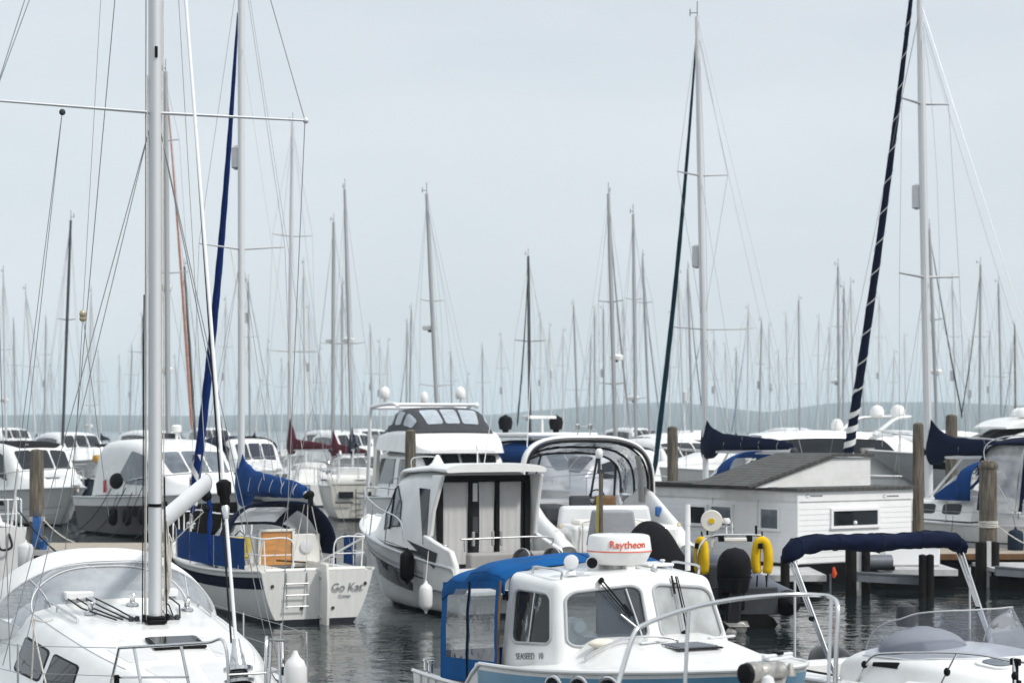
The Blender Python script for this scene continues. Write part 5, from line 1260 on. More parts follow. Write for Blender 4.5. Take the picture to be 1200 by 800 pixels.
# aft doors: frame, dark slab painted for the saloon's shade, curtains
mb = MB(); mb.box((1.175, 0, 1.75), (.04, 1.96, 1.75)); mb.build('saloon_shade', 'dark', o)
mb = MB()
for y in (-.97, -.30, .30, .97): mb.box((1.12, y, 1.78), (.06, .075 if abs(y) < .5 else .12, 1.80))
mb.box((1.12, 0, 2.63), (.06, 1.98, .13)); mb.build('door_frame', 'black', o)
def curt(y0, y1, z0=.95, z1=2.58):
    mb = MB(); mb.grid(lambda a, b: Vector((1.145 + .006 * math.sin(a * (y1 - y0) * 46 + .8 * math.sin(a * 7)) * (1.1 - b * .5), lerp(y0, y1, a) + .012 * math.sin(b * 4 + a * 9), lerp(z0, z1, b))), 60, 8); mb.build('curtain', 'curtain', o, smooth=80)
curt(.34, .91); curt(-.24, .10, ); curt(-.84, -.335)
mb = MB(); mb.box((1.14, .20, 1.72), (.02, .15, .32)); mb.build('seat_back', 'darkgrey', o)
mb = MB(); mb.box((1.143, .20, 2.36), (.012, .13, .36)); mb.build('far_window', 'palegrey', o)
for y in (.20, .22): pass
# outboards tilted behind the bench
for y in (-.12, -.78):
    mb = MB(); mb.ball((-.30, y, 1.10), .30, (1.0, .62, .75), 20, 12); mb.box((-.34, y, .62), (.22, .16, .7)); e = mb.build('outboard_motor', 'blackgloss', o, bevel=.02)
    mb = MB(); mb.tube([(-.30 + .29 * math.cos(a), y, 1.13 + .19 * math.sin(a)) for a in [PI * .15 + PI * .7 * k / 10 for k in range(11)]], .012, 5); mb.build('cowl_band', 'palegrey', e)
# bow rails, roof gear
mb = MB()
for sg in (1, -1):
    pts = [(2.2, sg * 1.24, 1.36), (2.45, sg * 1.22, 1.78), (3.6, sg * 1.15, 1.98), (5.0, sg * .80, 2.16), (6.3, sg * .28, 2.30), (6.6, 0, 2.32)]
    mb.tube(spline(pts, 6), .017, 8)
    for x_, t in ((3.2, .35), (4.3, .5), (5.4, .7), (6.2, .9)):
        u = x_ / 6.6; q = spline(pts, 12); p = min(q, key=lambda p: abs(p.x - x_ + .15)); mb.tube([p, (x_, sg * (CH.half(u) - .06), CH.sheer(u))], .014, 8)
mb.build('bow_rail', 'steel', o)
mb = MB(); mb.tube([(2.6, -.75, 2.80), (2.3, -.80, 4.0)], [.012, .006], 6); mb.build('whip_antenna', 'whitepaint', o)
mb = MB(); mb.tube([(1.5, -.05, 2.85), (1.5, -.05, 3.22)], [.016, .010], 8); mb.lathe([(0, .035), (.08, .03), (.09, .01)], (1.5, -.05, 3.2), seg=10); mb.build('light_mast', 'whitepaint', o)
mb = MB(); mb.lathe([(0, .16), (.06, .17), (.10, .12), (.26, .03), (.27, .01)], (2.5, .35, 2.82), seg=20); mb.build('satellite_dome', 'white', o)
mb = MB(); mb.tube(spline([(2.9, .15, 2.80), (2.9, .15, 3.02), (2.9, .70, 3.02), (2.9, .75, 2.78)], 4), .014, 6); mb.build('roof_rail', 'steel', o)
mb = MB(); mb.box((.55, 1.16, 1.36), (.16, .06, .05)); mb.build('stern_cleat', 'steel', o, bevel=.01)
p_ = CC.w((4.3, CH.half(4.3 / 6.6) + .14, .80)); u_, v_ = 600 + F * p_.x / p_.y, VH - F * (p_.z - HC) / p_.y
fender(u_, v_, p_.y, .62, .12, 'fenderwhite', 'white fender nearest the bow of the curtained cruiser', CC.w((4.3, CH.half(4.3 / 6.6), 1.5)))
fender(477, 663, 39.2, .72, .14, 'black', 'black fender between two white ones on the curtained cruiser', CC.w((2.9, 1.33, 1.35)))
fender(499, 699, 37.7, .62, .125, 'fenderwhite', 'white fender at the stern quarter of the curtained cruiser', CC.w((.9, 1.32, 1.25)))
# ------------------------------------------------------------------ sport cruiser with white arch, seen into its cockpit
SCR = Fr('motor_cruiser', 2.4, 42.3, 103.5, 'white sport cruiser with a broad radar arch and clear hood, its open cockpit facing us', 'motorboat')
o = SCR.o
SH = Hull(8.6, 3.3, 1.15, 1.35, 1.75, stern=.97, flare=.4, rake=1., full=.88, chine=True, sm=.35)
SH.mesh(24, 12).build('hull', 'hull_white', o); SH.deckmesh(u0=.48).build('deck', 'white', o)
mb = MB(); mb.box((1.9, 0, .85), (3.8, 2.9, .06)); mb.build('cockpit_sole', 'deckwhite', o)
for sg in (1, -1):
    # coaming that sweeps up from the quarter to the arch
    def cg(a, b, sg=sg):
        x = lerp(-.25, 4.6, a); top = interp(((0, 1.15), (.12, 1.42), (.35, 1.75), (.62, 2.22), (.75, 2.32), (1, 1.9)), a)
        an = PI * b; w = .20 * (1 - .3 * a)
        return Vector((x, sg * (1.42 + .13 * sstep(a * 3) - .10 * a ** 2 - w * .5 + w * math.cos(an) * (1 if True else 1)), lerp(.85, top, math.sin(an) ** .4)))
    mb = MB(); mb.grid(cg, 26, 15); mb.build('coaming', 'white', o, smooth=60)
    mb = MB(); mb.lathe([(0, .05), (.03, .04)], (.35, sg * 1.32, 1.55), (-1, 0, .3), 12); mb.build('fairlead', 'brass', o)
# arch: a broad flattened hoop
def arch(a, b, x0=3.25, w=1.52, z0=2.15, zt=3.42, th=.11, ch=.34):
    t = PI * a; c, s_ = math.cos(t), math.sin(t); y = w * abs(c) ** .62 * (1 if c > 0 else -1); z = z0 + (zt - z0) * s_ ** .5
    n = Vector((0, c, s_ * 1.0)).normalized(); k = 2 * PI * b
    return Vector((x0 - .35 * (1 - s_) + math.cos(k) * ch * .5, 0, 0)) + Vector((0, y, z)) + n * (math.sin(k) * th * .5)
mb = MB(); mb.grid(arch, 41, 12, cv=True); ar = mb.build('radar_arch', 'white', o, smooth=60)
mb = MB(); mb.tube([arch(a / 40, .75) + Vector((-.16, 0, -.03)) for a in range(41)], .035, 6); mb.build('hood_edge', 'black', ar)
# hood forward of the arch: clear panels in dark seams, windscreen
def hd3(a, b):
    t = PI * a; c, s_ = math.cos(t), math.sin(t); w = lerp(1.46, 1.25, b); y = w * abs(c) ** .65 * (1 if c > 0 else -1)
    return Vector((lerp(3.3, 4.5, b) - .3 * (1 - s_) * (1 - b), y, 2.1 + lerp(1.24, .95, b) * s_ ** .55))
mb = MB(); mb.grid(hd3, 33, 8); mb.build('hood_top', 'vinyl', o, smooth=80)
for b_ in (.0, .5, 1.0): mb = MB(); mb.tube([hd3(a / 32, b_) for a in range(33)], .028, 6); mb.build('hood_seam', 'black', o)
def ws(a, b):
    t = PI * a; c, s_ = math.cos(t), math.sin(t)
    return Vector((lerp(4.5 + 1.1 * s_, 4.5, b), lerp(1.38, 1.25, b) * abs(c) ** .6 * (1 if c > 0 else -1), lerp(1.75, 2.1 + .95 * s_ ** .55, b)))
mb = MB(); mb.grid(ws, 33, 6); wsx = mb.build('windscreen', 'acrylic', o, smooth=80)
mb = MB()
for a in (.18, .38, .62, .82): mb.tube([ws(a, b / 5) for b in range(6)], .03, 6)
mb.tube([ws(a / 32, 1) for a in range(33)], .03, 6); mb.tube([ws(a / 32, 0) for a in range(33)], .03, 6); mb.build('windscreen_frame', 'darkgrey', wsx)
mb = MB(); mb.grid(lambda a, b: Vector((lerp(2.75, 3.2, a), -1.28 + .05 * math.sin(a * 12) + .22 * max(0, b - .6), lerp(1.95, 3.0, b))), 14, 8); mb.build('rolled_side_panel', 'taupe', o, smooth=80)
mb = MB(); mb.box((4.2, .2, 1.72), (.5, 2.3, .55)); mb.build('dashboard', 'palegrey', o, bevel=.08, bseg=3)
mb = MB(); mb.tube([(3.75, -.45 + .19 * math.cos(a), 2.02 + .19 * math.sin(a)) for a in [2 * PI * k / 20 for k in range(20)]], .016, 6, closed=True); mb.wire((3.75, -.64, 2.02), (3.75, -.26, 2.02), .015); mb.wire((3.78, -.45, 2.0), (4.0, -.45, 1.85), .03); mb.build('steering_wheel', 'black', o)
for y, mt in ((-.45, 'brownwood'), (.15, 'darkgrey')):
    mb = MB(); mb.box((3.05, y, 1.80), (.14, .50, .60), ry=.1); mb.box((3.25, y, 1.48), (.5, .5, .16)); mb.build('helm_seat', mt, o, bevel=.06, bseg=3)
mb = MB(); mb.box((2.6, -.2, 1.66), (.35, .55, .22)); mb.build('cushion', 'white', o, bevel=.08, bseg=3)
mb = MB(); mb.box((2.5, .95, 1.55), (1.2, .6, .75)); mb.build('side_lounge', 'darkgrey', o, bevel=.08, bseg=3)
mb = MB(); mb.prism([(1.35, -1.15, 1.0), (1.35, 1.15, 1.0), (1.45, 1.0, 1.93), (1.45, -1.0, 1.93)], (.28, 0, 0)); mb.build('aft_seat', 'palegrey', o, bevel=.09, bseg=4)
mb = MB(); mb.box((.55, 0, 1.25), (1.35, 2.35, .62)); mb.build('sunpad_base', 'white', o, bevel=.10, bseg=4)
mb = MB(); mb.box((.75, .1, 1.60), (.7, 1.6, .12)); mb.build('sunpad', 'cream', o, bevel=.05, bseg=3)
mb = MB()
pts = [Vector((-.15, .45 * math.cos(PI * k / 14) - .05, .62 + .48 * math.sin(PI * k / 14) ** .6)) for k in range(15)]
mb.prism(pts, (.04, 0, 0)); mb.build('transom_shade', 'dark', o)  # dark panel standing in for the shaded opening in the transom
mb = MB(); mb.box((-.20, -.25, .78), (.22, .4, .38)); mb.build('transom_locker', 'greyhull', o, bevel=.05)
mb = MB(); mb.tube(spline([(-.2, 1.0, .6), (-.18, .98, 1.45), (-.12, .85, 1.66), (.1, -.3, 1.66), (-.1, -.55, 1.45), (-.2, -.6, .8)], 6), .018, 8); mb.build('stern_rail', 'steel', o)
mb = MB(); mb.box((-.55, 0, .42), (.8, 3.0, .12)); mb.build('bathing_platform', 'white', o, bevel=.04)
mb = MB(); mb.box((1.75, -1.30, 1.78), (.10, .14, .22)); mb.build('blue_cup', 'bluepaint', o, bevel=.03)
mb = MB(); mb.tube([(3.2, 1.35, 3.2), (3.1, 1.25, 5.8)], [.014, .006], 6); mb.build('whip_antenna', 'whitepaint', o)
for y in (-.15, .15):
    mb = MB(); mb.tube([(3.25, y, 3.42), (3.25, y, 3.62)], .015, 6); mb.lathe([(0, .05), (.1, .06), (.13, .03)], (3.25, y, 3.6), seg=10); mb.build('mast_light', 'steel', o)
mb = MB(); mb.tube([(3.25, .28 * math.cos(a), 3.55 + .12 * math.sin(a)) for a in [PI * k / 12 for k in range(13)]], .012, 6); mb.build('horn_bracket', 'steel', o)
gcv = bpy.data.objects.new('covered_outboard', None); COL.objects.link(gcv); gcv.location = at(717, 640, 40.6); gcv.rotation_euler = (0, 0, .15)
tag(gcv, 'pale grey canvas cover over an outboard between yellow pole and black hump', 'cover')
mb = MB(); mb.prism([(-.50, -.3, 0), (.50, -.3, 0), (.42, -.2, .74), (-.36, -.2, .74)], (0, .55, 0)); mb.build('canvas_cover', 'greycloth', gcv, bevel=.05, bseg=3)
mb = MB(); mb.box((0, 0, -.55), (.3, .25, 1.1)); mb.build('motor_leg', 'black', gcv)
pl = bpy.data.objects.new('lamp_pole', None); COL.objects.link(pl); pl.location = at(701, 503 + F * HC / 40.2, 40.2); tag(pl, 'weathered yellow pole with white lamp on top behind the radar dome', 'pole')
z1_ = at(702, 552, 40.2).z
mb = MB(); mb.tube([(0, 0, -.5), (.01, 0, z1_ - .55), (.02, 0, z1_ - .5)], .05, 10); mb.build('pole_shaft', 'yellowold', pl)
mb = MB(); mb.tube([(.045, -.03, -.5), (.055, -.03, z1_)], .045, 8); mb.build('pole_casing', 'pile', pl)
mb = MB(); mb.tube([(.02, 0, z1_ - .02), (.02, 0, z1_ + .28)], .03, 8); mb.box((.05, -.01, z1_ - .0), (.14, .12, .08)); mb.build('lamp_bracket', 'darkgrey', pl)
mb = MB(); mb.lathe([(0, .05), (.05, .075), (.15, .075), (.20, .04)], (.02, 0, z1_ + .26), seg=14); mb.build('lamp_head', 'whitepaint', pl)
# black covered hump
BC = Fr('covered_boat', 5.75 - 3.28, 36.5, 12, 'low boat under a tight black cover, humped beside the radar dome', 'boat')
def hump(a, b):
    x = lerp(-.5, 1.15, a); z = interp([(p.x, p.y) for p in spline([(-.5, .5, 0), (-.36, 1.55, 0), (-.05, 1.92, 0), (.35, 1.80, 0), (.62, 1.40, 0), (.78, 1.2, 0), (.95, 1.0, 0), (1.15, .6, 0)], 6)], x)
    w = .62 * math.sin(max(.02, min(1, (a + .02))) * PI * .55 + .25) ** .6; t = PI * b
    return Vector((x, w * math.cos(t), .1 + (z - .1) * math.sin(t) ** .7 + .02 * noise.noise(Vector((x * 4, b * 5, 0)))))
mb = MB(); mb.grid(hump, 44, 22); mb.build('boat_cover', 'blackcloth', BC.o, smooth=70)
mb = MB(); mb.tube([(-.55, 0, .15), (.4, 0, .12), (1.1, 0, .2)], [.45, .55, .35], 14, flat=(1, .45)); mb.build('hull', 'black', BC.o)

# ------------------------------------------------------------------ inflatable with black outboard, A-frame and yellow lifebuoys
RI = Fr('inflatable_boat', 3.95, 36.3, 93, 'grey inflatable boat with big black outboard and steel frame across its stern', 'inflatable boat')
o = RI.o
def tubepath(sg): return spline([(-.62, sg * 1.06, .46), (-.15, sg * 1.06, .45), (1.2, sg * 1.07, .45), (3.2, sg * 1.02, .52), (4.6, sg * .62, .74), (5.2, 0, .86)], 8)
mb = MB(); P = tubepath(1) + list(reversed(tubepath(-1)))[1:]
n_ = len(P); rr_ = [.255 * min(1, .12 + .10 * min(i, n_ - 1 - i)) for i in range(n_)]
mb.tube(P, rr_, 18); mb.build('buoyancy_tube', 'ribgrey', o, smooth=70)
for sg in (1, -1):
    Q = tubepath(sg)[:9]; mb = MB(); mb.tube(Q, [.262 * min(1, .12 + .10 * i) for i in range(9)], 18); mb.build('tube_cone', 'black', o, smooth=70)
    mb = MB(); mb.tube([p + Vector((0, sg * .25, -.02)) for p in tubepath(sg)[6:]], .03, 6); mb.build('rub_strake', 'black', o)
mb = MB(); mb.grid(lambda a, b: Vector((lerp(-.25, 4.9, a), (2 * b - 1) * .90 * (1 - a ** 4), .36 + .30 * a * a)), 12, 9); mb.build('floor', 'darkgrey', o)
mb = MB(); mb.tube([(-.3, 0, .08), (2, 0, .08), (4.8, 0, .5)], [.85, .85, .1], 14, flat=(1, .32)); mb.build('hull', 'black', o)
mb = MB(); mb.box((-.28, 0, .50), (.08, 1.7, .5)); mb.build('transom', 'darkgrey', o, bevel=.02)
mb = MB(); mb.box((.9, 0, .72), (.5, .6, .75)); mb.build('console', 'darkgrey', o, bevel=.06)
# outboard
def cow(u, v):
    a = 2 * PI * u; r = (1 - max(0, (v - .5) / .5) ** 2.4) ** .5 * lerp(.80, 1, min(1, v * 2.5))
    c, s_ = math.cos(a), math.sin(a)
    return Vector((-.62 + (.46 * c + .05) * r - .16 * (v - .3), .30 * s_ * r, .72 + .78 * v))
mb = MB(); mb.grid(cow, 30, 18, cu=True); ob = mb.build('outboard_cowl', 'blackcloth', o, smooth=60)
mb = MB(); mb.grid(lambda u, v: cow(u, v * .36) * 1.0 + Vector((.02, 0, -.03)) + Vector((math.cos(2 * PI * u), math.sin(2 * PI * u), 0)) * .018, 30, 5, cu=True); mb.build('cowl_lower', 'blackgloss', ob, smooth=60)
for z in (1.10, 1.02, .94): mb = MB(); mb.box((-.46, -.325, z), (.10, .02, .025), rz=.3); mb.build('cowl_vent', 'darkgrey', ob)
mb = MB(); mb.prism([(-.80, -.14, .80), (-.38, -.14, .80), (-.42, -.09, .2), (-.46, -.08, -.35), (-.72, -.08, -.35), (-.75, -.10, .2)], (0, .24, 0)); mb.build('outboard_leg', 'blackgloss', o, bevel=.05, bseg=3)
mb = MB(); mb.box((-.32, 0, .60), (.25, .45, .5)); mb.build('motor_bracket', 'black', o, bevel=.03)
mb = MB(); mb.prism([(-1.05, -.2, .10), (-.55, -.25, .14), (-.5, .2, .14), (-1.05, .16, .10)], (0, 0, .025)); mb.build('anti_ventilation_plate', 'winchgrey', o, bevel=.008)
mb = MB(); 
for k in range(3):
    a = 2 * PI * k / 3; mb.ball((-1.0, .12 * math.cos(a), -.02 + .12 * math.sin(a)), .11, (.25, 1, 1), 10, 8)
mb.build('propeller', 'winchgrey', o)
# A-frame (depths chosen along the stern)
def rp(u, v, x=.1): return RI.on(u, v, 'x', x)
mb = MB()
f1 = [rp(817, 682), rp(815, 655), rp(817, 640), rp(824, 630), rp(836, 627), rp(870, 626.5), rp(890, 627), rp(898, 632), rp(901, 640), rp(901, 665), rp(897, 700)]
mb.tube(spline(f1, 6), .024, 8)
f2 = [p + Vector((-.38, .02, -.02)) for p in f1]
mb.tube(spline(f2[:3] + [f1[3] + Vector((-.3, 0, 0)), f1[4]], 6), .022, 8); mb.tube([f2[0] + Vector((0, 0, .25)), f1[0] + Vector((0, 0, .25))], .018, 8); mb.tube([f2[0] + Vector((0, 0, .12)), f1[0] + Vector((0, 0, .12))], .018, 8)
fr_ = mb.build('frame', 'steel', o)
c = (rp(848, 632) + rp(878, 632)) / 2; dx = (rp(878, 632) - rp(848, 632)); ang = math.atan2(dx.y, dx.x)
mb = MB(); mb.box(c, (dx.length, .10, .07), rz=ang); mb.build('light_bar', 'cream', o, bevel=.015)
for u in (845, 878): mb = MB(); mb.box(rp(u, 631), (.10, .12, .10), rz=ang); mb.build('bar_bracket', 'black', o, bevel=.01)
for u, h in ((829, .14), (886, .18)): p = rp(u, 627); mb = MB(); mb.tube([p, p + Vector((0, 0, h))], .022, 8); mb.build('deck_light', 'black', o)
p = rp(851, 626); mb = MB(); mb.lathe([(0, .02), (.18, .02), (.2, .07), (.24, .08), (.30, .06)], p, seg=14); mb.build('gps_dome', 'whitepaint', o)
mb = MB(); mb.wire(rp(858, 626), rp(858, 612), .012); mb.build('vhf_antenna', 'whitepaint', o)
p = rp(834, 610); vd = (RI.l((0, 0, HC)) - p); vd.z = 0; vd.normalize()
mb = MB(); mb.lathe([(-.09, .06), (-.088, .19), (-.06, .20), (-.055, .13), (.0, .13), (.01, .20), (.04, .19), (.042, .06)], p, vd, 24); rl = mb.build('hose_reel', 'cream', o)
mb = MB(); mb.lathe([(-.05, .145), (-.045, .155), (-.01, .155), (-.005, .145)], p, vd, 20); mb.lathe([(.042, .055), (.06, .05)], p, vd, 14); mb.build('reel_hub', 'yellow', rl)
mb = MB(); mb.box((p + rp(838, 640)) / 2 + Vector((.05, 0, 0)), (.08, .08, .5)); mb.build('reel_bracket', 'palegrey', rl)
def horseshoe(u, v, nm_label, rz, w=.105):
    q = RI.w(rp(u, v, -.05)); e = bpy.data.objects.new('lifebuoy', None); COL.objects.link(e); e.location = q; e.rotation_euler = (0, 0, rz)
    tag(e, nm_label, 'lifebuoy', 'yellow horseshoe lifebuoys on the frame')
    pts = [(.0, -w * .8, -.30), (0, -w * 1.1, -.10), (0, -w * .95, .14), (0, -w * .45, .27), (0, w * .45, .27), (0, w * .95, .14), (0, w * 1.1, -.10), (0, w * .8, -.30)]
    mb = MB(); mb.tube(spline(pts, 5), [.07] + [.088] * 34 + [.07], 12, flat=(1, .85)); mb.build('buoy_cover', 'yellow', e, smooth=60)
    mb = MB(); mb.tube([(-.02, 0, .34), (.0, 0, .46)], .015, 6); mb.tube(sag((0, -w * .8, -.34), (.03, -w, -.85), -.02, 4), .016, 5); mb.tube(sag((0, w * .7, -.34), (.03, w, -.85), -.02, 4), .016, 5); mb.build('buoy_strap', 'black', e)
    mb = MB(); mb.box((.092, -.02, .20), (.02, .08, .10)); mb.build('buoy_badge', 'black', e)
horseshoe(822, 652, 'yellow horseshoe lifebuoy half hidden at the left of the black outboard', PI + .5)
horseshoe(893, 652, 'yellow horseshoe lifebuoy hanging right of the black outboard', -PI / 2 - .25)

# ------------------------------------------------------------------ white clapboard houseboat
HB = Fr('houseboat', 6.6, 46.0, 34.8, 'white clapboard houseboat with sloping grey felt roof behind the black outboard', 'houseboat')
o = HB.o; fx, fy, wt = 3.72, 5.3, 2.17
mb = MB(); mb.box((fx / 2, fy / 2, .17), (fx + .10, fy + .10, .62)); mb.build('float', 'black', o)
mb = MB(); mb.box((fx / 2, fy / 2, (wt + .48) / 2), (fx, fy, wt - .48)); wl = mb.build('wall', 'clap', o, smooth=0)
def laps(x0, x1, z0, z1, side, y=0.):
    mb = MB(); n = int((z1 - z0) / .125)
    for k in range(n):
        z = z0 + .125 * k
        if side: mb.prism([(-.006, x0, z + .126), (-.014, x0, z), (.004, x0, z), (.004, x0, z + .126)], (0, x1 - x0, 0))
        else: mb.prism([(x0, y - .006, z + .126), (x0, y - .014, z), (x0, y + .004, z), (x0, y + .004, z + .126)], (x1 - x0, 0, 0))
    return mb.build('cladding', 'whitepaint', o, smooth=0)
laps(.03, fx - .03, .5, 1.95, False); laps(.03, fy - .03, .5, 1.95, True)
mb = MB(); mb.box((fx / 2, -.012, 2.04), (fx + .05, .03, .22)); mb.build('fascia', 'whitepaint', o)
mb = MB(); mb.box((-.012, fy / 2, 2.04), (.03, fy, .20)); mb.build('fascia', 'clap', o)
mb = MB(); mb.box((0, 0, 1.2), (.05, .05, 1.5)); mb.build('corner_board', 'whitepaint', o)
mb = MB(); mb.box((fx / 2, fy / 2, wt + .035), (fx + .22, fy + .22, .07)); mb.build('flat_roof', 'roofing', o)
mb = MB(); mb.box((.6, fy * .78, wt + .09), (1.6, fy * .46, .06)); mb.build('roof_slab', 'roofing', o)
for yy in (1.35, 3.0): mb = MB(); mb.box((-.014, yy, 1.3), (.02, .04, 1.5)); mb.build('wall_batten', 'palegrey', o)
def hwin(face, u0, u1, v0, v1, glass):
    ax = 'y' if face == 'front' else 'x'
    a = HB.on(u0, v1, ax, 0); b = HB.on(u1, v0, ax, 0); c = (a + b) / 2
    w = abs(b.x - a.x) if face == 'front' else abs(b.y - a.y); h = abs(b.z - a.z)
    def bx(mb, cw, cz, dw, dh, d, off):
        if face == 'front': mb.box((c.x + cw, -off, c.z + cz), (dw, d, dh))
        else: mb.box((-off, c.y + cw, c.z + cz), (d, dw, dh))
    mb = MB(); t = .065
    bx(mb, 0, h / 2 + t / 2, w + 2 * t, t, .07, .022); bx(mb, 0, -h / 2 - t / 2, w + 2 * t + .04, t, .08, .03)
    bx(mb, w / 2 + t / 2, 0, t, h, .07, .022); bx(mb, -w / 2 - t / 2, 0, t, h, .07, .022); f = mb.build('window', 'whitepaint', o)
    mb = MB(); bx(mb, 0, 0, w, h, .03, .012); mb.build('pane', glass, f)
    return c, w, h, f
c, w, h, f = hwin('front', 975, 1027, 597, 616, 'darkglass')
mb = MB(); mb.ball((c.x - .02, -.05, c.z - h / 2 + .06), .05); mb.build('vent_knob', 'whitepaint', f)
hwin('side', 893, 913, 597, 618, 'greyglass'); hwin('side', 835, 858, 594, 614, 'greyglass'); hwin('side', 808, 828, 594, 612, 'darkglass')
for u in (950, 1040):                       # faint sign-written marks on the fascia
    p = HB.on(u, 581, 'y', -.03); mb = MB(); mb.tube([p + Vector((-.10 + .05 * math.cos(a), -.002, .035 * math.sin(a))) for a in [PI * (.3 + 1.4 * k / 10) for k in range(11)]], .006, 4); mb.build('fascia_mark', 'darkgrey', o)
    mb = MB()
    for k in range(11): mb.box(p + Vector((.0 + .036 * k, 0, 0)), (.022, .004, .03 + .012 * (k % 3 == 0)))
    fm = mb.build('fascia_lettering', 'darkgrey', o)
# upper cabin with its long slope
gy = .75; gd_ = 1.9
A0 = HB.on(884, 573, 'y', gy); A1 = HB.on(976, 535, 'y', gy); A2 = HB.on(1020, 534, 'y', gy); A3 = HB.on(1020, 571, 'y', gy)
zb2 = wt + .075; zt2 = A1.z
mb = MB(); mb.prism([(A0.x, gy, zb2), (A1.x, gy, zt2 - .03), (A2.x, gy, zt2 - .03), (A2.x, gy, zb2)], (0, gd_, 0)); mb.build('upper_cabin', 'clap', o, smooth=0)
mb = MB(); mb.prism([(A0.x - .18, gy - .08, zb2 + .0), (A1.x, gy - .08, zt2), (A2.x + .06, gy - .08, zt2), (A2.x + .06, gy - .08, zt2 + .07), (A1.x - .03, gy - .08, zt2 + .075), (A0.x - .25, gy - .08, zb2 + .05)], (0, gd_ + .16, 0)); mb.build('sloping_roof', 'roofing', o, smooth=0)
mb = MB(); mb.box((A2.x + .05, gy + .3, zb2 + .25), (.08, .2, .35)); mb.build('wall_lamp', 'black', o)
for q in ((HB.on(908, 573, 'y', 0).x, .05), ): mb = MB(); mb.box((q[0], q[1], wt + .09), (.25, .06, .04)); mb.build('roof_clip', 'darkgrey', o)

# ------------------------------------------------------------------ pontoons, posts, piles
def dock(name, label, x0, x1, Y, dep, z, rz, mat, edge='dockedge', cat='pontoon', grp='floating pontoons'):
    """x0,x1 photo columns of the near edge at depth Y; rz turns it about its left end"""
    L = at(x0, 600, Y); R = at(x1, 600, Y); ln = R.x - L.x
    e = bpy.data.objects.new(name, None); COL.objects.link(e); e.location = (L.x, Y, 0); e.rotation_euler = (0, 0, math.radians(rz)); tag(e, label, cat, grp)
    mb = MB(); mb.box((ln / 2, dep / 2, z - .04), (ln, dep, .08)); mb.build('deck_boards', mat, e)
    mb = MB(); mb.box((ln / 2, -.03, z - .07), (ln, .06, .14)); mb.build('edge_beam', edge, e)
    mb = MB(); mb.box((ln / 2, dep / 2, z / 2 - .16), (ln - .1, dep - .2, z - .1)); mb.build('float', 'black', e)
    return e
dock('pontoon', 'pale planked pontoon at the foot of the tall left pile', -60, 200, 50.5, 3.2, .55, 0, 'planks')
dock('pontoon', 'long pale planked pontoon in front of the houseboat and right yacht', 868, 1330, 47.6, 2.2, .62, 2, 'planks', 'brownwood')
dock('pontoon', 'grey pontoon finger behind the yellow lifebuoy', 862, 968, 43.6, 3.0, .42, 0, 'dockgrey')
dock('pontoon', 'grey pontoon finger under the white box right of the twin black posts', 1036, 1122, 44.6, 2.4, .47, 0, 'dockgrey')
dock('pontoon', 'grey pontoon length at the right edge behind the thick weathered pile', 1168, 1330, 44.6, 2.4, .47, 0, 'dockgrey')
e = bpy.data.objects.new('dock_box', None); COL.objects.link(e); e.location = at(1069, 503 + F * (HC - .47) / 45.6, 45.6); tag(e, 'white storage box standing on the grey pontoon behind the navy bimini', 'box')
mb = MB(); mb.box((0, .3, .22), (1.28, .6, .42)); mb.build('box_body', 'whitepaint', e, bevel=.03)
mb = MB(); mb.box((0, .3, .45), (1.32, .64, .05)); mb.build('box_lid', 'whitepaint', e, bevel=.015)
def pile(u, vt, wpx, Y, label, zbot=-1.5, cap=True, mat='pile', group='wooden mooring piles', lean=0., name='mooring_pile', cat='pile'):
    T = at(u, vt, Y); r = wpx / F * Y / 2
    e = bpy.data.objects.new(name, None); COL.objects.link(e); e.location = (T.x - lean, Y, 0); tag(e, label, cat, group)
    mb = MB(); n = 14; pts = [Vector((lerp(0, lean, k / n), 0, lerp(zbot, T.z, k / n))) for k in range(n + 1)]
    mb.tube(pts, [r * (1.02 + .03 * noise.noise(Vector((k * 1.3, u, 0))) - .08 * max(0, k / n - .92) / .08) for k in range(n + 1)], 16); b = mb.build('pile_shaft', mat, e, smooth=50)
    mb = MB(); mb.lathe([(T.z - .02, r * .95), (T.z + .03, r * .7), (T.z + .05, .01)], (lean, 0, 0), seg=14); mb.build('pile_top', 'pile', e)
    mb = MB(); mb.tube([(0, 0, zbot), (0, 0, .35)], r * 1.06, 14); mb.build('wet_band', 'blackpost', e)
    return e
pw_ = pile(43, 528, 16.5, 51.6, 'tall weathered pile on the left pontoon in front of the black roofed cruiser')
pile(150.5, 514, 9.5, 95, 'short brown pile rising behind the roof of the white cruiser left of the mast')
pile(481, 505, 12.5, 54, 'grey brown pile in front of the flybridge cruiser')
pile(788, 501, 12.5, 53, 'pale leaning pile left of the houseboat, beside the dark green furled sail', lean=-.03)
pile(943, 511, 7, 78, 'small dark pile just above the grey sloping roof')
pile(1076, 497, 13, 49.6, 'slim grey pile directly left of the mast with navy sail cover')
pile(1115, 487, 14, 58, 'tall pile standing behind the navy sail cover on the right')
pg_ = pile(1158, 541, 20.5, 46.2, 'thick weathered pile with a ringed head at the right pontoon')
r_ = 20.5 / F * 46.2 / 2; zt_ = at(1158, 541, 46.2).z
mb = MB(); mb.lathe([(zt_ - .16, r_ * 1.02), (zt_ - .13, r_ * 1.10), (zt_ - .05, r_ * 1.10), (zt_ - .02, r_ * 1.0)], seg=18); mb.build('ring_band', 'pile', pg_)
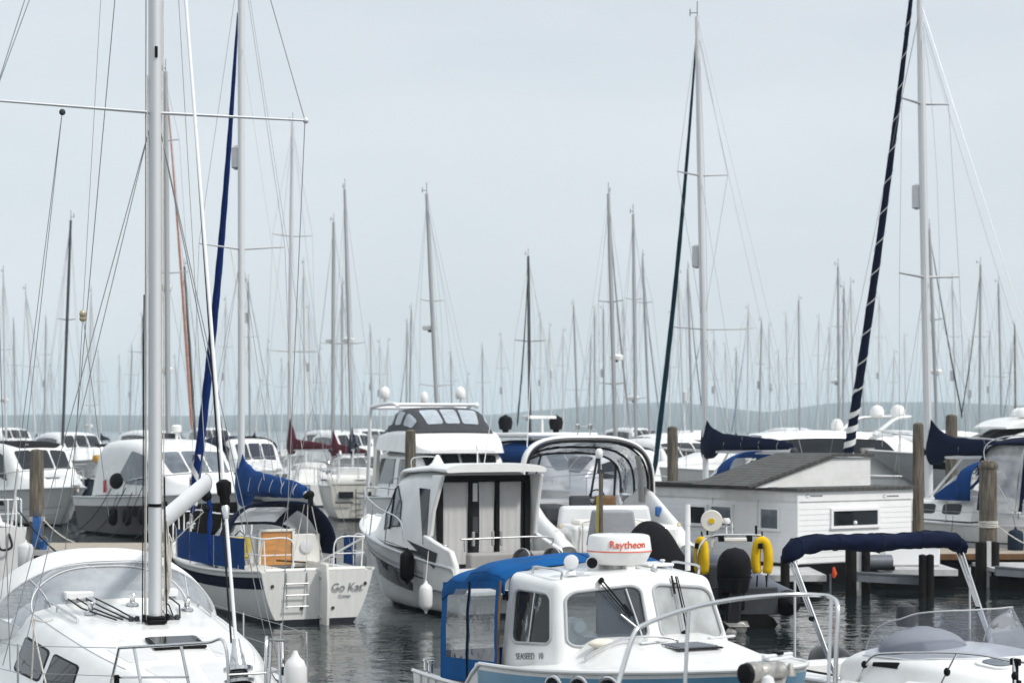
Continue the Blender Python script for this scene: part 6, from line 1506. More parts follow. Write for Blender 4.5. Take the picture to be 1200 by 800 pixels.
def wraps(e, z, r, n=4):
    mb = MB()
    for k in range(n): mb.tube([((r + .012) * math.cos(a), (r + .012) * math.sin(a), z + .035 * k + .01 * math.sin(a + k)) for a in [2 * PI * q / 18 for q in range(18)]], .018, 6, closed=True)
    mb.tube(sag((r, -.02, z + .02), (r * 6, -.5, z - .55), .08, 8), .016, 6); mb.build('mooring_rope', 'rope', e)
wraps(pg_, 1.35, r_); wraps(pw_, 1.25, 16.5 / F * 51.6 / 2, 3)
def post(u, vt, w, Y, label, mat='blackpost', zb_=-1.2, dx=0):
    T = at(u, vt, Y); e = bpy.data.objects.new('pontoon_post', None); COL.objects.link(e); e.location = (T.x, Y, 0); tag(e, label, 'post', 'black pontoon posts')
    mb = MB(); ww = w / F * Y; n = 8
    mb.tube([(0, 0, lerp(zb_, T.z, k / n)) for k in range(n + 1)], [ww / 2 * (1 + .05 * noise.noise(Vector((k * 2., u, 1)))) for k in range(n + 1)], 10); mb.build('post_shaft', mat, e)
    mb = MB(); mb.lathe([(T.z - .02, ww * .52), (T.z + .02, ww * .48), (T.z + .04, .01)], seg=10); mb.build('post_cap', 'black', e)
    return e
post(997, 644, 13, 43.2, 'left black post of the close pair under the navy bimini')
pr_ = post(1014.5, 644, 10.5, 43.2, 'right black post of the close pair, a pale pipe between them')
mb = MB(); mb.box((-8.0 / F * 43.2, .02, .3), (.10, .08, 1.6)); mb.build('guide_pipe', 'dockedge', pr_)
pb_ = post(1081, 651, 9, 42.6, 'left post of the short black pair at the end of the steel beam'); post(1090, 651, 9, 42.6, 'right post of the short black pair beside the steel beam')
post(920, 652, 11, 43.3, 'single black post between yellow lifebuoy and navy bimini')
post(1150, 636, 14, 45.6, 'left black sleeve post at the foot of the thick ringed pile'); pr2 = post(1165, 636, 12, 45.6, 'right black sleeve post at the foot of the thick ringed pile')
mb = MB(); mb.box((-7.5 / F * 45.6, -.10, .2), (.10, .06, 1.7)); mb.build('guide_pipe', 'dockedge', pr2)
def beam(u0, v0, u1, v1, Y, label):
    a = at(u0, v0, Y); b = at(u1, v1, Y); e = bpy.data.objects.new('steel_beam', None); COL.objects.link(e); e.location = a; tag(e, label, 'beam', 'grey steel beams')
    mb = MB(); d = b - a; mb.box(d / 2, (d.length, .12, .17), ry=-math.atan2(d.z, math.hypot(d.x, d.y)), rz=math.atan2(d.y, d.x)); mb.build('beam_web', 'beam', e, bevel=.01)
    mb = MB(); mb.box(d / 2 + Vector((0, 0, .09)), (d.length, .16, .03), ry=-math.atan2(d.z, d.x)); mb.box(d / 2 - Vector((0, 0, .09)), (d.length, .16, .03), ry=-math.atan2(d.z, d.x)); mb.build('beam_flange', 'beam', e)
beam(1004, 675, 1077, 679, 42.9, 'grey steel beam running from the black pair to the short posts'); beam(1166, 668, 1240, 674, 44.2, 'grey steel beam right of the thick ringed pile')
e = bpy.data.objects.new('power_pedestal', None); COL.objects.link(e); e.location = at(43.5, 503 + F * (HC - .55) / 50.7, 50.7); tag(e, 'blue power pedestal at the foot of the tall left pile', 'pedestal')
mb = MB(); mb.box((0, 0, .42), (.20, .18, .84)); mb.build('pedestal_column', 'bluepaint', e, bevel=.02)
mb = MB(); mb.lathe([(.84, .11), (.92, .09), (.98, .02)], seg=12); mb.build('pedestal_lamp', 'darkgrey', e)
mb = MB(); mb.box((0, 0, .02), (.32, .30, .05)); mb.build('pedestal_foot', 'darkgrey', e)
e = bpy.data.objects.new('bucket', None); COL.objects.link(e); e.location = at(50.5, 503 + F * (HC - .55) / 50.6, 50.6); tag(e, 'small blue bucket beside the blue power pedestal', 'bucket')
mb = MB(); mb.lathe([(0, .09), (.02, .10), (.22, .13), (.23, .12), (.21, .11), (.03, .09)], seg=16); mb.build('bucket_body', 'bluepaint', e)
mb = MB(); mb.tube([(.12 * math.cos(a), 0, .22 + .12 * math.sin(a)) for a in [PI * k / 10 for k in range(11)]], .008, 5); mb.build('bucket_handle', 'steel', e)
def cyl_thing(u, v, Y, label):
    e = bpy.data.objects.new('mooring_roller', None); COL.objects.link(e); e.location = at(u, v, Y); tag(e, label, 'roller', 'grey rollers on the pontoon edge')
    mb = MB(); mb.lathe([(-.30, .10), (-.28, .16), (.28, .16), (.30, .10)], (0, 0, 0), (1, .2, 0), 16); mb.build('roller_drum', 'beam', e)
    mb = MB(); mb.box((0, .05, -.14), (.7, .2, .08)); mb.build('roller_bracket', 'black', e)
cyl_thing(1030, 658, 44.5, 'grey drum on the pontoon right of the twin black posts'); cyl_thing(872, 662, 43.5, 'grey drum on the pontoon behind the yellow lifebuoy')
e = bpy.data.objects.new('marker_stake', None); COL.objects.link(e); e.location = at(973, 503 + F * HC / 42, 42); tag(e, 'thin stake with orange tip in front of the grey pontoon finger', 'stake')
zt_ = at(973, 672, 42).z
mb = MB(); mb.tube([(0, 0, -1), (0, 0, zt_)], .022, 8); mb.build('stake_rod', 'beam', e)
mb = MB(); mb.tube([(.07, 0, zt_ - .08), (.09, 0, zt_ + .0), (.07, 0, zt_ + .14)], [.03, .055, .02], 8); mb.build('orange_tip', 'orangered', e)
for u, v0, v1, Y, lb in ((931.5, 675, 775, 30, 'thin pale staff left of the bimini legs'), (1136.5, 664, 704, 36, 'thin pale staff behind the curved windscreen')):
    e = bpy.data.objects.new('marker_stake', None); COL.objects.link(e); e.location = at(u, 503 + F * HC / Y, Y); tag(e, lb, 'stake')
    mb = MB(); mb.tube([(0, 0, -1), (0, 0, at(u, v0, Y).z)], .018, 8); mb.build('stake_rod', 'palegrey', e)
    mb = MB(); mb.lathe([(0, .022), (.03, .025), (.04, .01)], (0, 0, at(u, v0, Y).z), seg=8); mb.build('stake_cap', 'darkgrey', e)
# ------------------------------------------------------------------ sailing yachts behind
def leany(o, x, lean, H): return Vector((x, lean, H))
def yacht(label, xt, yt, xb, yb=500, Y=None, deg=115, L=None, w=.085, mat='alu', spr=(), cover=None, cover_z=None, furl=None, radar=None, dish=None, hood=None, hullm='hull_white', sc=1., group='sailing yachts moored behind', hullz=1.25, boomlen=None, name='sailing_yacht', stern=.8, backstay=True, forest=True, full_gear=True, cover_up=1.0, furlx=None, bm=3.7):
    Hm = 13.0
    if Y is None: Y = max(62, min(190, (Hm - HC) * F / max(40, VH - yt)))
    H = HC + (VH - yt) / F * Y
    L = L or min(12.5, max(7.5, H * .72)); B = L * .31
    xm = L * .56
    X0 = (xb - 600) / F * Y; a = math.radians(deg)
    fr = Fr(name, X0 - xm * math.cos(a), Y - xm * math.sin(a), deg, label, 'sailboat', group)
    o = fr.o
    top = fr.l(at(xt, yt, Y)); base = fr.l(at(xb + (xb - xt) * .0, yb, Y)); dirv = (top - base) / (top.z - base.z)
    def mp(z): return base + dirv * (z - base.z)
    hu = Hull(L, B, hullz * .9, hullz * .88, hullz * 1.2, stern=stern, flare=.35, rake=L * .09, trake=.15, full=.85, draft=.5)
    hu.mesh(20, 10).build('hull', hullm, o); hu.deckmesh(ns=16).build('deck', 'deckwhite', o)
    mb = MB()
    for sg in (1, -1): mb.tube(hu.edge(sg, 0, .99, 16), .03, 5)
    mb.build('toe_rail', 'palegrey', o)
    z = hullz
    cb = Cab([(L * .80, .3, .2, z, z + .06, .02), (L * .70, B * .28, B * .2, z * .95, z + .26, .04), (L * .50, B * .33, B * .27, z * .92, z + .40, .05), (L * .33, B * .34, B * .28, z * .9, z + .46, .05), (L * .31, B * .34, B * .28, z * .9, z + .42, .05)], rnd=.3)
    cc = cb.mesh().build('coachroof', 'white', o, smooth=45)
    for sg in (1, -1):
        for u0, u1 in ((.30, .42), (.47, .58), (.62, .72)):
            mb = MB(); cb.patch(mb, [(u, sg * t) for u, t in rrect(u0, u1, .62, .86, .2)], .012, .02, 2); mb.build('cabin_window', 'darkglass', cc)
    if hood:
        def g(u, v):
            t = PI * v; c, s_ = math.cos(t), math.sin(t)
            return Vector((lerp(L * .42, L * .27, u), lerp(B * .30, B * .36, u) * abs(c) ** .65 * (1 if c > 0 else -1), z + .30 + lerp(.18, .95, math.sin(u * PI / 2)) * s_ ** .5))
        mb = MB(); mb.grid(g, 9, 21); hd_ = mb.build('sprayhood', hood, o, smooth=80)
        for v0, v1 in ((.12, .36), (.40, .60), (.64, .88)):
            mb = MB(); mb.grid(lambda a, b: g(lerp(.08, .55, a), lerp(v0, v1, b)) + Vector((.02, 0, .015)), 4, 8); mb.build('hood_window', 'palegrey', hd_, smooth=80)
    z0 = z + .35
    sl_ = random.Random(int(xt * 7 + yt))
    mb = MB(); n = 8; pts = [mp(lerp(z0, H, k / n)) for k in range(n + 1)]
    mb.tube(pts, [w * (1 - .25 * max(0, k / n - .75) / .25) for k in range(n + 1)], 10); ms = mb.build('mast', mat, o)
    mb = MB(); mb.wire(mp(H), mp(H) + Vector((0, 0, .45)), .012); mb.wire(mp(H + .12), mp(H + .12) + Vector((.3, .05, .04)), .012); mb.wire(mp(H + .12) + Vector((.3, .05, -.05)), mp(H + .12) + Vector((.3, .05, .16)), .014); mb.build('masthead_vane', 'darkgrey', ms)
    mb = MB()
    for q in range(2):
        dx_, dy_ = sl_.uniform(.15, .45), sl_.uniform(-.3, .3); mb.tube([mp(lerp(z0 + .6, H - .2, k / 8)) + Vector((-dx_ * math.sin(PI * k / 8) ** .7, dy_ * math.sin(PI * k / 8), 0)) for k in range(9)], .006, 4)
    mb.build('halyard', 'wire', ms)
    tips = []
    for ys, half in spr:
        zs = HC + (VH - ys) / F * Y; wd = half / F * Y
        for sg in (1, -1):
            p = mp(zs); q = Vector((p.x - wd * .18, p.y + sg * wd / max(.35, abs(math.sin(a))) , zs + .06)); mb = MB(); mb.tube([p, q], [w * .35, w * .22], 6); mb.build('spreader', mat if mat != 'alu' else 'greymast', ms); tips.append((sg, q))
    seg = []
    for sg in (1, -1):
        ch = Vector((xm - .25, sg * B * .46, z)); ts = sorted([q for s_, q in tips if s_ == sg], key=lambda q: q.z)
        prev = ch
        for q in ts: seg.append((prev, q)); prev = q
        seg.append((prev, mp(H - .3)))
        if ts: seg.append((mp(ts[0].z - .1), ch + Vector((.4, 0, 0))))
    if backstay: seg.append((mp(H), (.1, 0, z)))
    stem = Vector((L * .985, 0, z * 1.2))
    if furlx: stem = fr.l(at(furlx[0], furlx[1], Y + (xm * .75) * math.sin(a)))
    if forest and not furl: seg.append((mp(H - .2), stem))
    stays(o, seg, .006 if Y < 100 else .0075)
    if furl:
        d = mp(H - .25) - stem; mb = MB(); n = 30
        rad = [interp(((0, .03), (.03, .11), (.1, .125), (.5, .10), (.9, .05), (1, .02)), k / n) * sc * (1 + .06 * math.sin(k * 2.1)) for k in range(n + 1)]
        mb.tube([stem + d * (k / n) - Vector((.18 * math.sin(PI * k / n), 0, 0)) for k in range(n + 1)], rad, 8); mb.build('furled_sail', furl, o)
    if cover:
        cz_ = cover_z if cover_z else z + 1.35; bl = boomlen or L * .40
        bmx = sailcover(o, mp(cz_).x + .12, mp(cz_).x - bl, cz_, .80 * cover_up, cover, k=1.1)
        yoff = mp(cz_).y; bmx.location = (0, yoff, 0)
        mb = MB(); mb.tube([(mp(cz_).x - .05, yoff, cz_ - .12), (mp(cz_).x - bl - .25, yoff, cz_ - .12)], .085, 8); b_ = mb.build('boom', 'alu', o)
        mb = MB(); mb.ball((mp(cz_).x - bl - .25, yoff, cz_ - .12), .11); mb.build('boom_end', 'darkgrey', b_)
        mb = MB(); mb.tube([(mp(cz_).x - bl * .30, yoff, cz_ - .15), (mp(cz_).x - .15, yoff, z + .5)], .03, 6); mb.build('boom_strut', 'stripewhite', o)
        for q in range(4):
            u = .28 + .2 * q; mb = MB(); mb.tube([globals()['cover'](u, b / 16, mp(cz_).x + .12, mp(cz_).x - bl, .8, zb_=cz_) * 1.0 for b in range(16)], .016, 4, closed=True); mb.build('cover_tie', 'stripewhite', bmx)
        mb = MB(); p_ = Vector((mp(cz_).x - bl, yoff, cz_)); mb.wire(p_, mp(H - .5), .0045); mb.wire(p_, (.6, 0, z), .01); 
        if tips: mb.wire(Vector((mp(cz_).x - bl * .5, yoff + .1, cz_ + .15)), mp(tips[0][1].z), .005)
        mb.build('topping_lift', 'wire', o)
    elif full_gear:
        cz_ = z + 1.35; mb = MB(); mb.tube([mp(cz_), mp(cz_) - Vector((L * .38, 0, 0))], .07, 8); mb.build('boom', 'alu', o)
    if radar:
        for yr in (radar if isinstance(radar, tuple) else (radar,)):
            p = mp(HC + (VH - yr) / F * Y); mb = MB(); mb.lathe([(-.06, .10), (-.04, .26), (.10, .28), (.18, .2), (.2, .01)], p + Vector((.38, 0, 0)), seg=14); mb.build('radar_dome', 'white', ms)
            mb = MB(); mb.box(p + Vector((.2, 0, -.1)), (.4, .1, .06)); mb.build('radar_bracket', 'darkgrey', ms)
    if dish:
        p = mp(HC + (VH - dish) / F * Y); mb = MB(); mb.lathe([(-.35, .03), (-.3, .13), (.3, .13), (.35, .03)], p + Vector((.2, .05, 0)), seg=12); mb.build('radar_reflector', 'palegrey', ms)
    mb = MB()
    for sg in (1, -1):
        mb.tube(spline([(L * .84, sg * hu.half(.84), z * 1.08), (L * .86, sg * hu.half(.86), z * 1.1 + .6), (L * 1.0, sg * .15, z * 1.2 + .62)], 4), .016, 5)
    mb.build('pulpit', 'steel', o)
    mb = MB(); mb.tube(spline([(L * .13, B * .40, z), (L * .12, B * .40, z + .62), (.1, B * .30, z + .64), (.05, 0, z + .64), (.1, -B * .30, z + .64), (L * .12, -B * .40, z + .62), (L * .13, -B * .40, z)], 4), .016, 5)
    for sg in (1, -1): mb.tube([(.1, sg * B * .3, z * .9), (.1, sg * B * .3, z + .64)], .014, 5)
    mb.build('pushpit', 'steel', o)
    for sg in (1, -1):
        mb = MB()
        for k in range(5):
            u = .2 + .155 * k; p = hu.S(u, 1, sg); mb.tube([p, p + Vector((0, 0, .6))], .012, 5)
        for h in (.6, .32): mb.tube([hu.S(u, 1, sg) + Vector((0, 0, h)) for u in (.13, .2, .355, .51, .665, .82, .86)], .006, 4)
        mb.build('guardrail', 'wire', o)
    return fr
YR = yacht('big white yacht with navy sail cover and navy-white striped furled sail beyond the houseboat', 1078, 0, 1087, 490, 54, 125.6, 9.6, .115, spr=((325, 41), (122, 32)), cover='navy', cover_z=3.02, dish=230, hullz=1.35, hood=None, cover_up=1.15, boomlen=4.2)
# its striped headsail, blue sprayhood and bimini
o = YR.o
S0 = YR.l(at(985, 590, 57)); S1 = YR.l(at(1066, 0, 54.3)); S1 = S1 + (S1 - S0) * .15; d = S1 - S0
def rs(t): return interp(((0, .03), (.03, .12), (.12, .14), (.45, .105), (.75, .07), (1, .045)), t)
mb = MB(); n = 60; mb.tube([S0 + d * (k / n) - Vector((.12 * math.sin(PI * k / n), 0, 0)) for k in range(n + 1)], [rs(k / n) * (1 + .04 * math.sin(k * 1.3)) for k in range(n + 1)], 12); fsl = mb.build('furled_sail', 'navy', o)
mb = MB(); vs_ = []; n = 420; q = 5
def turns(t): return 2 * PI * (interp(((0, 0), (.16, 6.2), (.22, 7.6), (1.0, 22.5)), t))
for k in range(n + 1):
    t = k / n; c = S0 + d * t - Vector((.12 * math.sin(PI * t), 0, 0)); r = rs(t) * 1.06 + .012; a = turns(t); wv = .09 if t > .2 else .16
    ax = d.normalized(); u_ = ax.orthogonal().normalized(); w_ = ax.cross(u_)
    for b in range(q):
        aa = a + (b - 2) * .16; vs_.append(c + (u_ * math.cos(aa) + w_ * math.sin(aa)) * r + ax * ((b - 2) * wv * .35))
mb.add(vs_, [(i * q + b, (i + 1) * q + b, (i + 1) * q + b + 1, i * q + b + 1) for i in range(n) for b in range(q - 1)]); mb.build('white_spiral', 'stripewhite', fsl)
def shood(nm, x0, x1, B_, z, h, mt, par):
    def g(u, v):
        t = PI * v; c, s_ = math.cos(t), math.sin(t)
        return Vector((lerp(x0, x1, u), lerp(B_ * .30, B_ * .37, u) * abs(c) ** .6 * (1 if c > 0 else -1), z + lerp(.25, h, math.sin(u * PI / 2)) * s_ ** .5))
    mb = MB(); mb.grid(lambda a, b: g(lerp(.6, 1, a), b), 6, 29); s0 = mb.build(nm, mt, par, smooth=80, solid=.02)
    for v0, v1 in ((0, .12), (.36, .42), (.58, .64), (.88, 1)): mb = MB(); mb.grid(lambda a, b: g(lerp(0, .6, a), lerp(v0, v1, b)), 6, 8); mb.build('hood_seam', mt, s0, smooth=80)
    for v0, v1 in ((.12, .36), (.42, .58), (.64, .88)): mb = MB(); mb.grid(lambda a, b: g(lerp(0, .6, a), lerp(v0, v1, b)), 6, 8); mb.build('hood_window', 'vinyl', s0, smooth=80)
    return s0, g
s0, _ = shood('sprayhood', 4.3, 2.9, 3.0, 1.75, 1.05, 'blue', o)
def bim2(a, b): return Vector((lerp(2.4, -.3, a), 1.35 * math.cos(PI * b) * (1 if True else 1), 3.05 + .38 * math.sin(PI * b) ** .5 - .10 * (2 * a - 1) ** 2 - .35 * max(0, .12 - a) / .12))
mb = MB(); mb.grid(lambda a, b: bim2(a, .08 + .84 * b), 12, 17); bmm = mb.build('bimini_top', 'navy', o, smooth=80, solid=.03)
for x_ in (2.2, 1.0, -.2):
    mb = MB(); mb.tube(spline([(1.2, 1.38, 1.5), (x_, 1.36, 2.9), (x_, .8, 3.38), (x_, -.8, 3.38), (x_, -1.36, 2.9), (1.2, -1.38, 1.5)], 6), .016, 6); mb.build('bimini_hoop', 'steel', o)
def sidep(a, b): return Vector((lerp(2.35, 1.0, a), lerp(1.40, 1.15, b), lerp(1.55, 3.2, b)))
mb = MB(); mb.grid(sidep, 6, 6); sp_ = mb.build('side_screen', 'vinylold', o)
for e_ in (0, 1): mb = MB(); mb.tube([sidep(e_, k / 5) + Vector((0, .02, 0)) for k in range(6)], .045, 6); mb.build('screen_edge', 'navy', sp_)
mb = MB(); mb.box((.9, 0, 1.2), (2.4, 2.3, .5)); mb.build('cockpit_coaming', 'white', o, bevel=.08)
mb = MB(); mb.ball((.1, .85, 1.75), .33, (.5, 1, 1)); mb.build('liferaft_pod', 'white', o)
for u, v, Y_, lb in ((1074, 640, 52.2, 'navy fender nearest the houseboat on the big right yacht'), (1115, 638, 51.2, 'navy fender left of the thick ringed pile on the big right yacht'), (1190, 636, 49.2, 'fat navy fender at the far right edge on the big right yacht')):
    r = .19 if u > 1180 else .17
    fender(u, v, Y_, .8 if u > 1180 else .6, r, 'fendernavy', lb, at(u + (2 if u < 1180 else -3), 604, Y_ + .1))
mb = MB(); HUy = Hull(9.6, 9.6 * .31, 1.35 * .9, 1.35 * .88, 1.35 * 1.2, stern=.8, flare=.35, rake=9.6 * .09, trake=.15, full=.85, draft=.5)
HUy.strip(mb, .05, .97, .42, .455, 1, .008); mb.build('cove_line', 'darkgrey', o)
YC = yacht('white yacht with navy sail cover and thin dark green furled sail behind the houseboat', 817, 20, 826, 500, 58, 118, 9.8, .088, spr=((206, 31), (386, 0.01)), cover='navy', cover_z=3.12, furl='teal', sc=.68, furlx=(766, 560), dish=300, hullz=1.35, boomlen=4.1, hood=None, backstay=True)
mb = MB()
for sg in (1, -1): p = YC.on(826, 386, 'y', 0); q = Vector((p.x - .3, sg * 1.25, p.z + .03)); mb.tube([Vector((p.x, 0, p.z)), q], .022, 6)
mb.build('lower_spreader', 'greymast', YC.o)
s0, _ = shood('sprayhood', 4.4, 2.5, 3.3, 1.75, 1.25, 'blue', YC.o)
YO = yacht('white yacht behind the near left mast with an orange striped furled sail and radar', 194, 84, 197, 500, 72, 112, 10.5, .10, mat='greymast', spr=((165, 14), (320, 22)), radar=(338, 435), hullz=1.3, backstay=True, furl='orangecloth', sc=.5, furlx=(225, 505))
yacht('white yacht with faded burgundy sail cover, left one of the burgundy pair', 343, 143, 339, 500, 98, 118, 10, .11, spr=((277, 22), (412, 26)), cover='burgundy', cover_z=2.75, hullz=1.15, boomlen=5.0, cover_up=1.9)
yacht('grey masted yacht with burgundy sail cover and radar, right one of the burgundy pair', 391, 260, 390, 500, 106, 116, 9.6, .10, mat='greymast', spr=((403, 16),), cover='burgundy', cover_z=2.45, radar=400, hullz=1.15, boomlen=4.6, cover_up=1.5)
YD = yacht('white yacht whose stern with two dark windows and ladder carries a grey dinghy', 404, 222, 412, 505, 84, 98, 9.5, .075, mat='greymast', spr=((403, 18),), cover='navy', cover_z=2.9, radar=(400,), hullz=1.55, hullm='hull_cream', stern=.78, boomlen=3.2, cover_up=1.1)
o = YD.o
for y in (.55, -.62): mb = MB(); mb.box((-.22, y, 1.02), (.03, .58, .26)); mb.build('stern_window', 'darkglass', o, bevel=.03)
mb = MB()
for y in (.16, -.16): mb.tube([(-.26, y, 1.25), (-.18, y, .05)], .018, 5)
for k in range(5): mb.tube([(-.25 + .012 * k, .16, 1.1 - .22 * k), (-.25 + .012 * k, -.16, 1.1 - .22 * k)], .016, 5)
mb.build('stern_ladder', 'darkgrey', o)
mb = MB(); mb.box((-.21, .62, .72), (.02, .7, .06)); mb.build('stern_lettering', 'darkgrey', o)
for y in (.8, -.8): mb = MB(); mb.tube(spline([(.3, y, 1.5), (.2, y, 2.5), (-.6, y, 2.75), (-1.0, y, 2.6)], 5), .035, 6); mb.build('davit', 'whitepaint', o)
mb = MB(); mb.prism([(.4, -1.3, 1.5), (.7, -.9, 3.4), (.75, -.6, 3.4), (.5, -.6, 1.5)], (.1, 0, 0)); mb.build('furled_cover_panel', 'greycloth', o)
DG = Fr('dinghy', 0, 0, 0, 'grey inflatable dinghy slung across the stern of the white yacht with two dark windows', 'dinghy')
p = at(423, 562, 80.2); DG.o.location = p; DG.o.rotation_euler = (0, 0, .05)
mb = MB(); P = spline([(-1.40, -.45, .0), (0, -.5, .0), (1.0, -.42, .05), (1.45, 0, .14), (1.0, .42, .05), (0, .5, .0), (-1.40, .45, .0)], 8)
mb.tube(P, [.06] + [.20] * (len(P) - 2) + [.06], 12); mb.build('buoyancy_tube', 'offwhite', DG.o, smooth=70)
mb = MB(); mb.tube([(-1.3, 0, -.18), (.2, 0, -.22), (1.2, 0, -.02)], [.42, .45, .15], 12, flat=(1, .5)); mb.build('dinghy_hull', 'cream', DG.o)
mb = MB(); mb.tube([p + Vector((0, 0, .0)) for p in [q + (Vector((q.x, q.y, 0)).normalized() * .19) for q in P]], .025, 5); mb.build('rub_strake', 'darkgrey', DG.o)
# the rest of the forest of masts
far = [
 (4, 320, 7, 'pale mast at the very left edge of the photo', dict(radar=(470,), spr=((410, 8),))),
 (30, 340, 41, 'leaning pale mast between the left edge and the thin dark mast', dict(spr=((430, 8),))),
 (83, 258, 74, 'thin dark leaning mast above the black roofed cruiser', dict(mat='darkmast', w=.07, spr=((375, 9),))),
 (107, 343, 105, 'faint pale mast right of the thin dark leaning mast', dict(radar=(500,), spr=((475, 10),))),
 (167, 370, 168, 'short dark mast just left of the near thick mast', dict(mat='darkmast', spr=((413, 16),))),
 (216, 312, 228, 'dark raked mast between the orange sail and the blue sail', dict(mat='darkmast', w=.08)),
 (205, 420, 212, 'low pale raked mast just right of the near thick mast', dict()),
 (291, 330, 293, 'faint grey mast close right of the blue covered yacht\'s mast', dict(mat='greymast', spr=((395, 10),), dish=372)),
 (305, 448, 300, 'short pale mast low between two taller ones left of the burgundy covers', dict()),
 (356, 310, 358, 'thin pale mast right of the left burgundy sail cover', dict(spr=((413, 14),))),
 (362, 362, 364, 'low faint mast with a white dome left of the right burgundy cover', dict(dish=430)),
 (401, 335, 401, 'faint mast nearly hidden between the two grey masts', dict(mat='greymast')),
 (427, 452, 424, 'lowest pale mast left of the flybridge cruiser', dict()),
 (500, 227, 513, 'tall grey raked mast with radar above the flybridge cruiser', dict(mat='greymast', radar=(385,), spr=((353, 14), (452, 20)), w=.085)),
 (482, 362, 480, 'pair-forming short mast left above the flybridge cruiser', dict(mat='greymast', furl='darkwire', furlx=(465, 500), sc=0.23)),
 (477, 378, 476, 'shortest mast of the two left above the flybridge cruiser', dict(mat='greymast')),
 (619, 300, 621, 'dark mast with dark furled sail standing over the two black domes', dict(mat='darkmast', furl='darkwire', furlx=(606, 500), sc=0.40, spr=((400, 18),), radar=(490,), w=.09)),
 (644, 383, 646, 'thin pale mast right of the dark mast over the black domes', dict(dish=438)),
 (672, 357, 677, 'brownish mast halfway between the dark mast and the crossed grey one', dict(mat='greymast', spr=((457, 14),))),
 (707, 362, 708, 'short mast left of the crossed grey mast', dict(mat='greymast', dish=437)),
 (713, 227, 721, 'tall grey mast with radar crossed by a dark raked furled sail', dict(mat='greymast', furl='greymast', furlx=(739, 505), sc=.4, radar=(420,), spr=((354, 14), (450, 16)), w=.09)),
 (742, 251, 745, 'tall thin pale mast right of the crossed grey mast', dict(mat='greymast', spr=((351, 12), (467, 14)), radar=(468,))),
 (753, 302, 761, 'raked thin mast left of the dark green furled sail', dict(mat='greymast', furl='wire', furlx=(772, 480), sc=0.25, spr=((355, 10),))),
 (795, 322, 802, 'pale mast close right of the dark green furled sail', dict(dish=465)),
 (806, 315, 811, 'pale mast directly left of the tall mast with navy cover', dict(mat='greymast', furl='darkwire', furlx=(824, 490), sc=0.25)),
 (877, 362, 876, 'short pale mast with dark blue furled sail above the navy boom cover', dict(furl='bluepaint', furlx=(857, 508), sc=0.25, spr=((385, 10),))),
 (936, 352, 937, 'lonely pale mast above the grey sloping roof', dict(mat='greymast', spr=((450, 9),))),
 (982, 312, 983, 'tallest of three close masts left of the striped furled sail', dict(mat='greymast', radar=(448,), spr=((383, 9),))),
 (989, 338, 988, 'middle of three close masts left of the striped furled sail', dict(mat='greymast')),
 (997, 333, 1001, 'pale mast directly behind the striped furled sail', dict()),
 (1089, 268, 1098, 'grey mast with radar close behind the mast with navy sail cover', dict(mat='greymast', radar=(437,), spr=((375, 14),), furl='darkwire', furlx=(1128, 490), sc=0.30, w=.085)),
 (1116, 328, 1121, 'pale mast right of the grey one behind the navy sail cover', dict(spr=((395, 10),), dish=440)),
 (1149, 310, 1148, 'straight grey mast with dark stay above the far right motor yacht', dict(mat='greymast', furl='darkwire', furlx=(1126, 490), sc=0.30, spr=((395, 12),))),
 (1170, 332, 1174, 'thin grey mast second from the right edge', dict(mat='greymast', spr=((442, 10),))),
 (1189, 380, 1190, 'short brownish mast at the right edge of the photo', dict(mat='brownwood', furl='darkwire', furlx=(1176, 490), sc=0.25)),
 (1060, 395, 1062, 'faint short mast left of the mast with navy sail cover', dict()),
 (850, 405, 852, 'faint mast low above the navy boom cover', dict()),
 (912, 415, 915, 'very faint mast between the navy boom cover and the grey roof', dict()),
 (548, 440, 549, 'faint low mast right of the flybridge canopy', dict()),
 (140, 420, 141, 'faint low mast left of the near thick mast', dict()),
 (60, 430, 61, 'faint mast standing over the black roof at left', dict()),
 (455, 400, 453, 'faint mast left of the flybridge cruiser\'s arch', dict()),
]
rng = random.Random(5)
for i, (xt, yt, xb, lb, kw) in enumerate(far):
    deg = (112, 118, -64, 104, 122, -70)[i % 6] + rng.uniform(-4, 4)
    if kw.get('furlx'): deg = 112 if kw['furlx'][0] < xb else 66
    kw = dict(kw); kw.setdefault('mat', 'alu'); kw.setdefault('w', .075)
    cov = kw.pop('cover', (None, 'navy', None, 'blue', 'navy', None, 'greycloth')[i % 7])
    short = lb.split(' ')
    yacht('sailing yacht under the ' + lb if len(short) < 13 else 'yacht with ' + lb, xt, yt, xb, 500, None, deg, cover=cov, hood=('navy', None, 'blue', None)[i % 4], hullm=('hull_white', 'hull_white', 'hull_blue', 'hull_cream')[i % 4], **kw)

for (lb, xs_) in (('faint hazy mast far out among the thin masts left of the near thick mast', (18, 52, 118, 152)), ('faint hazy mast far out among the thin masts between blue sail and flybridge cruiser', (262, 315, 330, 376, 436, 446)), ('faint hazy mast far out among the thin masts right of the flybridge cruiser', (530, 566, 590, 634, 660, 690, 697, 732)), ('faint hazy mast far out among the thin masts right of the dark green furled sail', (784, 838, 862, 890, 903, 924, 958, 970, 1012, 1030, 1046, 1136, 1160, 1182))):
    for x_ in xs_:
        t_ = rng.uniform(350, 425); yacht(lb, x_ + rng.uniform(-3, 3), t_, x_, 500, rng.uniform(165, 215), rng.uniform(105, 122) if rng.random() < .6 else rng.uniform(-75, -60), w=.08, mat=rng.choice(('alu', 'alu', 'greymast')), spr=((lerp(t_, 500, rng.uniform(.3, .5)), rng.uniform(6, 9)),), cover=rng.choice((None, 'navy', None, 'blue')), dish=rng.choice((None, lerp(t_, 500, .6))), group='faint far yachts ' + lb.split('masts ')[1])
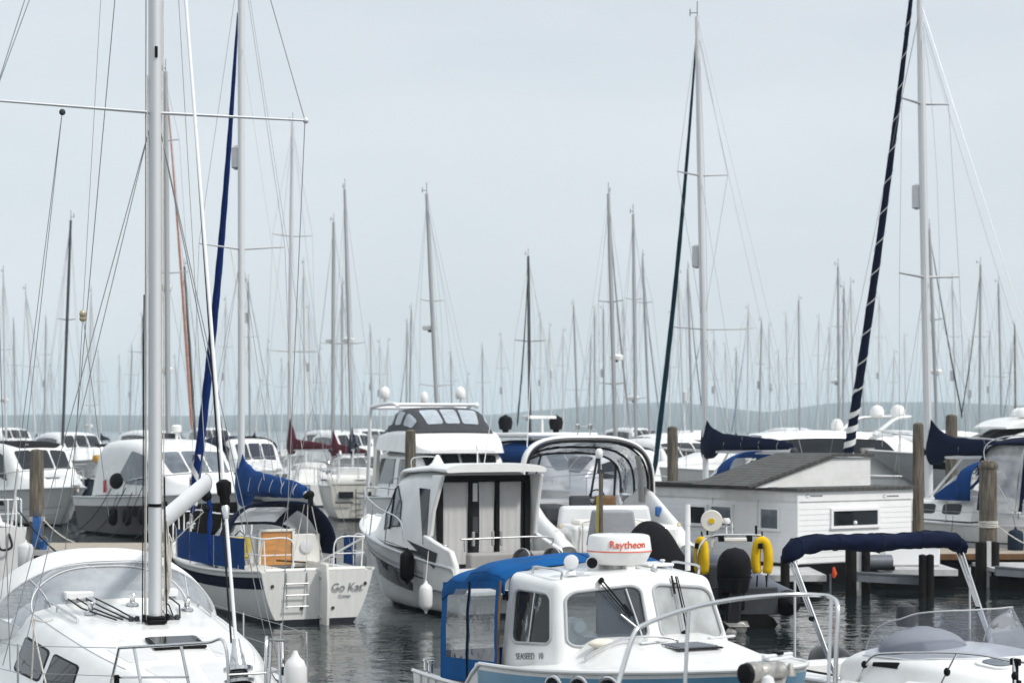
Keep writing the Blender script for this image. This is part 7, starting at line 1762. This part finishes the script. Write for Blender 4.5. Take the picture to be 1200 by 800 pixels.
# ------------------------------------------------------------------ motor cruisers behind
def cruiser(label, X, Y, deg, L, B, z, cab, screen=None, side=(), hull='hull_white', roof=None, rail=True, group='motor cruisers moored behind', screen_t=.44, panes=3, stripe=None, hullwin=(), ports=(), strip=None, glass='darkglass', name='motor_cruiser', stern=.93):
    fr = Fr(name, X, Y, deg, label, 'motorboat', group); o = fr.o
    hu = Hull(L, B, z * .80, z * .88, z * 1.05, stern=stern, flare=.45, rake=L * .12, full=.86, chine=True, draft=.5, sm=.4, p=2.2); fr.hu = hu
    hu.mesh(24, 12).build('hull', hull, o); hu.deckmesh(ns=18).build('deck', 'white', o)
    for sg in (1, -1):
        mb = MB(); mb.tube(hu.edge(sg, 0, .99, 20), .04, 6); mb.build('rub_rail', 'palegrey', o)
        if strip: mb = MB(); hu.strip(mb, .0, .99, strip[0], strip[1], sg, .012, 24); mb.build('hull_band', strip[2], o)
        for (u0, u1, d0, d1) in hullwin:
            mb = MB(); hu.strip(mb, u0, u1, d0, d1, sg, .016, 8); mb.build('hull_window', 'darkglass', o)
        for (u, d, r) in ports:
            t = hu.tz(u, hu.sheer(u) - d); p = hu.S(u, t, sg); mb = MB(); mb.lathe([(0, r), (.03, r * .9)], p, (0, sg, -.1), 14); mb.build('porthole', 'darkglass', o)
    cb = Cab(cab, rnd=.25, crown=.06, smooth=True); fr.cb = cb
    c = cb.mesh().build('superstructure', 'white', o, smooth=50); fr.sup = c
    if screen:
        T = screen_t
        for k in range(panes):
            t0 = -T + 2 * T * k / panes + .015; t1 = -T + 2 * T * (k + 1) / panes - .015
            mb = MB(); cb.patch(mb, rrect(screen[0], screen[1], t0, t1, .12, 3), .02, .03, 3); w_ = mb.build('windscreen_pane', glass, c, smooth=60)
    for poly in side:
        for sg in (1, -1):
            mb = MB(); cb.patch(mb, densify([(u, sg * t) for u, t in poly], 5), .02, .03, 3); mb.build('side_window', glass, c, smooth=60)
    if roof: mb = MB(); cb.patch(mb, rrect(roof[0], roof[1], -.43, .43, .2), .02, .03, 3); mb.build('roof_panel', roof[2], c, smooth=60)
    if rail:
        mb = MB()
        for sg in (1, -1):
            pts = [hu.S(u, 1, sg) * 1.0 + Vector((0, -sg * .08, h)) for u, h in ((.42, .05), (.46, .5), (.6, .62), (.8, .68), (.93, .70))] + [hu.S(1, 1, sg) + Vector((.05, 0, .72))]
            mb.tube(spline(pts, 4), .018, 5)
            for u in (.52, .66, .8, .92): p = hu.S(u, 1, sg); mb.tube([p + Vector((0, -sg * .08, 0)), p + Vector((0, -sg * .08, .60))], .014, 5)
        mb.build('bow_rail', 'steel', o)
    mb = MB(); p = hu.S(.99, 1, 1); mb.box((p.x - .05, 0, p.z + .02), (.5, .16, .12)); mb.lathe([(-.15, .05), (0, .08), (.12, .03)], (p.x + .12, 0, p.z - .12), (.6, 0, -1), 10); mb.build('anchor', 'winchgrey', o)
    return fr
M1 = cruiser('white motor cruiser with a black roof behind the tall weathered left pile', -21.4, 80.8, -55, 9.5, 3.5, 1.42,
    [(8.9, .3, .2, 1.42, 1.46), (7.6, 1.15, .85, 1.38, 1.74), (6.7, 1.42, 1.12, 1.36, 2.02), (5.6, 1.52, 1.22, 1.34, 2.90), (4.6, 1.56, 1.32, 1.3, 3.08), (2.6, 1.56, 1.32, 1.24, 3.06), (1.9, 1.55, 1.3, 1.2, 2.85)],
    screen=(.345, .465), side=([(.52, .60), (.80, .60), (.86, .86), (.42, .86)],), roof=(.485, .95, 'blackcloth'), strip=(.36, .62, 'hull_white'), hullwin=((.32, .62, .34, .58),))
mb = MB(); M1.hu.strip(mb, .05, .97, .72, .76, -1, .012); M1.hu.strip(mb, .05, .95, 1.0, 1.03, -1, .012); mb.build('spray_line', 'greyhull', M1.o)
mb = MB(); 
for y in (-.35, .45): mb.tube([(6.1, y, 2.50), (5.95, y + .55, 2.62)], .02, 5)
mb.build('wipers', 'black', M1.o)
mb = MB(); mb.box((7.5, -.2, 1.80), (.5, .5, .05)); mb.build('deck_hatch', 'greyglass', M1.o, bevel=.02)
M2 = cruiser('white motor cruiser with dark hull behind the near left mast', -14.1, 70.9, -55, 10.2, 3.5, 1.55,
    [(9.3, .3, .2, 1.55, 1.6), (8.0, 1.15, .85, 1.5, 1.85), (6.9, 1.5, 1.2, 1.48, 2.10), (6.0, 1.58, 1.32, 1.46, 2.78), (5.6, 1.6, 1.40, 1.46, 3.0), (4.2, 1.62, 1.40, 1.42, 3.22), (2.2, 1.62, 1.38, 1.36, 3.16), (1.6, 1.6, 1.3, 1.3, 2.9)],
    screen=(.30, .44), side=([(.50, .66), (.58, .585), (.68, .585), (.74, .80), (.70, .90), (.46, .90)],), hull='hull_dark', strip=(.0, .30, 'white'), hullwin=((.60, .70, .18, .34),), glass='greyglass')
for k in range(4):
    mb = MB(); u = .36 + .11 * k; p = M2.hu.S(u, 1, -1); mb.tube(sag(p + Vector((0, -.03, .3)), p + Vector((-1.6 + .9 * k, -.9 - .2 * k, -1.3)), .3, 6), .015, 5); mb.build('mooring_line', 'darkwire', M2.o)
for u in (.42, .52, .62):
    p = M2.w(M2.hu.S(u, 1, -1)); e = bpy.data.objects.new('boat_fender', None); COL.objects.link(e); e.location = p + Vector((-.2, -.15, -.95)); tag(e, {.42: 'black fender furthest aft', .52: 'middle black fender', .62: 'black fender nearest the bow'}[u] + ' on the dark hulled cruiser', 'fender', 'fenders hung along the hulls')
    mb = MB(); mb.lathe([(0, .03), (.06, .12), (.12, .15), (.5, .15), (.56, .12), (.62, .03)], seg=12); mb.build('fender_body', 'black', e); mb = MB(); mb.wire((0, 0, .6), (.15, .12, 1.1), .012); mb.build('fender_line', 'darkwire', e)
fgx = M2.w(M2.hu.S(.40, 1, -1)); 
mb = MB(); mb.ball((3.6, -1.5, 1.85), .42, (1.4, .5, .7)); mb.build('folded_cover', 'blackcloth', M2.o)
mb = MB(); mb.wire((3.2, -1.72, 1.3), (3.2, -1.75, 2.2), .018); fp = mb.build('flag_staff', 'whitepaint', M2.o)
mb = MB(); mb.grid(lambda a, b: Vector((3.2 - .22 * a, -1.75 + .05 * math.sin(a * 6), 1.95 - .42 * b - .10 * a)), 6, 6); mb.build('ensign', 'red', fp)
mb = MB(); mb.lathe([(0, .05), (.3, .05), (.32, .16), (.5, .18), (.56, .1)], (3.9, .5, 3.2), seg=14); mb.build('radar_dome', 'white', M2.o); mb = MB(); mb.box((3.6, .3, 3.32), (.35, .5, .3)); mb.build('cover_bag', 'darkgrey', M2.o, bevel=.06)
# flybridge cruiser
M3 = cruiser('tall white flybridge cruiser with dark grey canopy and white frame behind the curtained cruiser', -3.36, 65.6, -74, 10.6, 3.6, 1.75,
    [(9.6, .3, .2, 1.72, 1.75), (7.9, 1.25, .95, 1.66, 1.98), (7.0, 1.45, 1.22, 1.62, 2.28), (6.3, 1.55, 1.36, 1.6, 2.86), (5.6, 1.58, 1.42, 1.58, 2.93), (3.2, 1.58, 1.42, 1.52, 2.93), (1.8, 1.58, 1.40, 1.5, 2.90)],
    screen=(.345, .475), side=([(.55, .58), (.72, .58), (.72, .86), (.55, .86)], [(.76, .58), (.93, .58), (.93, .86), (.76, .86)]), panes=4)
o = M3.o
fl_ = Cab([(7.0, 1.0, .95, 2.90, 2.98), (6.5, 1.38, 1.30, 2.90, 3.14), (5.9, 1.50, 1.36, 2.90, 3.50), (5.1, 1.55, 1.42, 2.92, 3.58), (3.4, 1.58, 1.46, 2.94, 3.56), (2.0, 1.60, 1.48, 2.95, 3.45)], rnd=.2, crown=.03, smooth=True)
fb = fl_.mesh().build('flybridge', 'white', o, smooth=50)
cn = Cab([(6.0, 1.18, 1.0, 3.50, 3.52), (5.6, 1.28, 1.02, 3.52, 3.82), (4.9, 1.36, 1.12, 3.54, 4.14), (3.9, 1.38, 1.18, 3.54, 4.24), (2.9, 1.40, 1.16, 3.54, 4.12), (2.2, 1.38, 1.1, 3.52, 3.60)], rnd=.3, crown=.05, smooth=True)
cv = cn.mesh().build('canopy', 'darkgrey', o, smooth=60)
for t0, t1 in ((-.40, -.15), (-.11, .11), (.15, .40)): mb = MB(); cn.patch(mb, rrect(.14, .40, t0, t1, .15), .02, .03, 3); mb.build('canopy_window', 'hazywin', cv, smooth=60)
for sg in (1, -1):
    for u0, u1 in ((.24, .44), (.50, .64), (.70, .86)): mb = MB(); cn.patch(mb, [(u, sg * t) for u, t in rrect(u0, u1, .56, .86, .2)], .02, .03, 3); mb.build('canopy_window', 'hazywin', cv, smooth=60)
mb = MB()
mb.tube(spline([(.6, -1.55, 1.6), (1.2, -1.62, 3.2), (1.45, -1.62, 4.20), (1.8, -1.55, 4.34), (3.4, -1.36, 4.40), (3.8, -1.25, 4.30)], 6), .06, 8)
mb.tube(spline([(.6, 1.55, 1.6), (1.2, 1.62, 3.2), (1.45, 1.62, 4.20), (1.8, 1.55, 4.34), (3.4, 1.36, 4.40), (3.8, 1.25, 4.30)], 6), .06, 8)
mb.tube([(1.6, -1.6, 4.29), (1.6, 1.6, 4.29)], .055, 8); mb.tube([(3.6, -1.32, 4.37), (3.6, 1.32, 4.37)], .055, 8); mb.build('canopy_frame', 'whitepaint', o)
for y, x_ in ((-1.2, 1.6), (1.2, 2.0), (.1, 1.6)):
    mb = MB(); mb.tube([(x_, y, 4.35), (x_, y, 4.62 if y != .1 else 4.45)], .035, 6); s_ = .17 if y != .1 else .13; mb.lathe([(0, s_ * .8), (.05, s_), (.22, s_), (.34, s_ * .7), (.40, .02)], (x_, y, 4.58 if y != .1 else 4.42), seg=14); mb.build('satellite_dome', 'white', o)
for y in (-1.6, 1.5): mb = MB(); mb.prism([(1.4, y, 1.5), (1.9, y, 1.5), (2.3, y, 3.0), (1.9, y, 3.0)], (0, .1, 0)); mb.build('side_wing', 'cream', o)
# cruiser with blue canopy and black domes
M4 = cruiser('white cruiser with navy blue canopy sides and two black domes on its hardtop', -.9, 67.2, -58, 9.5, 3.4, 1.6,
    [(8.6, .3, .2, 1.6, 1.65), (7.2, 1.1, .85, 1.55, 1.85), (6.0, 1.45, 1.15, 1.5, 2.2), (5.1, 1.5, 1.2, 1.5, 2.95), (4.4, 1.55, 1.3, 1.45, 3.1), (2.4, 1.55, 1.3, 1.4, 3.1), (1.2, 1.5, 1.25, 1.35, 2.7)], screen=(.36, .50), side=([(.52, .58), (.88, .58), (.9, .88), (.46, .88)],), glass='greyglass')
o = M4.o
mb = MB(); mb.grid(lambda a, b: Vector((lerp(5.4, 1.0, a), 1.58 * math.cos(PI * b) * (1 - .1 * a), 2.55 + .68 * math.sin(PI * b) ** .45 - .25 * max(0, a - .75) / .25 + .012 * math.sin(a * 20))), 12, 25); mb.build('canopy', 'blue', o, smooth=80, solid=.03)
mb = MB(); mb.box((3.2, 0, 3.42), (3.2, 2.7, .16)); mb.build('hardtop', 'white', o, bevel=.07, bseg=3)
for y in (-1.0, .95):
    mb = MB(); mb.lathe([(0, .10), (.12, .10), (.15, .2), (.38, .24), (.52, .2), (.62, .02)], (2.9, y, 3.46), seg=16); mb.build('black_dome', 'blackcloth', o)
mb = MB(); mb.lathe([(0, .05), (.5, .04)], (3.3, .15, 3.46), seg=8); mb.box((3.3, .15, 4.0), (.15, 1.0, .10)); mb.build('radar_scanner', 'white', o)
# long cruiser behind the houseboat
M5 = cruiser('long white cruiser with swept dark windows and dark hull panes behind the leaning pale pile', 15.2, 72.5, 197, 12.5, 3.9, 2.3,
    [(11.4, .3, .2, 2.3, 2.35), (9.6, 1.2, .9, 2.2, 2.55), (8.0, 1.5, 1.2, 2.15, 3.05), (6.6, 1.6, 1.3, 2.1, 3.42), (4.5, 1.62, 1.34, 2.05, 3.52), (2.2, 1.6, 1.3, 2.0, 3.40), (1.2, 1.55, 1.25, 1.95, 3.1)],
    screen=(.24, .45), side=([(.36, .68), (.50, .57), (.80, .57), (.86, .78), (.40, .80)],), hullwin=((.30, .76, .55, 1.10),), panes=2)
mb = MB(); mb.tube(spline([(3.0, 1.5, 3.4), (2.2, 1.5, 3.95), (1.6, 1.3, 4.05), (1.6, -1.3, 4.05), (2.2, -1.5, 3.95), (3.0, -1.5, 3.4)], 5), .10, 8, flat=(1.6, .6)); mb.build('radar_arch', 'white', M5.o)
for x_, y, r in ((1.7, .8, .26), (1.7, -.8, .26), (3.8, .2, .22)):
    mb = MB(); mb.lathe([(0, r * .7), (.08, r), (.24, r), (.38, r * .7), (.44, .02)], (x_, y, 4.05 if x_ < 2 else 3.55), seg=14); mb.build('satellite_dome', 'white', M5.o)
M5b = cruiser('small white cruiser with pointed bow left of the dark green furled sail', 5.0, 66.5, 232, 8.0, 3.0, 1.75,
    [(7.2, .3, .2, 1.75, 1.8), (6.0, 1.0, .75, 1.7, 2.0), (5.0, 1.25, .95, 1.65, 2.7), (3.6, 1.3, 1.0, 1.6, 2.95), (1.8, 1.28, 1.0, 1.55, 2.9)], screen=(.34, .5), side=([(.52, .6), (.85, .6), (.9, .85), (.5, .85)],), hull='hull_cream')
# large yacht on the right and the one behind it
M6 = cruiser('large pale motor yacht with curved dark windows and flybridge left of the navy sail mast', 25.6, 73.5, 197, 14, 4.3, 2.75,
    [(12.6, .3, .2, 2.7, 2.75), (11.0, 1.5, 1.2, 2.65, 2.85), (9.6, 1.8, 1.5, 2.6, 3.1), (8.0, 1.9, 1.55, 2.55, 3.62), (6.0, 1.9, 1.6, 2.5, 3.78), (3.0, 1.88, 1.55, 2.5, 3.72), (1.5, 1.8, 1.5, 2.45, 3.4)],
    screen=(.34, .50), side=([(.38, .75), (.50, .60), (.82, .58), (.86, .74), (.80, .82), (.40, .84)],), hull='hull_pale', ports=((.70, .75, .16), (.66, .75, .16), (.48, .72, .18), (.46, .72, .18)), hullwin=((.83, .90, .25, .52),))
o = M6.o
fl2 = Cab([(9.0, 1.2, 1.1, 3.62, 3.68), (8.2, 1.5, 1.45, 3.66, 3.96), (6.5, 1.6, 1.6, 3.7, 4.10), (3.5, 1.6, 1.6, 3.7, 4.06), (2.0, 1.5, 1.5, 3.6, 3.7)], rnd=.2, crown=.02, smooth=True)
fl2.mesh().build('flybridge', 'white', o, smooth=50)
mb = MB(); mb.box((5.2, 0, 4.16), (3.4, 2.6, .12)); mb.build('sunpad', 'pinkish', o, bevel=.05); 
for x_, y in ((8.0, .6), (7.4, -.7)):
    mb = MB(); mb.lathe([(0, .2), (.08, .27), (.2, .26), (.32, .16), (.36, .02)], (x_, y, 4.02), seg=14); mb.build('satellite_dome', 'white', o)
M7 = cruiser('white motor yacht with cream bimini and dark window band at the far right', 33.2, 80.5, 193, 14, 4.4, 2.9,
    [(12.6, .3, .2, 2.8, 2.85), (11.0, 1.5, 1.2, 2.75, 2.98), (9.6, 1.8, 1.5, 2.7, 3.2), (8.2, 1.9, 1.6, 2.65, 3.75), (6.0, 1.9, 1.65, 2.6, 3.9), (2.0, 1.9, 1.6, 2.6, 3.85)], screen=(.4, .58), side=([(.50, .56), (.95, .56), (.95, .74), (.52, .74)],), strip=(1.3, 2.1, 'palegrey'))
o = M7.o
mb = MB(); mb.grid(lambda a, b: Vector((lerp(9.0, 2.0, a), lerp(-1.8, 1.8, b), 4.86 + .14 * math.sin(PI * b) + .10 * math.sin(PI * a))), 12, 9); mb.build('bimini_top', 'cream', o, smooth=80, solid=.04)
for x_ in (8.6, 5.5, 2.4):
    mb = MB(); mb.tube([(x_ - .5, -1.7, 3.85), (x_, -1.8, 4.86), (x_, 1.8, 4.86), (x_ - .5, 1.7, 3.85)], .03, 6); mb.build('bimini_hoop', 'steel', o)
mb = MB(); mb.box((5.0, 1.3, 4.1), (1.4, .5, .45)); mb.box((3.4, 1.3, 4.1), (.9, .5, .45)); mb.build('flybridge_seats', 'dark', o, bevel=.05)
mb = MB()
for k in range(3): mb.tube([(6.9 + .35 * k, -.9, 3.9), (6.7 + .35 * k, -.9, 4.55), (7.0 + .35 * k, -.9, 4.6)], .05, 6)
mb.build('folded_chairs', 'white', o)
# fillers that show between the nearer boats
M8 = cruiser('cruiser with navy cockpit covers between the blue furled sail and the burgundy pair', -15.6, 108, -66, 10, 3.5, 1.5,
    [(9.0, .3, .2, 1.5, 1.55), (7.2, 1.2, .9, 1.45, 1.8), (6.2, 1.4, 1.15, 1.4, 2.1), (5.2, 1.5, 1.2, 1.4, 2.95), (3.0, 1.5, 1.25, 1.35, 3.1), (1.5, 1.5, 1.2, 1.3, 2.7)], screen=(.36, .56), side=([(.58, .58), (.9, .58), (.92, .86), (.55, .86)],), glass='navyglass')
mb = MB(); mb.grid(lambda a, b: Vector((lerp(4.5, .5, a), 1.6 * math.cos(PI * b), 2.3 + .95 * math.sin(PI * b) ** .5)), 8, 17); mb.build('cockpit_cover', 'navy', M8.o, smooth=80)
M9 = cruiser('small boat with an orange-yellow cover between the two left cruisers', -22.0, 110, -75, 8, 3.0, 1.3,
    [(7.2, .3, .2, 1.3, 1.35), (6.0, 1.0, .8, 1.25, 1.6), (5.0, 1.2, 1.0, 1.2, 2.1), (2.0, 1.2, 1.0, 1.2, 2.2), (.8, 1.2, 1.0, 1.2, 1.9)], screen=(.35, .5), rail=False)
mb = MB(); mb.box((3.3, 0, 2.02), (3.6, 2.5, .38)); mb.build('cover', 'orangeyellow', M9.o, bevel=.1, bseg=3); mb = MB(); mb.box((5.0, 1.0, 2.6), (.3, .3, .9)); mb.build('yellow_drum', 'yellow', M9.o, bevel=.05); mb = MB(); mb.box((3.0, -.3, 2.75), (3.8, 1.6, .14)); mb.build('dark_awning', 'blackcloth', M9.o, bevel=.05)
for (lb, X, Y, dg, L, z) in (('white cruiser low behind the arch of the sport cruiser', 4.6, 84, -66, 10, 1.7), ('white cruiser whose roof shows right of the navy boom cover', 11.2, 93, 205, 11, 1.9), ('white motor boat in the gap left of the striped furled sail', 17.6, 98, -62, 10, 1.8), ('far white cruiser left of the burgundy covers, above the blue sail cover', -15.2, 150, -64, 12, 2.0), ('far white cruiser directly above the right burgundy cover', -13.0, 165, -72, 12, 2.1), ('far white cruiser over the roof of the boat with dark hull', -27.0, 140, -58, 12, 2.0), ('hazy white cruiser far out beside the orange striped furled sail', -27.5, 175, -70, 13, 2.2), ('hazy white cruiser far out between the flybridge frame and the left dome', -6.5, 170, -66, 12, 2.2), ('hazy white cruiser far out beneath the crossed grey mast', 8.5, 175, -68, 13, 2.2), ('hazy white cruiser far out right of the navy boom cover', 22.0, 170, -75, 13, 2.2), ('hazy white cruiser far out at the left edge', -43.0, 165, -62, 13, 2.2), ('far white cruiser seen above the black roofed cruiser', -27.5, 118, -60, 11, 1.9), ('far white cruiser directly right of the flybridge cruiser', 1.4, 112, -72, 11, 1.9), ('white boat low behind the big yacht at the right edge', 27.5, 112, 200, 12, 2.0), ('far white motor boat above the navy boom cover', 10.0, 122, -75, 11, 2.0), ('far white hull between the burgundy covers and the flybridge cruiser', -12.0, 128, -68, 11, 1.9), ('small white boat near the striped sail foot, far out', 24.0, 135, -70, 11, 2.0)):
    b = 3.5; cruiser(lb, X, Y, dg, L, b, z, [(L * .9, .3, .2, z, z + .05), (L * .75, 1.2, .9, z, z + .3), (L * .62, 1.45, 1.15, z * .95, z + .65), (L * .52, 1.5, 1.2, z * .95, z + 1.35), (L * .3, 1.5, 1.25, z * .9, z + 1.5), (L * .12, 1.5, 1.2, z * .9, z + 1.3)], screen=(.4, .58), side=([(.6, .58), (.92, .58), (.92, .84), (.58, .84)],))
# boat whose stern shows at the left edge
LE = Fr('motorboat', -12.35, 45.6, 112, 'white boat cut by the left edge, its stern rails and white fender showing', 'motorboat')
o = LE.o
lh = Hull(7.5, 2.7, 1.35, 1.25, 1.6, stern=.9, flare=.3, rake=.7, full=.85); lh.mesh(20, 10).build('hull', 'hull_white', o); lh.deckmesh().build('deck', 'deckwhite', o)
Cab([(6.6, .3, .2, 1.5, 1.55, .02), (4.5, .9, .7, 1.35, 1.9, .04), (2.5, 1.0, .8, 1.3, 2.0, .05), (2.3, 1.0, .8, 1.3, 1.9, .05)], rnd=.3).mesh().build('coachroof', 'white', o, smooth=50)
mb = MB()
for y in (-1.1, -.8, .4, 1.1): mb.tube([(.1, y, 1.3), (.1, y, 1.98)], .02, 6)
mb.tube([(.1, 1.1, 1.98), (.1, -1.1, 1.98), (1.6, -1.2, 1.98)], .02, 6); mb.tube([(1.6, -1.2, 1.2), (1.6, -1.2, 1.98)], .02, 6); mb.tube([(.1, 1.1, 1.65), (.1, -1.1, 1.65), (1.6, -1.2, 1.65)], .014, 6); mb.build('pushpit', 'whitepaint', o)
mb = MB(); mb.tube([(.3, -.9, 1.3), (-.1, -1.0, 2.7)], .03, 8); mb.build('flag_staff', 'whitepaint', o)
mb = MB(); mb.box((-.12, -.3, .6), (.10, .5, .7)); mb.build('stern_ladder', 'palegrey', o, bevel=.03)
mb = MB(); mb.tube(spline([(-.05, -.8, 1.2), (-.15, -.85, .9), (-.15, -.6, .85), (-.05, -.55, 1.1)], 5), .03, 6); mb.build('black_hose', 'darkwire', o)
fender(30, 652, 44.4, .75, .17, 'fenderwhite', 'white fender beside the boat cut by the left edge', at(27, 615, 44.6))
mb = MB(); mb.tube(sag(LE.l(at(22, 598, 45)), LE.l(at(78, 655, 43)), .1, 8), .02, 5); mb.build('mooring_line', 'darkwire', o)
